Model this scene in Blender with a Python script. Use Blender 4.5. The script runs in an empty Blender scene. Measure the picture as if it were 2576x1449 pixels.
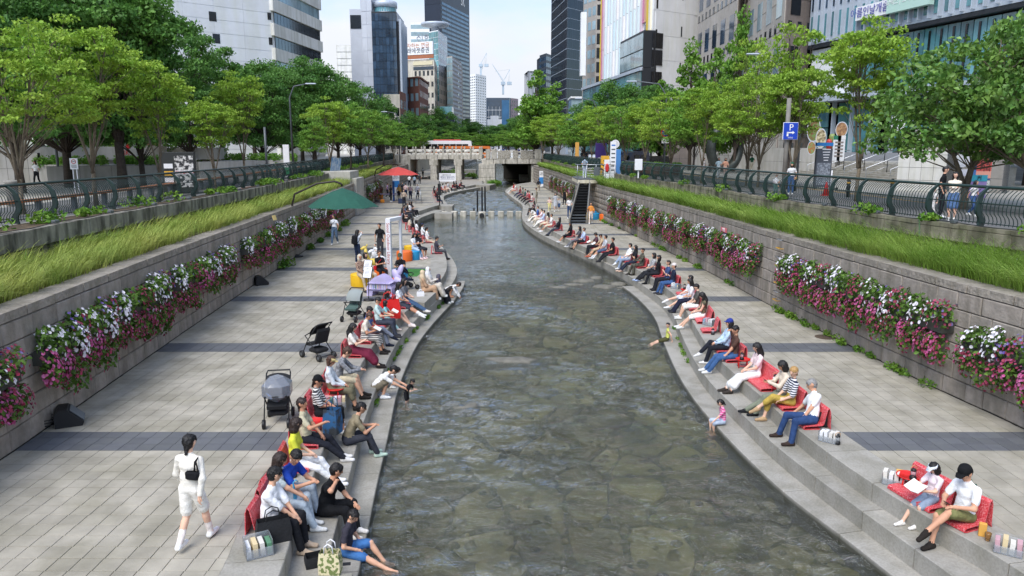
import bpy, math, random
import numpy as np
from math import sin, cos, pi, radians, atan2, sqrt, hypot
from mathutils import Vector, Matrix
# ------------------------------------------------------------------ camera, sky, sun, exposure
sc = bpy.context.scene
COL = sc.collection
EYE = 5.6
FPX, CX, CY, HOR = 1900.0, 1288.0, 724.5, 366.0
PITCH = math.atan((CY - HOR) / FPX)
cam_d = bpy.data.cameras.new('camera')
cam = bpy.data.objects.new('camera', cam_d)
COL.objects.link(cam)
cam.location = (0, 0, EYE)
cam.rotation_euler = (pi / 2 - PITCH, 0, 0)
cam_d.sensor_width = 36
cam_d.lens = 36 * FPX / 2576
cam_d.clip_end = 4000
sc.camera = cam
SUN_EL, SUN_AZ = radians(52), radians(208)
world = bpy.data.worlds.new('World')
sc.world = world
world.use_nodes = True
nt = world.node_tree
bg = nt.nodes['Background']
sky = nt.nodes.new('ShaderNodeTexSky')
sky.sky_type = 'NISHITA'
sky.sun_disc = False
sky.sun_elevation = SUN_EL
sky.sun_rotation = SUN_AZ
sky.air_density = 1.2
sky.dust_density = 1.0
tc = nt.nodes.new('ShaderNodeTexCoord')
mp = nt.nodes.new('ShaderNodeMapping')
mp.inputs['Scale'].default_value = (1.0, 1.0, 2.2)
mp.inputs['Location'].default_value = (0.9, 0.35, 0.0)
cn = nt.nodes.new('ShaderNodeTexNoise')
cn.inputs['Scale'].default_value = 2.1
cn.inputs['Detail'].default_value = 7
cn.inputs['Roughness'].default_value = 0.52
cr = nt.nodes.new('ShaderNodeValToRGB')
cr.color_ramp.elements[0].position = 0.42
cr.color_ramp.elements[1].position = 0.6
cr.color_ramp.elements[0].color = (0.0, 0.0, 0.0, 1)
cn2 = nt.nodes.new('ShaderNodeTexNoise')
cn2.inputs['Scale'].default_value = 3.0
cn2.inputs['Detail'].default_value = 4
cr2 = nt.nodes.new('ShaderNodeValToRGB')
cr2.color_ramp.elements[0].position = 0.3
cr2.color_ramp.elements[0].color = (4.9, 5.2, 5.8, 1)
cr2.color_ramp.elements[1].position = 0.7
cr2.color_ramp.elements[1].color = (6.2, 6.25, 6.4, 1)
mxw = nt.nodes.new('ShaderNodeMix')
mxw.data_type = 'RGBA'
skm = nt.nodes.new('ShaderNodeMix')
skm.data_type = 'RGBA'
skm.blend_type = 'MULTIPLY'
skm.inputs[0].default_value = 1.0
skm.inputs[7].default_value = (0.92, 1.08, 1.35, 1)
nt.links.new(tc.outputs['Generated'], mp.inputs['Vector'])
nt.links.new(mp.outputs['Vector'], cn.inputs['Vector'])
nt.links.new(mp.outputs['Vector'], cn2.inputs['Vector'])
nt.links.new(cn.outputs['Fac'], cr.inputs['Fac'])
nt.links.new(cn2.outputs['Fac'], cr2.inputs['Fac'])
nt.links.new(cr.outputs['Color'], mxw.inputs[0])
nt.links.new(sky.outputs['Color'], skm.inputs[6])
nt.links.new(skm.outputs[2], mxw.inputs[6])
nt.links.new(cr2.outputs['Color'], mxw.inputs[7])
nt.links.new(mxw.outputs[2], bg.inputs['Color'])
bg.inputs['Strength'].default_value = 0.1
sun_d = bpy.data.lights.new('sun', 'SUN')
sun = bpy.data.objects.new('sun', sun_d)
COL.objects.link(sun)
sun_d.energy = 2.1
sun_d.angle = radians(38)
sun_d.color = (1.0, 0.96, 0.9)
_dir = Vector((sin(SUN_AZ) * cos(SUN_EL), cos(SUN_AZ) * cos(SUN_EL), sin(SUN_EL)))
sun.rotation_euler = _dir.to_track_quat('Z', 'Y').to_euler()
sc.view_settings.view_transform = 'Standard'
sc.view_settings.look = 'None'
sc.view_settings.gamma = 1
sc.view_settings.exposure = 0.76
sc.view_settings.use_curve_mapping = False
sc.render.engine = 'CYCLES'
sc.cycles.use_denoising = True
sc.cycles.max_bounces = 6
sc.cycles.diffuse_bounces = 3
sc.cycles.glossy_bounces = 3
sc.cycles.transmission_bounces = 4
sc.cycles.transparent_max_bounces = 10
sc.cycles.caustics_reflective = False
sc.cycles.caustics_refractive = False
sc.cycles.use_adaptive_sampling = True
sc.cycles.adaptive_threshold = 0.02
# ------------------------------------------------------------------ helpers
rng = random.Random(7)
nrg = np.random.default_rng(7)
_c, _s = cos(PITCH), sin(PITCH)
def at(x, y, z=0.0):
 u, v = (x - CX) / FPX, (y - CY) / FPX
 t = (EYE - z) / (_s + v * _c)
 return Vector((u * t, (_c - v * _s) * t, z))
def lat(x, Y, y=HOR):
 u, v = (x - CX) / FPX, (y - CY) / FPX
 return u * Y / (_c - v * _s)
def hgt(y, Y):
 v = (y - CY) / FPX
 return EYE - (_s + v * _c) * Y / (_c - v * _s)
def lin(c):
 if isinstance(c, str):
  c = c.lstrip('#')
  c = tuple(int(c[i:i + 2], 16) / 255 for i in (0, 2, 4))
  return tuple(((v / 12.92) if v <= 0.04045 else ((v + 0.055) / 1.055) ** 2.4) for v in c)
 return tuple(c)
_MATS = {}
def mat(name, col, rough=0.7, var=0.0, scale=3.0, bump=0.0, bscale=30.0, metal=0.0, spec=0.5, island=0.0,
  objvar=0.0, col2=None, fac=(0.35, 0.65), detail=5, coat=0.0, trans=0.0, stain=0.0, stscale=(1.5, 1.5, 0.25), bdist=0.02, bcoord='pos', wet=None):
 if name in _MATS:
  return _MATS[name]
 m = bpy.data.materials.new(name)
 m.use_nodes = True
 n, l = m.node_tree.nodes, m.node_tree.links
 b = n['Principled BSDF']
 col = lin(col)
 b.inputs['Roughness'].default_value = rough
 b.inputs['Metallic'].default_value = metal
 b.inputs['Specular IOR Level'].default_value = spec
 if coat:
  b.inputs['Coat Weight'].default_value = coat
 geo = n.new('ShaderNodeNewGeometry')
 pos = geo.outputs['Position']
 if bcoord == 'obj':
  t = n.new('ShaderNodeTexCoord')
  pos = t.outputs['Object']
 cur = None
 if col2 is not None or var:
  nz = n.new('ShaderNodeTexNoise')
  nz.inputs['Scale'].default_value = scale
  nz.inputs['Detail'].default_value = detail
  nz.inputs['Roughness'].default_value = 0.6
  l.new(pos, nz.inputs['Vector'])
  rp = n.new('ShaderNodeValToRGB')
  rp.color_ramp.elements[0].position = fac[0]
  rp.color_ramp.elements[1].position = fac[1]
  a = col
  c2 = lin(col2) if col2 is not None else None
  if c2 is None:
   a = tuple(max(0, v * (1 - var)) for v in col)
   c2 = tuple(min(1, v * (1 + var)) for v in col)
  rp.color_ramp.elements[0].color = (*a, 1)
  rp.color_ramp.elements[1].color = (*c2, 1)
  l.new(nz.outputs['Fac'], rp.inputs['Fac'])
  cur = rp.outputs['Color']
 if stain:
  mpn = n.new('ShaderNodeMapping')
  mpn.inputs['Scale'].default_value = stscale
  l.new(pos, mpn.inputs['Vector'])
  nz2 = n.new('ShaderNodeTexNoise')
  nz2.inputs['Scale'].default_value = 2.0
  nz2.inputs['Detail'].default_value = 6
  l.new(mpn.outputs['Vector'], nz2.inputs['Vector'])
  rp2 = n.new('ShaderNodeValToRGB')
  rp2.color_ramp.elements[0].position = 0.42
  rp2.color_ramp.elements[1].position = 0.62
  rp2.color_ramp.elements[0].color = (1, 1, 1, 1)
  v = 1 - stain
  rp2.color_ramp.elements[1].color = (v, v, v * 0.95, 1)
  l.new(nz2.outputs['Fac'], rp2.inputs['Fac'])
  mx = n.new('ShaderNodeMix'); mx.data_type = 'RGBA'; mx.blend_type = 'MULTIPLY'
  mx.inputs[0].default_value = 1
  if cur is None:
   mx.inputs[6].default_value = (*col, 1)
  else:
   l.new(cur, mx.inputs[6])
  l.new(rp2.outputs['Color'], mx.inputs[7])
  cur = mx.outputs[2]
 if wet:
  sz = n.new('ShaderNodeSeparateXYZ'); l.new(geo.outputs['Position'], sz.inputs[0])
  mrw = n.new('ShaderNodeMapRange'); mrw.inputs['From Min'].default_value, mrw.inputs['From Max'].default_value = wet
  mrw.inputs['To Min'].default_value = .85; mrw.inputs['To Max'].default_value = 0
  l.new(sz.outputs['Z'], mrw.inputs['Value'])
  mw = n.new('ShaderNodeMix'); mw.data_type = 'RGBA'; mw.inputs[7].default_value = (.035, .037, .022, 1)
  l.new(mrw.outputs[0], mw.inputs[0]); l.new(cur, mw.inputs[6]); cur = mw.outputs[2]
 if island or objvar:
  hs = n.new('ShaderNodeHueSaturation')
  mr = n.new('ShaderNodeMapRange')
  amt = island or objvar
  mr.inputs['To Min'].default_value = 1 - amt
  mr.inputs['To Max'].default_value = 1 + amt
  if island:
   l.new(geo.outputs['Random Per Island'], mr.inputs['Value'])
  else:
   oi = n.new('ShaderNodeObjectInfo')
   l.new(oi.outputs['Random'], mr.inputs['Value'])
  l.new(mr.outputs['Result'], hs.inputs['Value'])
  if cur is None:
   hs.inputs['Color'].default_value = (*col, 1)
  else:
   l.new(cur, hs.inputs['Color'])
  cur = hs.outputs['Color']
 if cur is None:
  b.inputs['Base Color'].default_value = (*col, 1)
 else:
  l.new(cur, b.inputs['Base Color'])
 if bump:
  nb = n.new('ShaderNodeTexNoise')
  nb.inputs['Scale'].default_value = bscale
  nb.inputs['Detail'].default_value = 4
  l.new(pos, nb.inputs['Vector'])
  bp = n.new('ShaderNodeBump')
  bp.inputs['Strength'].default_value = bump
  bp.inputs['Distance'].default_value = bdist
  l.new(nb.outputs['Fac'], bp.inputs['Height'])
  l.new(bp.outputs['Normal'], b.inputs['Normal'])
 if trans:
  tr = n.new('ShaderNodeBsdfTranslucent')
  if cur is None:
   tr.inputs['Color'].default_value = (*col, 1)
  else:
   l.new(cur, tr.inputs['Color'])
  ms = n.new('ShaderNodeMixShader')
  ms.inputs['Fac'].default_value = trans
  l.new(b.outputs[0], ms.inputs[1])
  l.new(tr.outputs[0], ms.inputs[2])
  l.new(ms.outputs[0], n['Material Output'].inputs['Surface'])
 _MATS[name] = m
 return m
def clear_mat(name, tint=(1, 1, 1), ior=1.45, rough=0.03, opac=0.12, col=(0.8, 0.85, 0.9)):
 if name in _MATS:
  return _MATS[name]
 m = bpy.data.materials.new(name); m.use_nodes = True
 n, l = m.node_tree.nodes, m.node_tree.links
 n.remove(n['Principled BSDF'])
 tr = n.new('ShaderNodeBsdfTransparent'); tr.inputs['Color'].default_value = (*tint, 1)
 df = n.new('ShaderNodeBsdfDiffuse'); df.inputs['Color'].default_value = (*col, 1)
 gl = n.new('ShaderNodeBsdfGlossy'); gl.inputs['Roughness'].default_value = rough
 fr = n.new('ShaderNodeFresnel'); fr.inputs['IOR'].default_value = ior
 m1 = n.new('ShaderNodeMixShader'); m1.inputs[0].default_value = opac
 m2 = n.new('ShaderNodeMixShader')
 l.new(tr.outputs[0], m1.inputs[1]); l.new(df.outputs[0], m1.inputs[2])
 l.new(fr.outputs[0], m2.inputs[0]); l.new(m1.outputs[0], m2.inputs[1]); l.new(gl.outputs[0], m2.inputs[2])
 l.new(m2.outputs[0], n['Material Output'].inputs['Surface'])
 _MATS[name] = m
 return m
def fastmesh(name, V, F, mats=(), fm=None, smooth=False):
 me = bpy.data.meshes.new(name)
 V = np.asarray(V, dtype=np.float32).reshape(-1, 3)
 Fs = F if isinstance(F, list) else [F]
 Fs = [np.asarray(f, dtype=np.int32) for f in Fs if len(f)]
 nl = sum(f.size for f in Fs); nf = sum(len(f) for f in Fs)
 me.vertices.add(len(V)); me.vertices.foreach_set('co', V.ravel())
 me.loops.add(nl); me.loops.foreach_set('vertex_index', np.concatenate([f.ravel() for f in Fs]))
 me.polygons.add(nf)
 tot = np.concatenate([np.full(len(f), f.shape[1], np.int32) for f in Fs])
 st = np.concatenate([[0], np.cumsum(tot)[:-1]]).astype(np.int32)
 me.polygons.foreach_set('loop_start', st)
 me.polygons.foreach_set('loop_total', tot)
 if fm is not None:
  me.polygons.foreach_set('material_index', np.asarray(fm, np.int32))
 if smooth:
  me.polygons.foreach_set('use_smooth', np.ones(nf, bool))
 me.update(calc_edges=True)
 for m in mats:
  me.materials.append(m)
 return me
class MB:
 def __init__(s):
  s.v, s.f, s.m, s.sm = [], [], [], []
 def add(s, V, F, mi=0, smooth=False):
  k = len(s.v)
  s.v.extend([tuple(p) for p in V])
  for f in F:
   s.f.append(tuple(i + k for i in f)); s.m.append(mi); s.sm.append(smooth)
  return s
 def box(s, x0, x1, y0, y1, z0, z1, mi=0, M=None):
  V = [(x0, y0, z0), (x1, y0, z0), (x1, y1, z0), (x0, y1, z0), (x0, y0, z1), (x1, y0, z1), (x1, y1, z1), (x0, y1, z1)]
  if M is not None:
   V = [M @ Vector(p) for p in V]
  return s.add(V, [(0, 3, 2, 1), (4, 5, 6, 7), (0, 1, 5, 4), (1, 2, 6, 5), (2, 3, 7, 6), (3, 0, 4, 7)], mi)
 def cbox(s, c, d, mi=0, rz=0.0, bev=0.0, M=None):
  R = Matrix.Translation(Vector(c)) @ Matrix.Rotation(rz, 4, 'Z')
  if M is not None:
   R = M @ R
  x, y, z = d[0] / 2, d[1] / 2, d[2] / 2
  if not bev:
   return s.box(-x, x, -y, y, -z, z, mi, R)
  b = min(bev, x * .8, y * .8, z * .8)
  ring = lambda dx, dy, zz: [(dx - b, -dy, zz), (dx, -dy + b, zz), (dx, dy - b, zz), (dx - b, dy, zz), (-dx + b, dy, zz), (-dx, dy - b, zz), (-dx, -dy + b, zz), (-dx + b, -dy, zz)]
  V = ring(x - b, y - b, -z) + ring(x, y, -z + b) + ring(x, y, z - b) + ring(x - b, y - b, z)
  F = [tuple(range(7, -1, -1)), tuple(range(24, 32))]
  for k in range(3):
   for i in range(8):
    j = (i + 1) % 8
    F.append((k * 8 + i, k * 8 + j, k * 8 + 8 + j, k * 8 + 8 + i))
  return s.add([R @ Vector(p) for p in V], F, mi)
 def tube(s, pts, r, n=6, mi=0, cap=True, smooth=True, flat=None):
  pts = [Vector(p) for p in pts]
  m = len(pts)
  rs = r if isinstance(r, (list, tuple)) else [r] * m
  V = []
  up = Vector((0, 0, 1))
  prevx = None
  for i, p in enumerate(pts):
   t = (pts[min(i + 1, m - 1)] - pts[max(i - 1, 0)])
   if t.length < 1e-9:
    t = Vector((0, 0, 1))
   t.normalize()
   if prevx is None:
    a = up if abs(t.z) < 0.9 else Vector((1, 0, 0))
    x = a.cross(t).normalized()
   else:
    x = (prevx - t * prevx.dot(t))
    x = x.normalized() if x.length > 1e-6 else up.cross(t).normalized()
   prevx = x
   y = t.cross(x)
   fa, fb = flat if flat else (1, 1)
   for k in range(n):
    a = 2 * pi * k / n + pi / n
    V.append(p + x * (cos(a) * rs[i] * fa) + y * (sin(a) * rs[i] * fb))
  F = []
  for i in range(m - 1):
   for k in range(n):
    j = (k + 1) % n
    F.append((i * n + k, i * n + j, (i + 1) * n + j, (i + 1) * n + k))
  s.add(V, F, mi, smooth)
  if cap:
   b = len(s.v) - len(V)
   s.f.append(tuple(b + k for k in range(n - 1, -1, -1))); s.m.append(mi); s.sm.append(False)
   s.f.append(tuple(b + (m - 1) * n + k for k in range(n))); s.m.append(mi); s.sm.append(False)
  return s
 def lathe(s, prof, n=16, c=(0, 0, 0), mi=0, smooth=True, sx=1, sy=1, M=None):
  V = []
  for r, z in prof:
   for k in range(n):
    a = 2 * pi * k / n
    V.append(Vector((c[0] + r * cos(a) * sx, c[1] + r * sin(a) * sy, c[2] + z)))
  if M is not None:
   V = [M @ v for v in V]
  F = []
  for i in range(len(prof) - 1):
   for k in range(n):
    j = (k + 1) % n
    F.append((i * n + k, i * n + j, (i + 1) * n + j, (i + 1) * n + k))
  b = len(s.v)
  s.add(V, F, mi, smooth)
  s.f.append(tuple(b + k for k in range(n - 1, -1, -1))); s.m.append(mi); s.sm.append(False)
  e = b + (len(prof) - 1) * n
  s.f.append(tuple(e + k for k in range(n))); s.m.append(mi); s.sm.append(False)
  return s
 def prism(s, poly, z0, z1, mi=0, M=None):
  n = len(poly)
  V = [Vector((p[0], p[1], z0)) for p in poly] + [Vector((p[0], p[1], z1)) for p in poly]
  if M is not None:
   V = [M @ v for v in V]
  F = [tuple(range(n - 1, -1, -1)), tuple(range(n, 2 * n))] + [(i, (i + 1) % n, n + (i + 1) % n, n + i) for i in range(n)]
  return s.add(V, F, mi)
 def mesh(s, name, mats):
  me = bpy.data.meshes.new(name)
  me.from_pydata(s.v, [], s.f)
  if not isinstance(mats, (list, tuple)):
   mats = [mats]
  for m in mats:
   me.materials.append(m)
  me.polygons.foreach_set('material_index', s.m)
  me.polygons.foreach_set('use_smooth', s.sm)
  me.update()
  return me
 def build(s, name, mats, parent=None, **kw):
  return link(name, s.mesh(name, mats), parent, **kw)
def link(name, me, parent=None, loc=(0, 0, 0), rot=(0, 0, 0), scale=(1, 1, 1), label=None, cat=None, group=None, kind=None):
 o = bpy.data.objects.new(name, me)
 COL.objects.link(o)
 if parent is not None:
  o.parent = parent
 o.location = loc; o.rotation_euler = rot; o.scale = scale
 return tag(o, label, cat, group, kind)
def tag(o, label=None, cat=None, group=None, kind=None):
 if label: o['label'] = label
 if cat: o['category'] = cat
 if group: o['group'] = group
 if kind: o['kind'] = kind
 return o
def thing(name, label, cat, loc=(0, 0, 0), rz=0.0, group=None, kind=None, scale=1.0):
 o = bpy.data.objects.new(name, None)
 o.empty_display_size = 0.1
 COL.objects.link(o)
 o.location = loc; o.rotation_euler = (0, 0, rz)
 o.scale = (scale,) * 3 if not isinstance(scale, (tuple, list)) else scale
 return tag(o, label, cat, group, kind)
_KIDS = {}
def kids(o):
 return list(o.children)
def dup(root, loc, rz=None, label=None, group=None, scale=None):
 r = root.copy(); COL.objects.link(r); r.location = loc
 if rz is not None: r.rotation_euler = (0, 0, rz)
 if scale is not None: r.scale = (scale,) * 3 if not isinstance(scale, (tuple, list)) else scale
 if label: r['label'] = label
 if group: r['group'] = group
 for ch in kids(root):
  c = ch.copy(); COL.objects.link(c); c.parent = r
  for g in kids(ch):
   d = g.copy(); COL.objects.link(d); d.parent = c
 return r
class Curve:
 def __init__(s, pts, step=0.1, smooth=True):
  P = np.array([(p[0], p[1]) for p in pts], float)
  if smooth and len(P) > 2:
   Q = np.vstack([2 * P[0] - P[1], P, 2 * P[-1] - P[-2]])
   out = []
   for i in range(1, len(Q) - 2):
    d = max(4, int(np.linalg.norm(Q[i + 1] - Q[i]) / step))
    t = np.linspace(0, 1, d, endpoint=False)[:, None]
    a, b, c, e = Q[i - 1], Q[i], Q[i + 1], Q[i + 2]
    out.append(0.5 * (2 * b + (c - a) * t + (2 * a - 5 * b + 4 * c - e) * t ** 2 + (3 * b - a - 3 * c + e) * t ** 3))
   out.append(Q[-2][None])
   P = np.vstack(out)
  s.P = P
  s.S = np.concatenate([[0], np.cumsum(np.linalg.norm(np.diff(P, axis=0), axis=1))])
  s.len = float(s.S[-1])
 def pos(s, t):
  return np.array([np.interp(t, s.S, s.P[:, 0]), np.interp(t, s.S, s.P[:, 1])])
 def tan(s, t):
  a, b = s.pos(max(0, t - 0.15)), s.pos(min(s.len, t + 0.15))
  d = b - a
  return d / np.linalg.norm(d)
 def off(s, t, d):
  u = s.tan(t)
  return s.pos(t) + d * np.array([-u[1], u[0]])
 def x_at(s, y):
  return float(np.interp(y, s.P[:, 1], s.P[:, 0]))
 def s_at(s, y):
  return float(np.interp(y, s.P[:, 1], s.S))
# ------------------------------------------------------------------ materials of the setting
M_TILE = mat('paving_tile', '#a8a294', 0.75, var=0.12, scale=2.2, bump=0.12, bscale=60, objvar=0.06, stain=0.24, stscale=(0.5, 0.5, 0.5))
M_TILEI = mat('paving_tile_mass', '#a8a294', 0.75, var=0.12, scale=2.2, bump=0.12, bscale=60, island=0.06, stain=0.24, stscale=(0.5, 0.5, 0.5))
M_DARKT = mat('dark_tile', '#636569', 0.7, var=0.14, scale=3, bump=0.1, bscale=60, objvar=0.12, stain=0.12)
M_DARKI = mat('dark_tile_mass', '#636569', 0.7, var=0.14, scale=3, bump=0.1, bscale=60, island=0.12, stain=0.12)
M_JOINT = mat('paving_joint', '#98938a', 0.9, var=0.2, scale=6, bump=0.3, bscale=40)
M_GRAN = mat('granite_block', '#a09c93', 0.7, var=0.13, scale=26, bump=0.22, bscale=70, objvar=0.07, stain=0.22, stscale=(0.9, 0.9, 0.5), detail=8)
M_GRANW = mat('granite_wet', '#a09c93', 0.65, var=0.13, scale=26, bump=0.22, bscale=70, objvar=0.07, stain=0.25, stscale=(0.9, 0.9, 0.5), detail=8, wet=(-.75, -.68))
M_GRAND = mat('granite_dark', '#8b8982', 0.75, var=0.2, scale=16, bump=0.25, bscale=60, objvar=0.08, stain=0.35, detail=8)
M_WALL = mat('wall_stone', '#988f85', 0.85, var=0.14, scale=5, bump=0.5, bscale=18, objvar=0.12, stain=0.28, detail=8, bdist=0.03)
M_WALLI = mat('wall_stone_mass', '#988f85', 0.85, var=0.14, scale=5, bump=0.5, bscale=18, island=0.12, stain=0.28, detail=8, bdist=0.03)
M_WJOINT = mat('wall_joint', '#4a453e', 0.95, var=0.3, scale=8)
M_CAP = mat('cap_stone', '#968e83', 0.9, var=0.16, scale=9, bump=0.9, bscale=11, objvar=0.08, stain=0.25, detail=8, bdist=0.05)
M_CONC = mat('old_concrete', '#8c877c', 0.9, var=0.2, scale=2.5, bump=0.35, bscale=25, stain=0.72, stscale=(1.6, 1.6, 0.35), objvar=0.06, detail=8)
M_MOSS = mat('mossy_stone', '#8d8674', 0.95, col2='#4d5230', scale=1.8, fac=(0.42, 0.72), bump=0.8, bscale=22, stain=0.5, objvar=0.1)
M_SOIL = mat('soil', '#5b4c38', 0.95, var=0.35, scale=4, bump=0.6, bscale=20)
M_ASPH = mat('asphalt', '#6a6a6a', 0.9, var=0.14, scale=1.2, bump=0.25, bscale=80, stain=0.18, stscale=(0.3, 0.3, 0.3))
M_PAVE = mat('street_paving', '#a7a39b', 0.85, var=0.12, scale=0.8, bump=0.15, bscale=40, stain=0.2, stscale=(0.2, 0.2, 0.2))
M_REDP = mat('red_paver', '#a0665b', 0.85, var=0.2, scale=6, bump=0.2, bscale=40, island=0.2)
M_WHITE = mat('white_paint', '#e4e4e0', 0.7, var=0.08, scale=5)
M_YEL = mat('yellow_paint', '#d8a534', 0.7, var=0.12, scale=5)
# ------------------------------------------------------------------ plan curves (metres, y runs downstream)
WZ = -0.78
L1a = Curve([(-2.95, 5.5), (-3.07, 8.9), (-3.28, 10.6), (-3.48, 12.7), (-3.65, 14.6), (-3.76, 16.6), (-3.92, 18.8), (-3.95, 20.8), (-3.85, 23), (-3.62, 25.6), (-3.3, 28.2), (-3.05, 31), (-3.0, 34), (-3.25, 37.2), (-3.75, 40.2), (-4.6, 44), (-5.5, 47.5), (-6.7, 51.6), (-7.7, 56), (-8.2, 60), (-8.25, 63.5), (-7.75, 68), (-7.2, 71.5), (-6.74, 73.4)])
L2a = Curve([(-2.35, 5.5), (-2.55, 8.9), (-2.75, 10.7), (-2.98, 13), (-3.15, 14.6), (-3.3, 16.6), (-3.42, 18.8), (-3.5, 20.8), (-3.5, 23), (-3.3, 25.8), (-2.95, 28.5), (-2.67, 31.5), (-2.58, 34.4), (-2.75, 37), (-3.2, 40), (-4.1, 44.3), (-5.1, 48.6), (-6.2, 52.6), (-7.1, 56.6), (-7.55, 60.2), (-7.6, 63.2), (-7.2, 66.6), (-6.7, 69), (-6.3, 71)])
L3a = Curve([(-1.95, 5.5), (-2.2, 8.9), (-2.34, 10.9), (-2.52, 13), (-2.64, 14.6), (-2.78, 16.4), (-2.95, 18.4), (-3.04, 20.8), (-3.03, 23.6), (-2.84, 26.3), (-2.6, 28.5), (-2.36, 30.8), (-2.2, 33.2), (-2.2, 35)])
L1b = Curve([(-6.9, 74.0), (-7.4, 78.8), (-8.3, 85), (-8.8, 91), (-8.3, 97), (-7.3, 102.5), (-5.9, 108), (-4.6, 113.7), (-4.4, 118)])
L2b = Curve([(-6.4, 74.0), (-6.75, 78.6), (-7.6, 85), (-8.1, 91), (-7.65, 96.4), (-6.7, 101.8), (-5.3, 107.2), (-4.0, 113), (-3.8, 118)])
R1 = Curve([(7.3, 5.5), (6.82, 9.2), (6.42, 10.6), (6.12, 11.8), (5.9, 13), (5.74, 14.5), (5.66, 16.6), (5.56, 18.2), (5.52, 19.5), (5.57, 20.8), (5.7, 22.4), (5.95, 24.8), (6.2, 27.9), (6.12, 30.6), (5.8, 34), (5.14, 37.4), (4.25, 41.4), (3.55, 44.8), (2.9, 49), (2.05, 55), (1.65, 59.5), (1.5, 64), (1.65, 69), (1.72, 73.5), (1.6, 77), (1.2, 82), (0.6, 89), (-0.05, 96), (-0.25, 103), (0.5, 111), (2.4, 117)])
R2 = Curve([(6.9, 5.5), (6.35, 8.8), (5.9, 11), (5.55, 12.8), (5.3, 14.4), (5.16, 16.4), (5.06, 18.2), (5.08, 19.6), (5.2, 21.4), (5.42, 23.5), (5.72, 26), (5.88, 28.6), (5.72, 31.3), (5.38, 34.8), (4.62, 39.4), (3.55, 44), (2.7, 47.5), (1.7, 52.9), (1.05, 58.4), (0.85, 63), (0.95, 69), (1.05, 74), (0.95, 78), (0.35, 84.5), (-0.4, 93), (-0.85, 99), (-0.8, 104), (0, 112), (1.9, 118)])
R3 = Curve([(6.5, 5.5), (5.95, 8.6), (5.58, 10.5), (5.38, 11.4), (5.12, 12.4), (4.95, 13.3), (4.77, 14.8), (4.66, 16.2), (4.58, 17.8), (4.6, 19.5), (4.7, 21.2), (4.95, 24), (5.25, 26.8), (5.32, 29), (5.2, 31.8), (5.0, 33.6)])
LB = Curve([(-9.1, 4), (-9.2, 10), (-9.28, 12.9), (-9.6, 17), (-10.05, 22.7), (-10.6, 31), (-11.2, 40), (-12, 52), (-12.75, 61), (-13.5, 72), (-15, 92), (-16.8, 120), (-17.5, 130)])
RB = Curve([(11.0, 4), (10.6, 10), (10.29, 14.4), (9.95, 17), (9.65, 20.5), (9.2, 26.6), (8.88, 33.3), (8.35, 40.7), (7.75, 48), (6.95, 56.3), (6.1, 68), (5.26, 87.5), (4.1, 107), (3.4, 119)])
LU = Curve([(-12.3, 4), (-12.5, 15), (-12.65, 18.6), (-12.9, 22), (-13.05, 28), (-13.3, 37), (-14.3, 55), (-15.6, 72), (-17.6, 100), (-19.3, 128)])
LF = Curve([(-14.2, 4), (-14.2, 21), (-14.1, 28), (-14.2, 38), (-15.1, 55), (-16.3, 72), (-18.1, 100), (-19.7, 128)])
RU = Curve([(15.8, 8), (14.3, 15), (13.05, 19.4), (12.05, 23), (11.5, 27), (10.8, 32), (10.1, 42), (8.6, 53), (7.5, 70), (6.2, 92), (4.8, 126)])
RF = Curve([(16.2, 8), (14.7, 15.2), (13.45, 19.6), (12.4, 23.3), (11.85, 27.2), (11.1, 32.2), (10.4, 42.2), (8.9, 53.2), (7.8, 70.2), (6.5, 92.2), (5.1, 126)])
UZ, STZ = 3.42, 3.0
CAPZ = 2.6
# ------------------------------------------------------------------ ground sheets
def sheet(name, poly, z, m, kind='structure'):
 mb = MB(); mb.add([(p[0], p[1], z) for p in poly], [tuple(range(len(poly)))])
 return mb.build(name, m, kind=kind)
left_edge = [(p[0], p[1]) for p in LF.P[::12]]
right_edge = [(p[0], p[1]) for p in RF.P[::12]]
def strip_sheet(name, edge, xo, z, m):
 V, F = [], []
 for i, (x, y) in enumerate(edge):
  V += [(x, y, z), (xo, y, z)]
  if i: F.append((2 * i - 2, 2 * i, 2 * i + 1, 2 * i - 1) if xo < x else (2 * i - 2, 2 * i - 1, 2 * i + 1, 2 * i))
 mb = MB(); mb.add(V, F)
 return mb.build(name, m, kind='structure')
strip_sheet('plaza', left_edge + [(-20.5, 140), (-21, 170), (-24, 330)], -900, STZ, M_PAVE)
strip_sheet('road', right_edge + [(5.4, 140), (4, 170), (-2, 330)], 900, STZ, M_ASPH)
sheet('ground', [(-1500, 330), (1500, 330), (1500, 3500), (-1500, 3500)], STZ - 0.01, M_PAVE)
sheet('stream_bed', [(-24, 0), (16, 0), (16, 340), (-24, 340)], -1.1, mat('bed_gravel', '#7c7753', 0.9, col2='#58593b', scale=5.0, stain=.5, stscale=(.45, .3, .3), bump=0.6, bscale=14))
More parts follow.
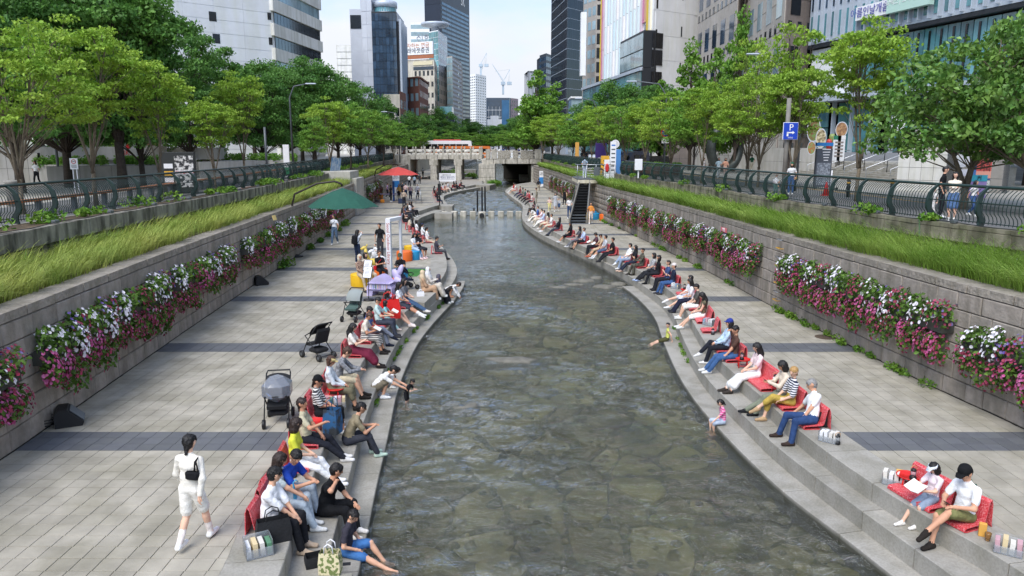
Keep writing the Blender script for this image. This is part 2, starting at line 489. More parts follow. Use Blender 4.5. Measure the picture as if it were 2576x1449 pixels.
# ------------------------------------------------------------------ water
def water_mat():
 m = bpy.data.materials.new('stream_water'); m.use_nodes = True
 n, l = m.node_tree.nodes, m.node_tree.links
 n.remove(n['Principled BSDF'])
 geo = n.new('ShaderNodeNewGeometry')
 def noise(scale, stretch, detail=3, dist=0.6):
  mpn = n.new('ShaderNodeMapping'); mpn.inputs['Scale'].default_value = stretch
  mpn.inputs['Rotation'].default_value = (0, 0, 0.25)
  l.new(geo.outputs['Position'], mpn.inputs['Vector'])
  z = n.new('ShaderNodeTexNoise'); z.inputs['Scale'].default_value = scale
  z.inputs['Detail'].default_value = detail; z.inputs['Distortion'].default_value = dist
  z.inputs['Roughness'].default_value = 0.55
  l.new(mpn.outputs['Vector'], z.inputs['Vector'])
  return z.outputs['Fac']
 a = noise(5, (0.75, 1.8, 1), 3, 1.6)
 b = noise(13.0, (0.75, 1.7, 1), 2, 1.2)
 c = noise(0.35, (1, 1, 1), 2, 0.2)
 rp = n.new('ShaderNodeMapRange'); rp.inputs['From Min'].default_value = 0.38; rp.inputs['From Max'].default_value = 0.62
 rp.inputs['To Min'].default_value = 0.55; rp.inputs['To Max'].default_value = 1.25
 l.new(c, rp.inputs['Value'])
 sx_ = n.new('ShaderNodeSeparateXYZ'); l.new(geo.outputs['Position'], sx_.inputs[0])
 fy = n.new('ShaderNodeValToRGB'); dv = n.new('ShaderNodeMath'); dv.operation = 'DIVIDE'; dv.inputs[1].default_value = 100
 l.new(sx_.outputs['Y'], dv.inputs[0]); l.new(dv.outputs[0], fy.inputs['Fac'])
 e = fy.color_ramp.elements
 e[0].position = .24; e[0].color = (1, 1, 1, 1); e[1].position = .40; e[1].color = (.3, .3, .3, 1)
 q = e.new(.69); q.color = (.1, .1, .1, 1); q = e.new(.71); q.color = (.5, .5, .5, 1)
 ml = n.new('ShaderNodeMath'); ml.operation = 'MULTIPLY'; l.new(rp.outputs[0], ml.inputs[0]); l.new(fy.outputs['Color'], ml.inputs[1])
 ad = n.new('ShaderNodeMath'); ad.operation = 'MULTIPLY_ADD'; ad.inputs[1].default_value = 0.3
 l.new(b, ad.inputs[0]); l.new(a, ad.inputs[2])
 bp = n.new('ShaderNodeBump'); bp.inputs['Distance'].default_value = 0.12
 l.new(ml.outputs[0], bp.inputs['Strength']); l.new(ad.outputs[0], bp.inputs['Height'])
 gl = n.new('ShaderNodeBsdfGlossy'); gl.inputs['Roughness'].default_value = 0.02
 gl.inputs['Color'].default_value = (0.95, 0.98, 1, 1)
 tr = n.new('ShaderNodeBsdfTransparent'); tr.inputs['Color'].default_value = (0.84, 0.86, 0.72, 1)
 fr = n.new('ShaderNodeFresnel'); fr.inputs['IOR'].default_value = 1.75
 mx = n.new('ShaderNodeMixShader')
 l.new(bp.outputs['Normal'], gl.inputs['Normal']); l.new(bp.outputs['Normal'], fr.inputs['Normal'])
 df = n.new('ShaderNodeBsdfDiffuse'); df.inputs['Color'].default_value = (.3, .3, .2, 1); m0 = n.new('ShaderNodeMixShader'); m0.inputs[0].default_value = .08
 l.new(tr.outputs[0], m0.inputs[1]); l.new(df.outputs[0], m0.inputs[2]); l.new(bp.outputs['Normal'], df.inputs['Normal'])
 l.new(fr.outputs[0], mx.inputs[0]); l.new(m0.outputs[0], mx.inputs[1]); l.new(gl.outputs[0], mx.inputs[2])
 l.new(mx.outputs[0], n['Material Output'].inputs['Surface'])
 return m
M_WATER = water_mat()
def waves(X, Y, lmin, lmax, amp, seed, n=46):
 g = np.random.default_rng(seed); H = np.zeros_like(X)
 lam = np.exp(g.uniform(np.log(lmin), np.log(lmax), n)); th = g.normal(pi / 2, .75, n); p = g.uniform(0, 2 * pi, n)
 wx, wy = .25 * np.sin(Y * .9 + X * .5), .25 * np.sin(X * 1.3 + Y * .4)
 for i in range(n):
  k = 2 * pi / lam[i]
  H += lam[i] * np.sin(k * ((X + wx) * cos(th[i]) + (Y + wy) * sin(th[i])) + p[i])
 return H * amp / sqrt(n)
def water_part(y0, y1, ny, nx, geo_, fn):
 ys = y0 * (y1 / y0) ** np.linspace(0, 1, ny) if geo_ else np.linspace(y0, y1, ny)
 xs = np.linspace(-11 if y1 < 80 else -20, 8.5, nx)
 Y, X = np.meshgrid(ys, xs, indexing='ij')
 H = fn(X, Y)
 V = np.stack([X, Y, WZ + H], -1).reshape(-1, 3)
 i = np.arange((ny - 1) * nx).reshape(ny - 1, nx)[:, :-1].ravel()
 return V, np.stack([i, i + 1, i + nx + 1, i + nx], 1)
def near_h(X, Y):
 patch = np.clip(.75 + .5 * np.sin(X * .55 + 1.3 * np.sin(Y * .21)) * np.sin(Y * .33 + X * .2) + .25 * np.sin(Y * .9 + X), .25, 1.4)
 calm = np.interp(Y, [6, 22, 33, 44, 69, 70.2], [1, 1, .75, .28, .12, .12])
 return waves(X, Y, .26, 1.3, .056, 5) * patch * calm * np.interp(Y, [69, 70], [1, .2])
Va, Fa = water_part(4.5, 70, 560, 150, True, near_h)
Vb, Fb = water_part(70, 136, 260, 110, False, lambda X, Y: waves(X, Y, .7, 3.2, .05, 9) * np.interp(Y, [70, 71.5], [.2, 1]) + .03)
Vc = np.array([(-20, 136, WZ + .03), (8.5, 136, WZ + .03), (8.5, 340, WZ + .03), (-20, 340, WZ + .03)]); Fc = np.array([(0, 1, 2, 3)])
link('water', fastmesh('water', np.concatenate([Va, Vb, Vc]), np.concatenate([Fa, Fb + len(Va), Fc + len(Va) + len(Vb)]), [M_WATER], None, True), kind='structure')
M_BED = mat('bed_stone', '#ada379', 0.85, col2='#7c7a4a', scale=1.1, fac=(0.3, 0.7), bump=0.5, bscale=16, objvar=0.3, stain=.55, stscale=(.45, .3, .3))
bed_root = bpy.data.objects['stream_bed']
def clip(poly, p, nrm):
 out = []
 for i in range(len(poly)):
  a, b = poly[i], poly[(i + 1) % len(poly)]
  da, db = (a[0] - p[0]) * nrm[0] + (a[1] - p[1]) * nrm[1], (b[0] - p[0]) * nrm[0] + (b[1] - p[1]) * nrm[1]
  if da <= 0: out.append(a)
  if da * db < 0:
   t = da / (da - db); out.append((a[0] + (b[0] - a[0]) * t, a[1] + (b[1] - a[1]) * t))
 return out
seeds = []
r2 = random.Random(3)
for j in range(26):
 for i in range(10):
  if r2.random() < .16: continue
  seeds.append((-3.4 + i * 1.12 + r2.uniform(-.56, .56) + (j % 2) * .5, 6.2 + j * 1.0 + r2.uniform(-.52, .52)))
  if r2.random() < .2: seeds.append((seeds[-1][0] + r2.uniform(.3, .6), seeds[-1][1] + r2.uniform(-.4, .4)))
nb = 0
for i, s0 in enumerate(seeds):
 if not (L3a.x_at(s0[1]) - .3 < s0[0] < R3.x_at(s0[1]) + .3) or nb >= 290:
  continue
 poly = [(s0[0] - 1.2, s0[1] - 1.2), (s0[0] + 1.2, s0[1] - 1.2), (s0[0] + 1.2, s0[1] + 1.2), (s0[0] - 1.2, s0[1] + 1.2)]
 for k, q in enumerate(seeds):
  d = hypot(q[0] - s0[0], q[1] - s0[1])
  if 0 < d < 2.4:
   poly = clip(poly, ((s0[0] + q[0]) / 2, (s0[1] + q[1]) / 2), ((q[0] - s0[0]) / d, (q[1] - s0[1]) / d))
 if len(poly) < 3: continue
 rnd = []
 for k in range(len(poly)):
  a, b, c = poly[k - 1], poly[k], poly[(k + 1) % len(poly)]
  rnd += [((a[0] * .22 + b[0] * .78), (a[1] * .22 + b[1] * .78)), ((c[0] * .22 + b[0] * .78), (c[1] * .22 + b[1] * .78))]
 sh = r2.uniform(0.78, 0.95)
 o1 = [((x - s0[0]) * sh, (y - s0[1]) * sh) for x, y in rnd]
 o2 = [(x * 0.9, y * 0.9) for x, y in o1]
 n1 = len(o1); h = r2.uniform(.02, .12)
 mb = MB()
 tl = (r2.uniform(-.05, .05), r2.uniform(-.05, .05))
 V = [(x, y, -.05) for x, y in o1] + [(x, y, h * .72) for x, y in o1] + [(x, y, h + x * tl[0] + y * tl[1]) for x, y in o2]
 F = [(k, (k + 1) % n1, n1 + (k + 1) % n1, n1 + k) for k in range(n1)] + [(n1 + k, n1 + (k + 1) % n1, 2 * n1 + (k + 1) % n1, 2 * n1 + k) for k in range(n1)] + [tuple(range(2 * n1, 3 * n1))]
 mb.add(V, F, smooth=False)
 mb.build('stone', M_BED, bed_root, loc=(s0[0], s0[1], -1.1)); nb += 1
g1 = np.random.default_rng(12); N1 = 2600
yy = g1.uniform(6, 40, N1); xx = np.array([g1.uniform(L3a.x_at(min(y, 34)), R3.x_at(min(y, 33))) for y in yy]); rs = g1.uniform(.04, .17, N1)
ph = np.linspace(0, 2 * pi, 7)[:6]
ring0 = np.stack([xx[:, None] + np.cos(ph) * rs[:, None] * g1.uniform(.7, 1.2, (N1, 6)), yy[:, None] + np.sin(ph) * rs[:, None] * g1.uniform(.7, 1.2, (N1, 6)), np.full((N1, 6), -1.1)], -1)
ring1 = ring0.copy(); ring1[..., :2] = ring1[..., :2] * .7 + np.stack([xx, yy], 1)[:, None] * .3; ring1[..., 2] += (rs * .7)[:, None]
Vp = np.concatenate([ring0, ring1], 1).reshape(-1, 3); bp_ = (np.arange(N1) * 12)[:, None]
Fp = [np.concatenate([bp_ + np.array([k, (k + 1) % 6, 6 + (k + 1) % 6, 6 + k]) for k in range(6)]), bp_ + np.arange(6, 12)]
link('cobbles', fastmesh('cobbles', Vp, Fp, [mat('cobble', '#98906a', .85, col2='#5e6040', scale=1.2, island=.35, stain=.5, stscale=(.45, .3, .3))]), bed_root, kind='stuff')
for (px, py, sx, sy, hh) in [(1470, 708, .55, .32, .1), (1520, 722, .6, .35, .09), (1555, 716, .4, .3, .12), (1500, 700, .35, .25, .1), (1440, 716, .5, .2, .05), (1405, 722, .55, .22, .04), (1590, 724, .7, .3, .06), (1285, 905, .9, .35, .03), (1160, 1015, .5, .3, -.02), (1555, 868, .35, .2, .02)]:
 p = at(px, py, WZ)
 mb = MB(); k = 12
 V, F = [], []
 for zz, rr in ((-.4, 1.05), (-.05, 1.0), (hh * .7, .8), (hh, .4)):
  for a in range(k):
   w = 1 + .14 * sin(a * 2.3 + px) + .1 * cos(a * 3.7 + py)
   V.append((cos(2 * pi * a / k) * sx * rr * w, sin(2 * pi * a / k) * sy * rr * w, zz))
 for q in range(3):
  F += [(q * k + a, q * k + (a + 1) % k, q * k + k + (a + 1) % k, q * k + k + a) for a in range(k)]
 F.append(tuple(range(3 * k, 4 * k)))
 mb.add(V, F, smooth=True)
 mb.build('boulder', mat('boulder_grey', '#6f6c62', .8, var=.25, scale=5, bump=.6, bscale=12), bed_root, loc=p)
# ------------------------------------------------------------------ granite steps: blocks along a curve
def step_blocks(root, cv, sg, w, zt, zb, s0=0.0, s1=None, ln=1.25, m=M_GRAN, name='block', rr=random.Random(5)):
 s1 = cv.len if s1 is None else s1
 t = s0
 while t < s1 - .2:
  e = min(s1, t + ln * rr.uniform(.88, 1.15))
  a, b = t + .008, e - .008
  k = max(2, int((b - a) / .35) + 1)
  V, F = [], []
  ch = .012
  for i in range(k):
   q = a + (b - a) * i / (k - 1)
   o = cv.pos(q); o1 = cv.off(q, sg * ch); inn = cv.off(q, sg * w)
   V += [(*o, zb), (*o, zt - ch), (*o1, zt), (*inn, zt), (*inn, zb)]
  for i in range(k - 1):
   p, q = i * 5, i * 5 + 5
   for u in range(4):
    F.append((p + u, q + u, q + u + 1, p + u + 1) if sg < 0 else (p + u, p + u + 1, q + u + 1, q + u))
  F += [(0, 1, 2, 3, 4), tuple((k - 1) * 5 + u for u in (4, 3, 2, 1, 0))]
  mb = MB(); mb.add(V, F)
  mb.build(name, m, root)
  t = e
def structure(name):
 o = bpy.data.objects.new(name, None); COL.objects.link(o); o['kind'] = 'structure'
 return o
g = structure('step_upper_left')
step_blocks(g, L1a, +1, .82, 0, -.34)
step_blocks(g, L1b, +1, .8, 0, -.34, ln=1.6)
g = structure('step_middle_left')
step_blocks(g, L2a, +1, 1.25, -.33, -.68)
step_blocks(g, L2b, +1, 1.2, -.33, -1.1, ln=1.6)
g = structure('step_lower_left')
step_blocks(g, L3a, +1, 1.2, -.66, -1.25, ln=1.6, m=M_GRANW)
mb = MB()
for i, q in enumerate(np.linspace(L2a.s_at(33.5), L2a.len, 60)):
 o = L2a.off(q, .03); k = len(mb.v)
 mb.v += [(*o, -1.3), (*o, -.66)]
 if i: mb.f.append((k - 2, k, k + 1, k - 1)); mb.m.append(0); mb.sm.append(False)
mb.build('bank_left', M_GRAND, kind='structure')
mb = MB()
mb.prism([(-3.75, 27.1), (-3.17, 26.75), (-2.93, 29.0), (-3.0, 30.6), (-3.6, 30.6)], -.67, .001)
mb.build('landing', M_GRAN, kind='structure')
mb = MB(); mb.prism([(-6.6, 71.0), (-5.6, 71.0), (-5.6, 73.6), (-7.0, 73.6), (-7.0, 72.6)], -1.2, .002)
mb.build('landing', M_GRAN, kind='structure')
mb = MB(); mb.prism([(-6.9, 67.2), (-5.3, 66.7), (-5.3, 68.6), (-6.9, 69.1)], -1.2, -.33 + .004)
mb.build('landing', M_GRAN, kind='structure')
mb = MB(); mb.prism([(-5.4, 110.5), (-3.2, 108.6), (-2.4, 113.5), (-5.2, 114)], -1.2, .003)
mb.build('landing', M_GRAN, kind='structure')
g = structure('step_upper_right')
step_blocks(g, R1, -1, .85, 0, -.34)
g = structure('step_middle_right')
step_blocks(g, R2, -1, 1.25, -.33, -.68)
g = structure('step_lower_right')
step_blocks(g, R3, -1, 1.2, -.66, -1.25, ln=1.6, m=M_GRANW)
mb = MB()
for i, q in enumerate(np.linspace(R2.s_at(31), R2.len, 60)):
 o = R2.off(q, -.03); k = len(mb.v)
 mb.v += [(*o, -1.3), (*o, -.66)]
 if i: mb.f.append((k - 1, k + 1, k, k - 2)); mb.m.append(0); mb.sm.append(False)
mb.build('bank_right', M_GRAND, kind='structure')
# ------------------------------------------------------------------ promenades and their tiles
def promenade(name, edge, sg, wall, y0, y1):
 V, F = [], []
 ys = np.arange(y0, y1 + .01, 1.0)
 for i, y in enumerate(ys):
  if callable(edge): xe = edge(y)
  else: xe = edge.x_at(y) - .3 * sg
  V += [(xe, y, -.02), (wall.x_at(y), y, -.02)]
  if i: F.append((2 * i - 2, 2 * i, 2 * i + 1, 2 * i - 1) if sg > 0 else (2 * i - 2, 2 * i - 1, 2 * i + 1, 2 * i))
 mb = MB(); mb.add(V, F)
 return mb.build(name, M_JOINT, kind='structure')
def ledge(y):
 return (L1a.x_at(y) if y < 73.4 else L1b.x_at(y)) - .3
PL = promenade('promenade_left', ledge, 1, LB, 4, 130)
PR = promenade('promenade_right', R1, -1, RB, 4, 119)
T, TG = 0.312, 0.008
tile_me = {}
def tile_mesh(dark, ext):
 key = (dark, ext)
 if key not in tile_me:
  mb = MB(); mb.cbox((0, 0, 0), (T * ext - .01, T - .01, .06), bev=.004)
  tile_me[key] = mb.mesh('tile', M_DARKT if dark else M_TILE)
 return tile_me[key]
def lay_tiles(root, inside, x0, x1, y0, y1, shear, limit, ymax):
 rows = int((ymax - y0) / T)
 masses = [[], []]
 cnt = [0, 0]
 k0 = round((13.29 - y0) / T)
 for j in range(rows):
  y = y0 + (j + .5) * T
  dark = ((j - k0) % 22) in (0, 1, 2)
  big = y > 52
  ex = 2 if big else 1
  for i in range(int((x1 - x0) / (T * ex))):
   x = x0 + (i + .5) * T * ex + shear * (y - 13)
   w = T * ex / 2 - .005; h = T / 2 - .005
   poly = [(x - w, y - h), (x + w, y - h), (x + w, y + h), (x - w, y + h)]
   r = inside(x, y, w)
   if r is None: continue
   for (p, nrm) in r:
    poly = clip(poly, p, nrm)
   if len(poly) < 3: continue
   if cnt[0] < limit and not r and not big:
    link('tile', tile_mesh(dark, ex), root, loc=(x, y, -.026 + rng.uniform(-.0015, .0015))); cnt[0] += 1
   elif cnt[0] < limit and len(poly) >= 3 and not big:
    mb = MB(); mb.prism(poly, -.05, .004); mb.build('tile', M_DARKT if dark else M_TILE, root); cnt[0] += 1
   else:
    masses[dark].append(poly)
 for d in (0, 1):
  if not masses[d]: continue
  mb = MB()
  for poly in masses[d]:
   z = .004 + rng.uniform(-.0012, .0012); n = len(poly)
   mb.add([(*p, z) for p in poly] + [(*p, -.03) for p in poly], [tuple(range(n))] + [(q, n + q, n + (q + 1) % n, (q + 1) % n) for q in range(n)])
  mb.build('tile_field', M_DARKI if d else M_TILEI, root, kind='stuff')
def inside_fn(edge, wall, sg):
 def f(x, y, w):
  e = (edge(y) if callable(edge) else edge.x_at(y)) - sg * .8
  wl = wall.x_at(y) + sg * .03
  d1 = (e - x) * sg; d2 = (x - wl) * sg
  if d1 < -w or d2 < -w: return None
  out = []
  if d1 < w * 1.6:
   e2 = (edge(y + .3) if callable(edge) else edge.x_at(y + .3)) - sg * .8
   n = np.array([.3, -(e2 - e)]) * sg; n /= np.linalg.norm(n); out.append(((e, y), tuple(n)))
  if d2 < w * 1.6:
   w2 = wall.x_at(y + .3) + sg * .03
   n = np.array([-.3, (w2 - wl)]) * sg; n /= np.linalg.norm(n); out.append(((wl, y), tuple(n)))
  return out
 return f
lay_tiles(PL, inside_fn(lambda y: L1a.x_at(y) if y < 73.4 else L1b.x_at(y), LB, 1), -18, -2, 6.43, 0, .03, 300, 112)
lay_tiles(PR, inside_fn(R1, RB, -1), -1, 12, 6.43, 0, 0.0, 300, 112)
# ------------------------------------------------------------------ retaining walls of ashlar stones
def stone_mesh(m, bv=.05):
 mb = MB()
 b, d = bv, .5
 V = [(-.5, -.5, -.5), (.5, -.5, -.5), (.5, -.5, .5), (-.5, -.5, .5),
   (-.5, .3, -.5), (.5, .3, -.5), (.5, .3, .5), (-.5, .3, .5),
   (-.5 + b, .5, -.5 + b * 1.6), (.5 - b, .5, -.5 + b * 1.6), (.5 - b, .5, .5 - b * 1.6), (-.5 + b, .5, .5 - b * 1.6)]
 F = [(4, 5, 1, 0), (5, 6, 2, 1), (6, 7, 3, 2), (7, 4, 0, 3), (5, 4, 8, 9), (6, 5, 9, 10), (7, 6, 10, 11), (4, 7, 11, 8), (9, 8, 11, 10)]
 F = [tuple(reversed(f)) for f in F]
 mb.add(V, F)
 return mb
def ashlar(root, cv, side, z0, heights, s0, s1, lens, limit, m_part, m_mass, depth=.12, name='stone', seed=1, bv=.03):
 rr = random.Random(seed)
 sm = stone_mesh(m_part, bv)
 shared = sm.mesh(name, m_part)
 base = np.array(sm.v); faces = sm.f
 items = []
 z = z0
 for ci, h in enumerate(heights):
  t = s0 - rr.uniform(0, .6)
  while t < s1:
   l = rr.uniform(*lens)
   items.append((t + l / 2, z + h / 2, l - .014, h - .014)); t += l
  z += h
 items.sort(key=lambda q: q[0])
 mass_v, mass_f = [], []
 for k, (t, zc, l, h) in enumerate(items):
  t = min(max(t, .01), cv.len - .01)
  u = cv.tan(t); p = cv.pos(t)
  ang = atan2(u[1], u[0]) + (0 if side > 0 else pi)
  out = rr.uniform(-.006, .012)
  loc = Vector((p[0], p[1], zc)) + Vector((-sin(ang), cos(ang), 0)) * (out - depth * .5 + .03)
  if k < limit:
   link(name, shared, root, loc=loc - root.location, rot=(0, 0, ang), scale=(l, depth, h))
  else:
   c, s_ = cos(ang), sin(ang)
   q = base * (l, depth, h)
   w = np.stack([q[:, 0] * c - q[:, 1] * s_ + loc.x, q[:, 0] * s_ + q[:, 1] * c + loc.y, q[:, 2] + loc.z], 1)
   o = len(mass_v) * 12
   mass_v.append(w); mass_f.append(np.array(faces) + o)
 if mass_v:
  me = fastmesh(name + '_courses', np.concatenate(mass_v) - np.array(root.location), np.concatenate(mass_f), [m_mass])
  link(name + '_courses', me, root, kind='stuff')
def wall_core(root, cv, side, z0, z1, d0, d1, m, name='core', step=1.0):
 V, F = [], []
 ts = np.arange(0, cv.len + step * .5, step)
 for i, t in enumerate(ts):
  t = min(t, cv.len - .01)
  a, b = cv.off(t, side * d0), cv.off(t, side * d1)
  V += [(*a, z0), (*a, z1), (*b, z1), (*b, z0)]
  if i:
   p, q = 4 * i - 4, 4 * i
   for u in range(3):
    F.append((p + u, p + u + 1, q + u + 1, q + u) if side < 0 else (p + u, q + u, q + u + 1, p + u + 1))
 F.append((0, 1, 2, 3)); n = 4 * (len(ts) - 1); F.append((n + 3, n + 2, n + 1, n))
 mb = MB(); mb.add([Vector(v) - root.location for v in V], F)
 return mb.build(name, m, root)
def retaining(label, cv, side, s0, s1, seed):
 p = cv.pos(0)
 root = thing('retaining_wall', label, 'wall', (p[0], p[1], 0))
 wall_core(root, cv, side, -.1, CAPZ - .2, -.02, -.5, M_WJOINT)
 H = [.40, .42, .38, .40, .38, .40]
 ashlar(root, cv, side, .01, H, s0, s1, (.5, 1.15), 300, M_WALL, M_WALLI, seed=seed)
 ashlar(root, cv, side, CAPZ - .2, [.2], s0, s1, (.95, 1.35), 90, M_CAP, M_CAP, depth=.55, name='cap_stone', seed=seed + 1, bv=.012)
 return root
WL = retaining('long ashlar wall with flower boxes beside the wide promenade, under yellowish grass', LB, -1, 5, LB.s_at(128), 11)
WR = retaining('long ashlar wall with flower boxes beside the narrower promenade, under bright green grass', RB, +1, 4, RB.len, 21)
def band(name, ca, cb, z, m, y0, y1, kind='structure', za=None):
 V, F = [], []
 ys = np.arange(y0, y1 + .01, 1.0)
 for i, y in enumerate(ys):
  V += [(ca.x_at(y), y, z if za is None else za), (cb.x_at(y), y, z)]
  if i:
   f = (2 * i - 2, 2 * i, 2 * i + 1, 2 * i - 1)
   F.append(f if V[0][0] > V[1][0] else f[::-1])
 mb = MB(); mb.add(V, F)
 return mb.build(name, m, kind=kind)
band('ledge_left', LB, LU, CAPZ - .08, M_SOIL, 5, 127)
band('ledge_right', RB, RU, CAPZ - .08, M_SOIL, 8.5, 118)
band('planting_strip_left', LU, LF, UZ - .04, M_SOIL, 5, 127)
band('planting_strip_right', RU, RF, UZ - .03, M_SOIL, 8.5, 125)
def upper_wall(label, cv, side, panels, seed, m, mj):
 p = cv.pos(0)
 root = thing('parapet_wall', label, 'wall', (p[0], p[1], 0))
 wall_core(root, cv, side, UZ - .5, UZ - .03, -.04, -.35, mj, 'core')
 wall_core(root, cv, side, CAPZ - .2, UZ - .5, -.22, -.5, M_CONC, 'footing')
 ashlar(root, cv, side, UZ - .48, [.36] if panels[1] < 1.2 else [.48], 1, cv.len - .5, panels, 110, m, m, depth=.1, name='panel', seed=seed, bv=.006)
 if panels[1] < 1.2:
  ashlar(root, cv, side, UZ - .12, [.13], 1, cv.len - .5, (1.6, 2.4), 60, m, m, depth=.3, name='coping', seed=seed + 3, bv=.006)
 return root
upper_wall('stained concrete parapet with dark streaks under the fence, above yellowish grass', LU, -1, (1.9, 2.2), 31, M_CONC, M_CONC)
upper_wall('mossy parapet of carved stone panels under the fence, above bright green grass', RU, +1, (.55, .75), 41, M_MOSS, M_WJOINT)
def offset_curve(cv, d, y0, y1, n=40):
 ys = np.linspace(y0, y1, n)
 return Curve([cv.off(cv.s_at(y), d) for y in ys], smooth=False)
def lane(name, cv, d0, d1, z, m, y0, y1, thick=0.0):
 a, b = offset_curve(cv, d0, y0, y1), offset_curve(cv, d1, y0, y1)
 V, F = [], []
 n = 60
 for i in range(n):
  p, q = a.pos(a.len * i / (n - 1)), b.pos(b.len * i / (n - 1))
  V += [(*p, z), (*q, z)]
  if thick: V += [(*p, z - thick), (*q, z - thick)]
  k = 4 if thick else 2
  if i:
   o, e = (i - 1) * k, i * k
   F.append((o, e, e + 1, o + 1))
   if thick: F += [(o + 2, e + 2, e, o), (o + 1, e + 1, e + 3, o + 3)]
 mb = MB(); mb.add(V, F)
 o = mb.build(name, m, kind='structure')
 return o
lane('pavement_right', RF, -.05, -1.6, STZ + .12, M_REDP, 9, 124, .16)
lane('kerb_right', RF, -1.6, -1.8, STZ + .13, M_GRAN, 9, 124, .17)
lane('road_marking', RF, -2.15, -2.27, STZ + .006, M_YEL, 30, 124)
lane('sidewalk', RF, -8.6, -60, STZ + .12, M_PAVE, 20, 124, .16)
lane('kerb', RF, -8.4, -8.6, STZ + .13, M_GRAN, 20, 124, .17)
lane('road_marking', RF, -8.05, -8.17, STZ + .006, M_YEL, 34, 124)
lane('pavement_left', LF, .05, 1.5, STZ + .12, M_REDP, 8, 126, .16)
lane('road_left', LF, 2.0, 7.5, STZ + .004, M_ASPH, 8, 126)
lane('kerb_left', LF, 1.55, 1.75, STZ + .13, M_GRAN, 8, 126, .17)
for i in range(9):
 c = at(2255 + i * 34, 487 - i * 2.5, STZ)
 mb = MB(); mb.add([(-.28, -2.4, 0), (.28, -2.4, 0), (.28, 2.4, 0), (-.28, 2.4, 0)], [(0, 1, 2, 3)])
 mb.build('crosswalk_bar', M_WHITE, loc=(c.x, c.y, STZ + .007), rot=(0, 0, -.5), kind='structure')
# ------------------------------------------------------------------ fences with S-shaped bars
M_FENCE = mat('fence_paint', '#1d332f', 0.45, var=0.15, scale=4, bump=0.05, bscale=50, objvar=0.1)
def s_profile(h, k):
 out = []
 for i in range(k + 1):
  t = i / k
  z = t * h
  d = .13 * sin(pi * t ** .85) * (1 if t < .98 else 1) - .10 * sin(pi * min(1, t / .34)) * (1 if t < .34 else 0)
  if t > .8: d -= .17 * ((t - .8) / .2) ** 1.5
  out.append((d, z))
 return out
def s_bar(h, r, k, n, w=None):
 mb = MB()
 mb.tube([(0, d, z) for d, z in s_profile(h, k)], r, n=n, smooth=False)
 return mb
def s_post(h):
 mb = MB(); V = []
 pr = s_profile(h, 10)
 for d, z in pr:
  wd = .055 + .05 * (1 - z / h)
  V += [(-.03, d + wd, z), (.03, d + wd, z), (.03, d - wd, z), (-.03, d - wd, z)]
 F = []
 for i in range(10):
  for k in range(4):
   j = (k + 1) % 4
   F.append((i * 4 + k, i * 4 + j, i * 4 + 4 + j, i * 4 + 4 + k))
 F += [(3, 2, 1, 0), (40, 41, 42, 43)]
 mb.add(V, F)
 return mb
def fence(label, cv, side, s0, s1, zf, h=1.08, pitch=1.72, nb=13):
 p = cv.pos(s0)
 root = thing('railing_fence', label, 'fence', (p[0], p[1], zf(0)))
 post = s_post(h).mesh('post', M_FENCE)
 bar = s_bar(h - .12, .011, 9, 4).mesh('bar', M_FENCE)
 farb = s_bar(h - .12, .012, 5, 3)
 fv = np.array(farb.v)
 quads = np.array([f for f in farb.f if len(f) == 4])
 n = int((s1 - s0) / pitch)
 cnt = 0
 mv, mf = [], []
 rails = [[], [], []]
 pr = dict()
 P10 = s_profile(h, 20)
 dz = lambda z: np.interp(z, [q[1] for q in P10], [q[0] for q in P10])
 for i in range(n + 1):
  t = s0 + i * pitch
  for k in range(nb + 1):
   tt = t + k * pitch / (nb + 1)
   if tt > s1: break
   q = cv.pos(tt); u = cv.tan(tt)
   ang = atan2(u[1], u[0]) + (0 if side > 0 else pi)
   z = zf((tt - s0) / (s1 - s0))
   nx, ny = -sin(ang), cos(ang)
   if k == 0:
    link('post', post, root, loc=(q[0] - p[0], q[1] - p[1], z - root.location.z), rot=(0, 0, ang))
    for r, (zz) in enumerate((.1, h * .6, h)):
     d = float(dz(zz))
     rails[r].append((q[0] + nx * d - p[0], q[1] + ny * d - p[1], z + zz - root.location.z))
   elif cnt < 300:
    link('bar', bar, root, loc=(q[0] - p[0], q[1] - p[1], z + .06 - root.location.z), rot=(0, 0, ang)); cnt += 1
   elif tt < s0 + 75:
    c, s_ = cos(ang), sin(ang)
    o = len(mv) * len(fv)
    mv.append(np.stack([fv[:, 0] * c - fv[:, 1] * s_ + q[0] - p[0], fv[:, 0] * s_ + fv[:, 1] * c + q[1] - p[1], fv[:, 2] + z + .06 - root.location.z], 1))
    mf.append(quads + o)
   elif k % 2 == 0:
    c, s_ = cos(ang), sin(ang); w = fv * (2.2, 1, 1)
    o = len(mv) * len(fv)
    mv.append(np.stack([w[:, 0] * c - w[:, 1] * s_ + q[0] - p[0], w[:, 0] * s_ + w[:, 1] * c + q[1] - p[1], w[:, 2] + z + .06 - root.location.z], 1))
    mf.append(quads + o)
 link('bar_run', fastmesh('bar_run', np.concatenate(mv), np.concatenate(mf), [M_FENCE]), root, kind='stuff')
 for r, rad in ((0, .014), (1, .018), (2, .045)):
  mb = MB(); mb.tube(rails[r], rad, n=6); mb.build('top_rail' if r == 2 else 'rail', M_FENCE, root)
 return root
fence('dark green railing with curved bars above the concrete parapet', LF, -1, LF.s_at(13), LF.s_at(127), lambda f: UZ - .02 - .1 * f)
fence('dark green railing with curved bars above the mossy carved parapet', RF, +1, RF.s_at(11), RF.s_at(59.2), lambda f: UZ - .02 - .05 * f)
fence('far dark green railing running from the steel landing to the stone bridge', RF, +1, RF.s_at(66.5), RF.s_at(124.5), lambda f: UZ - .07 - .1 * f)
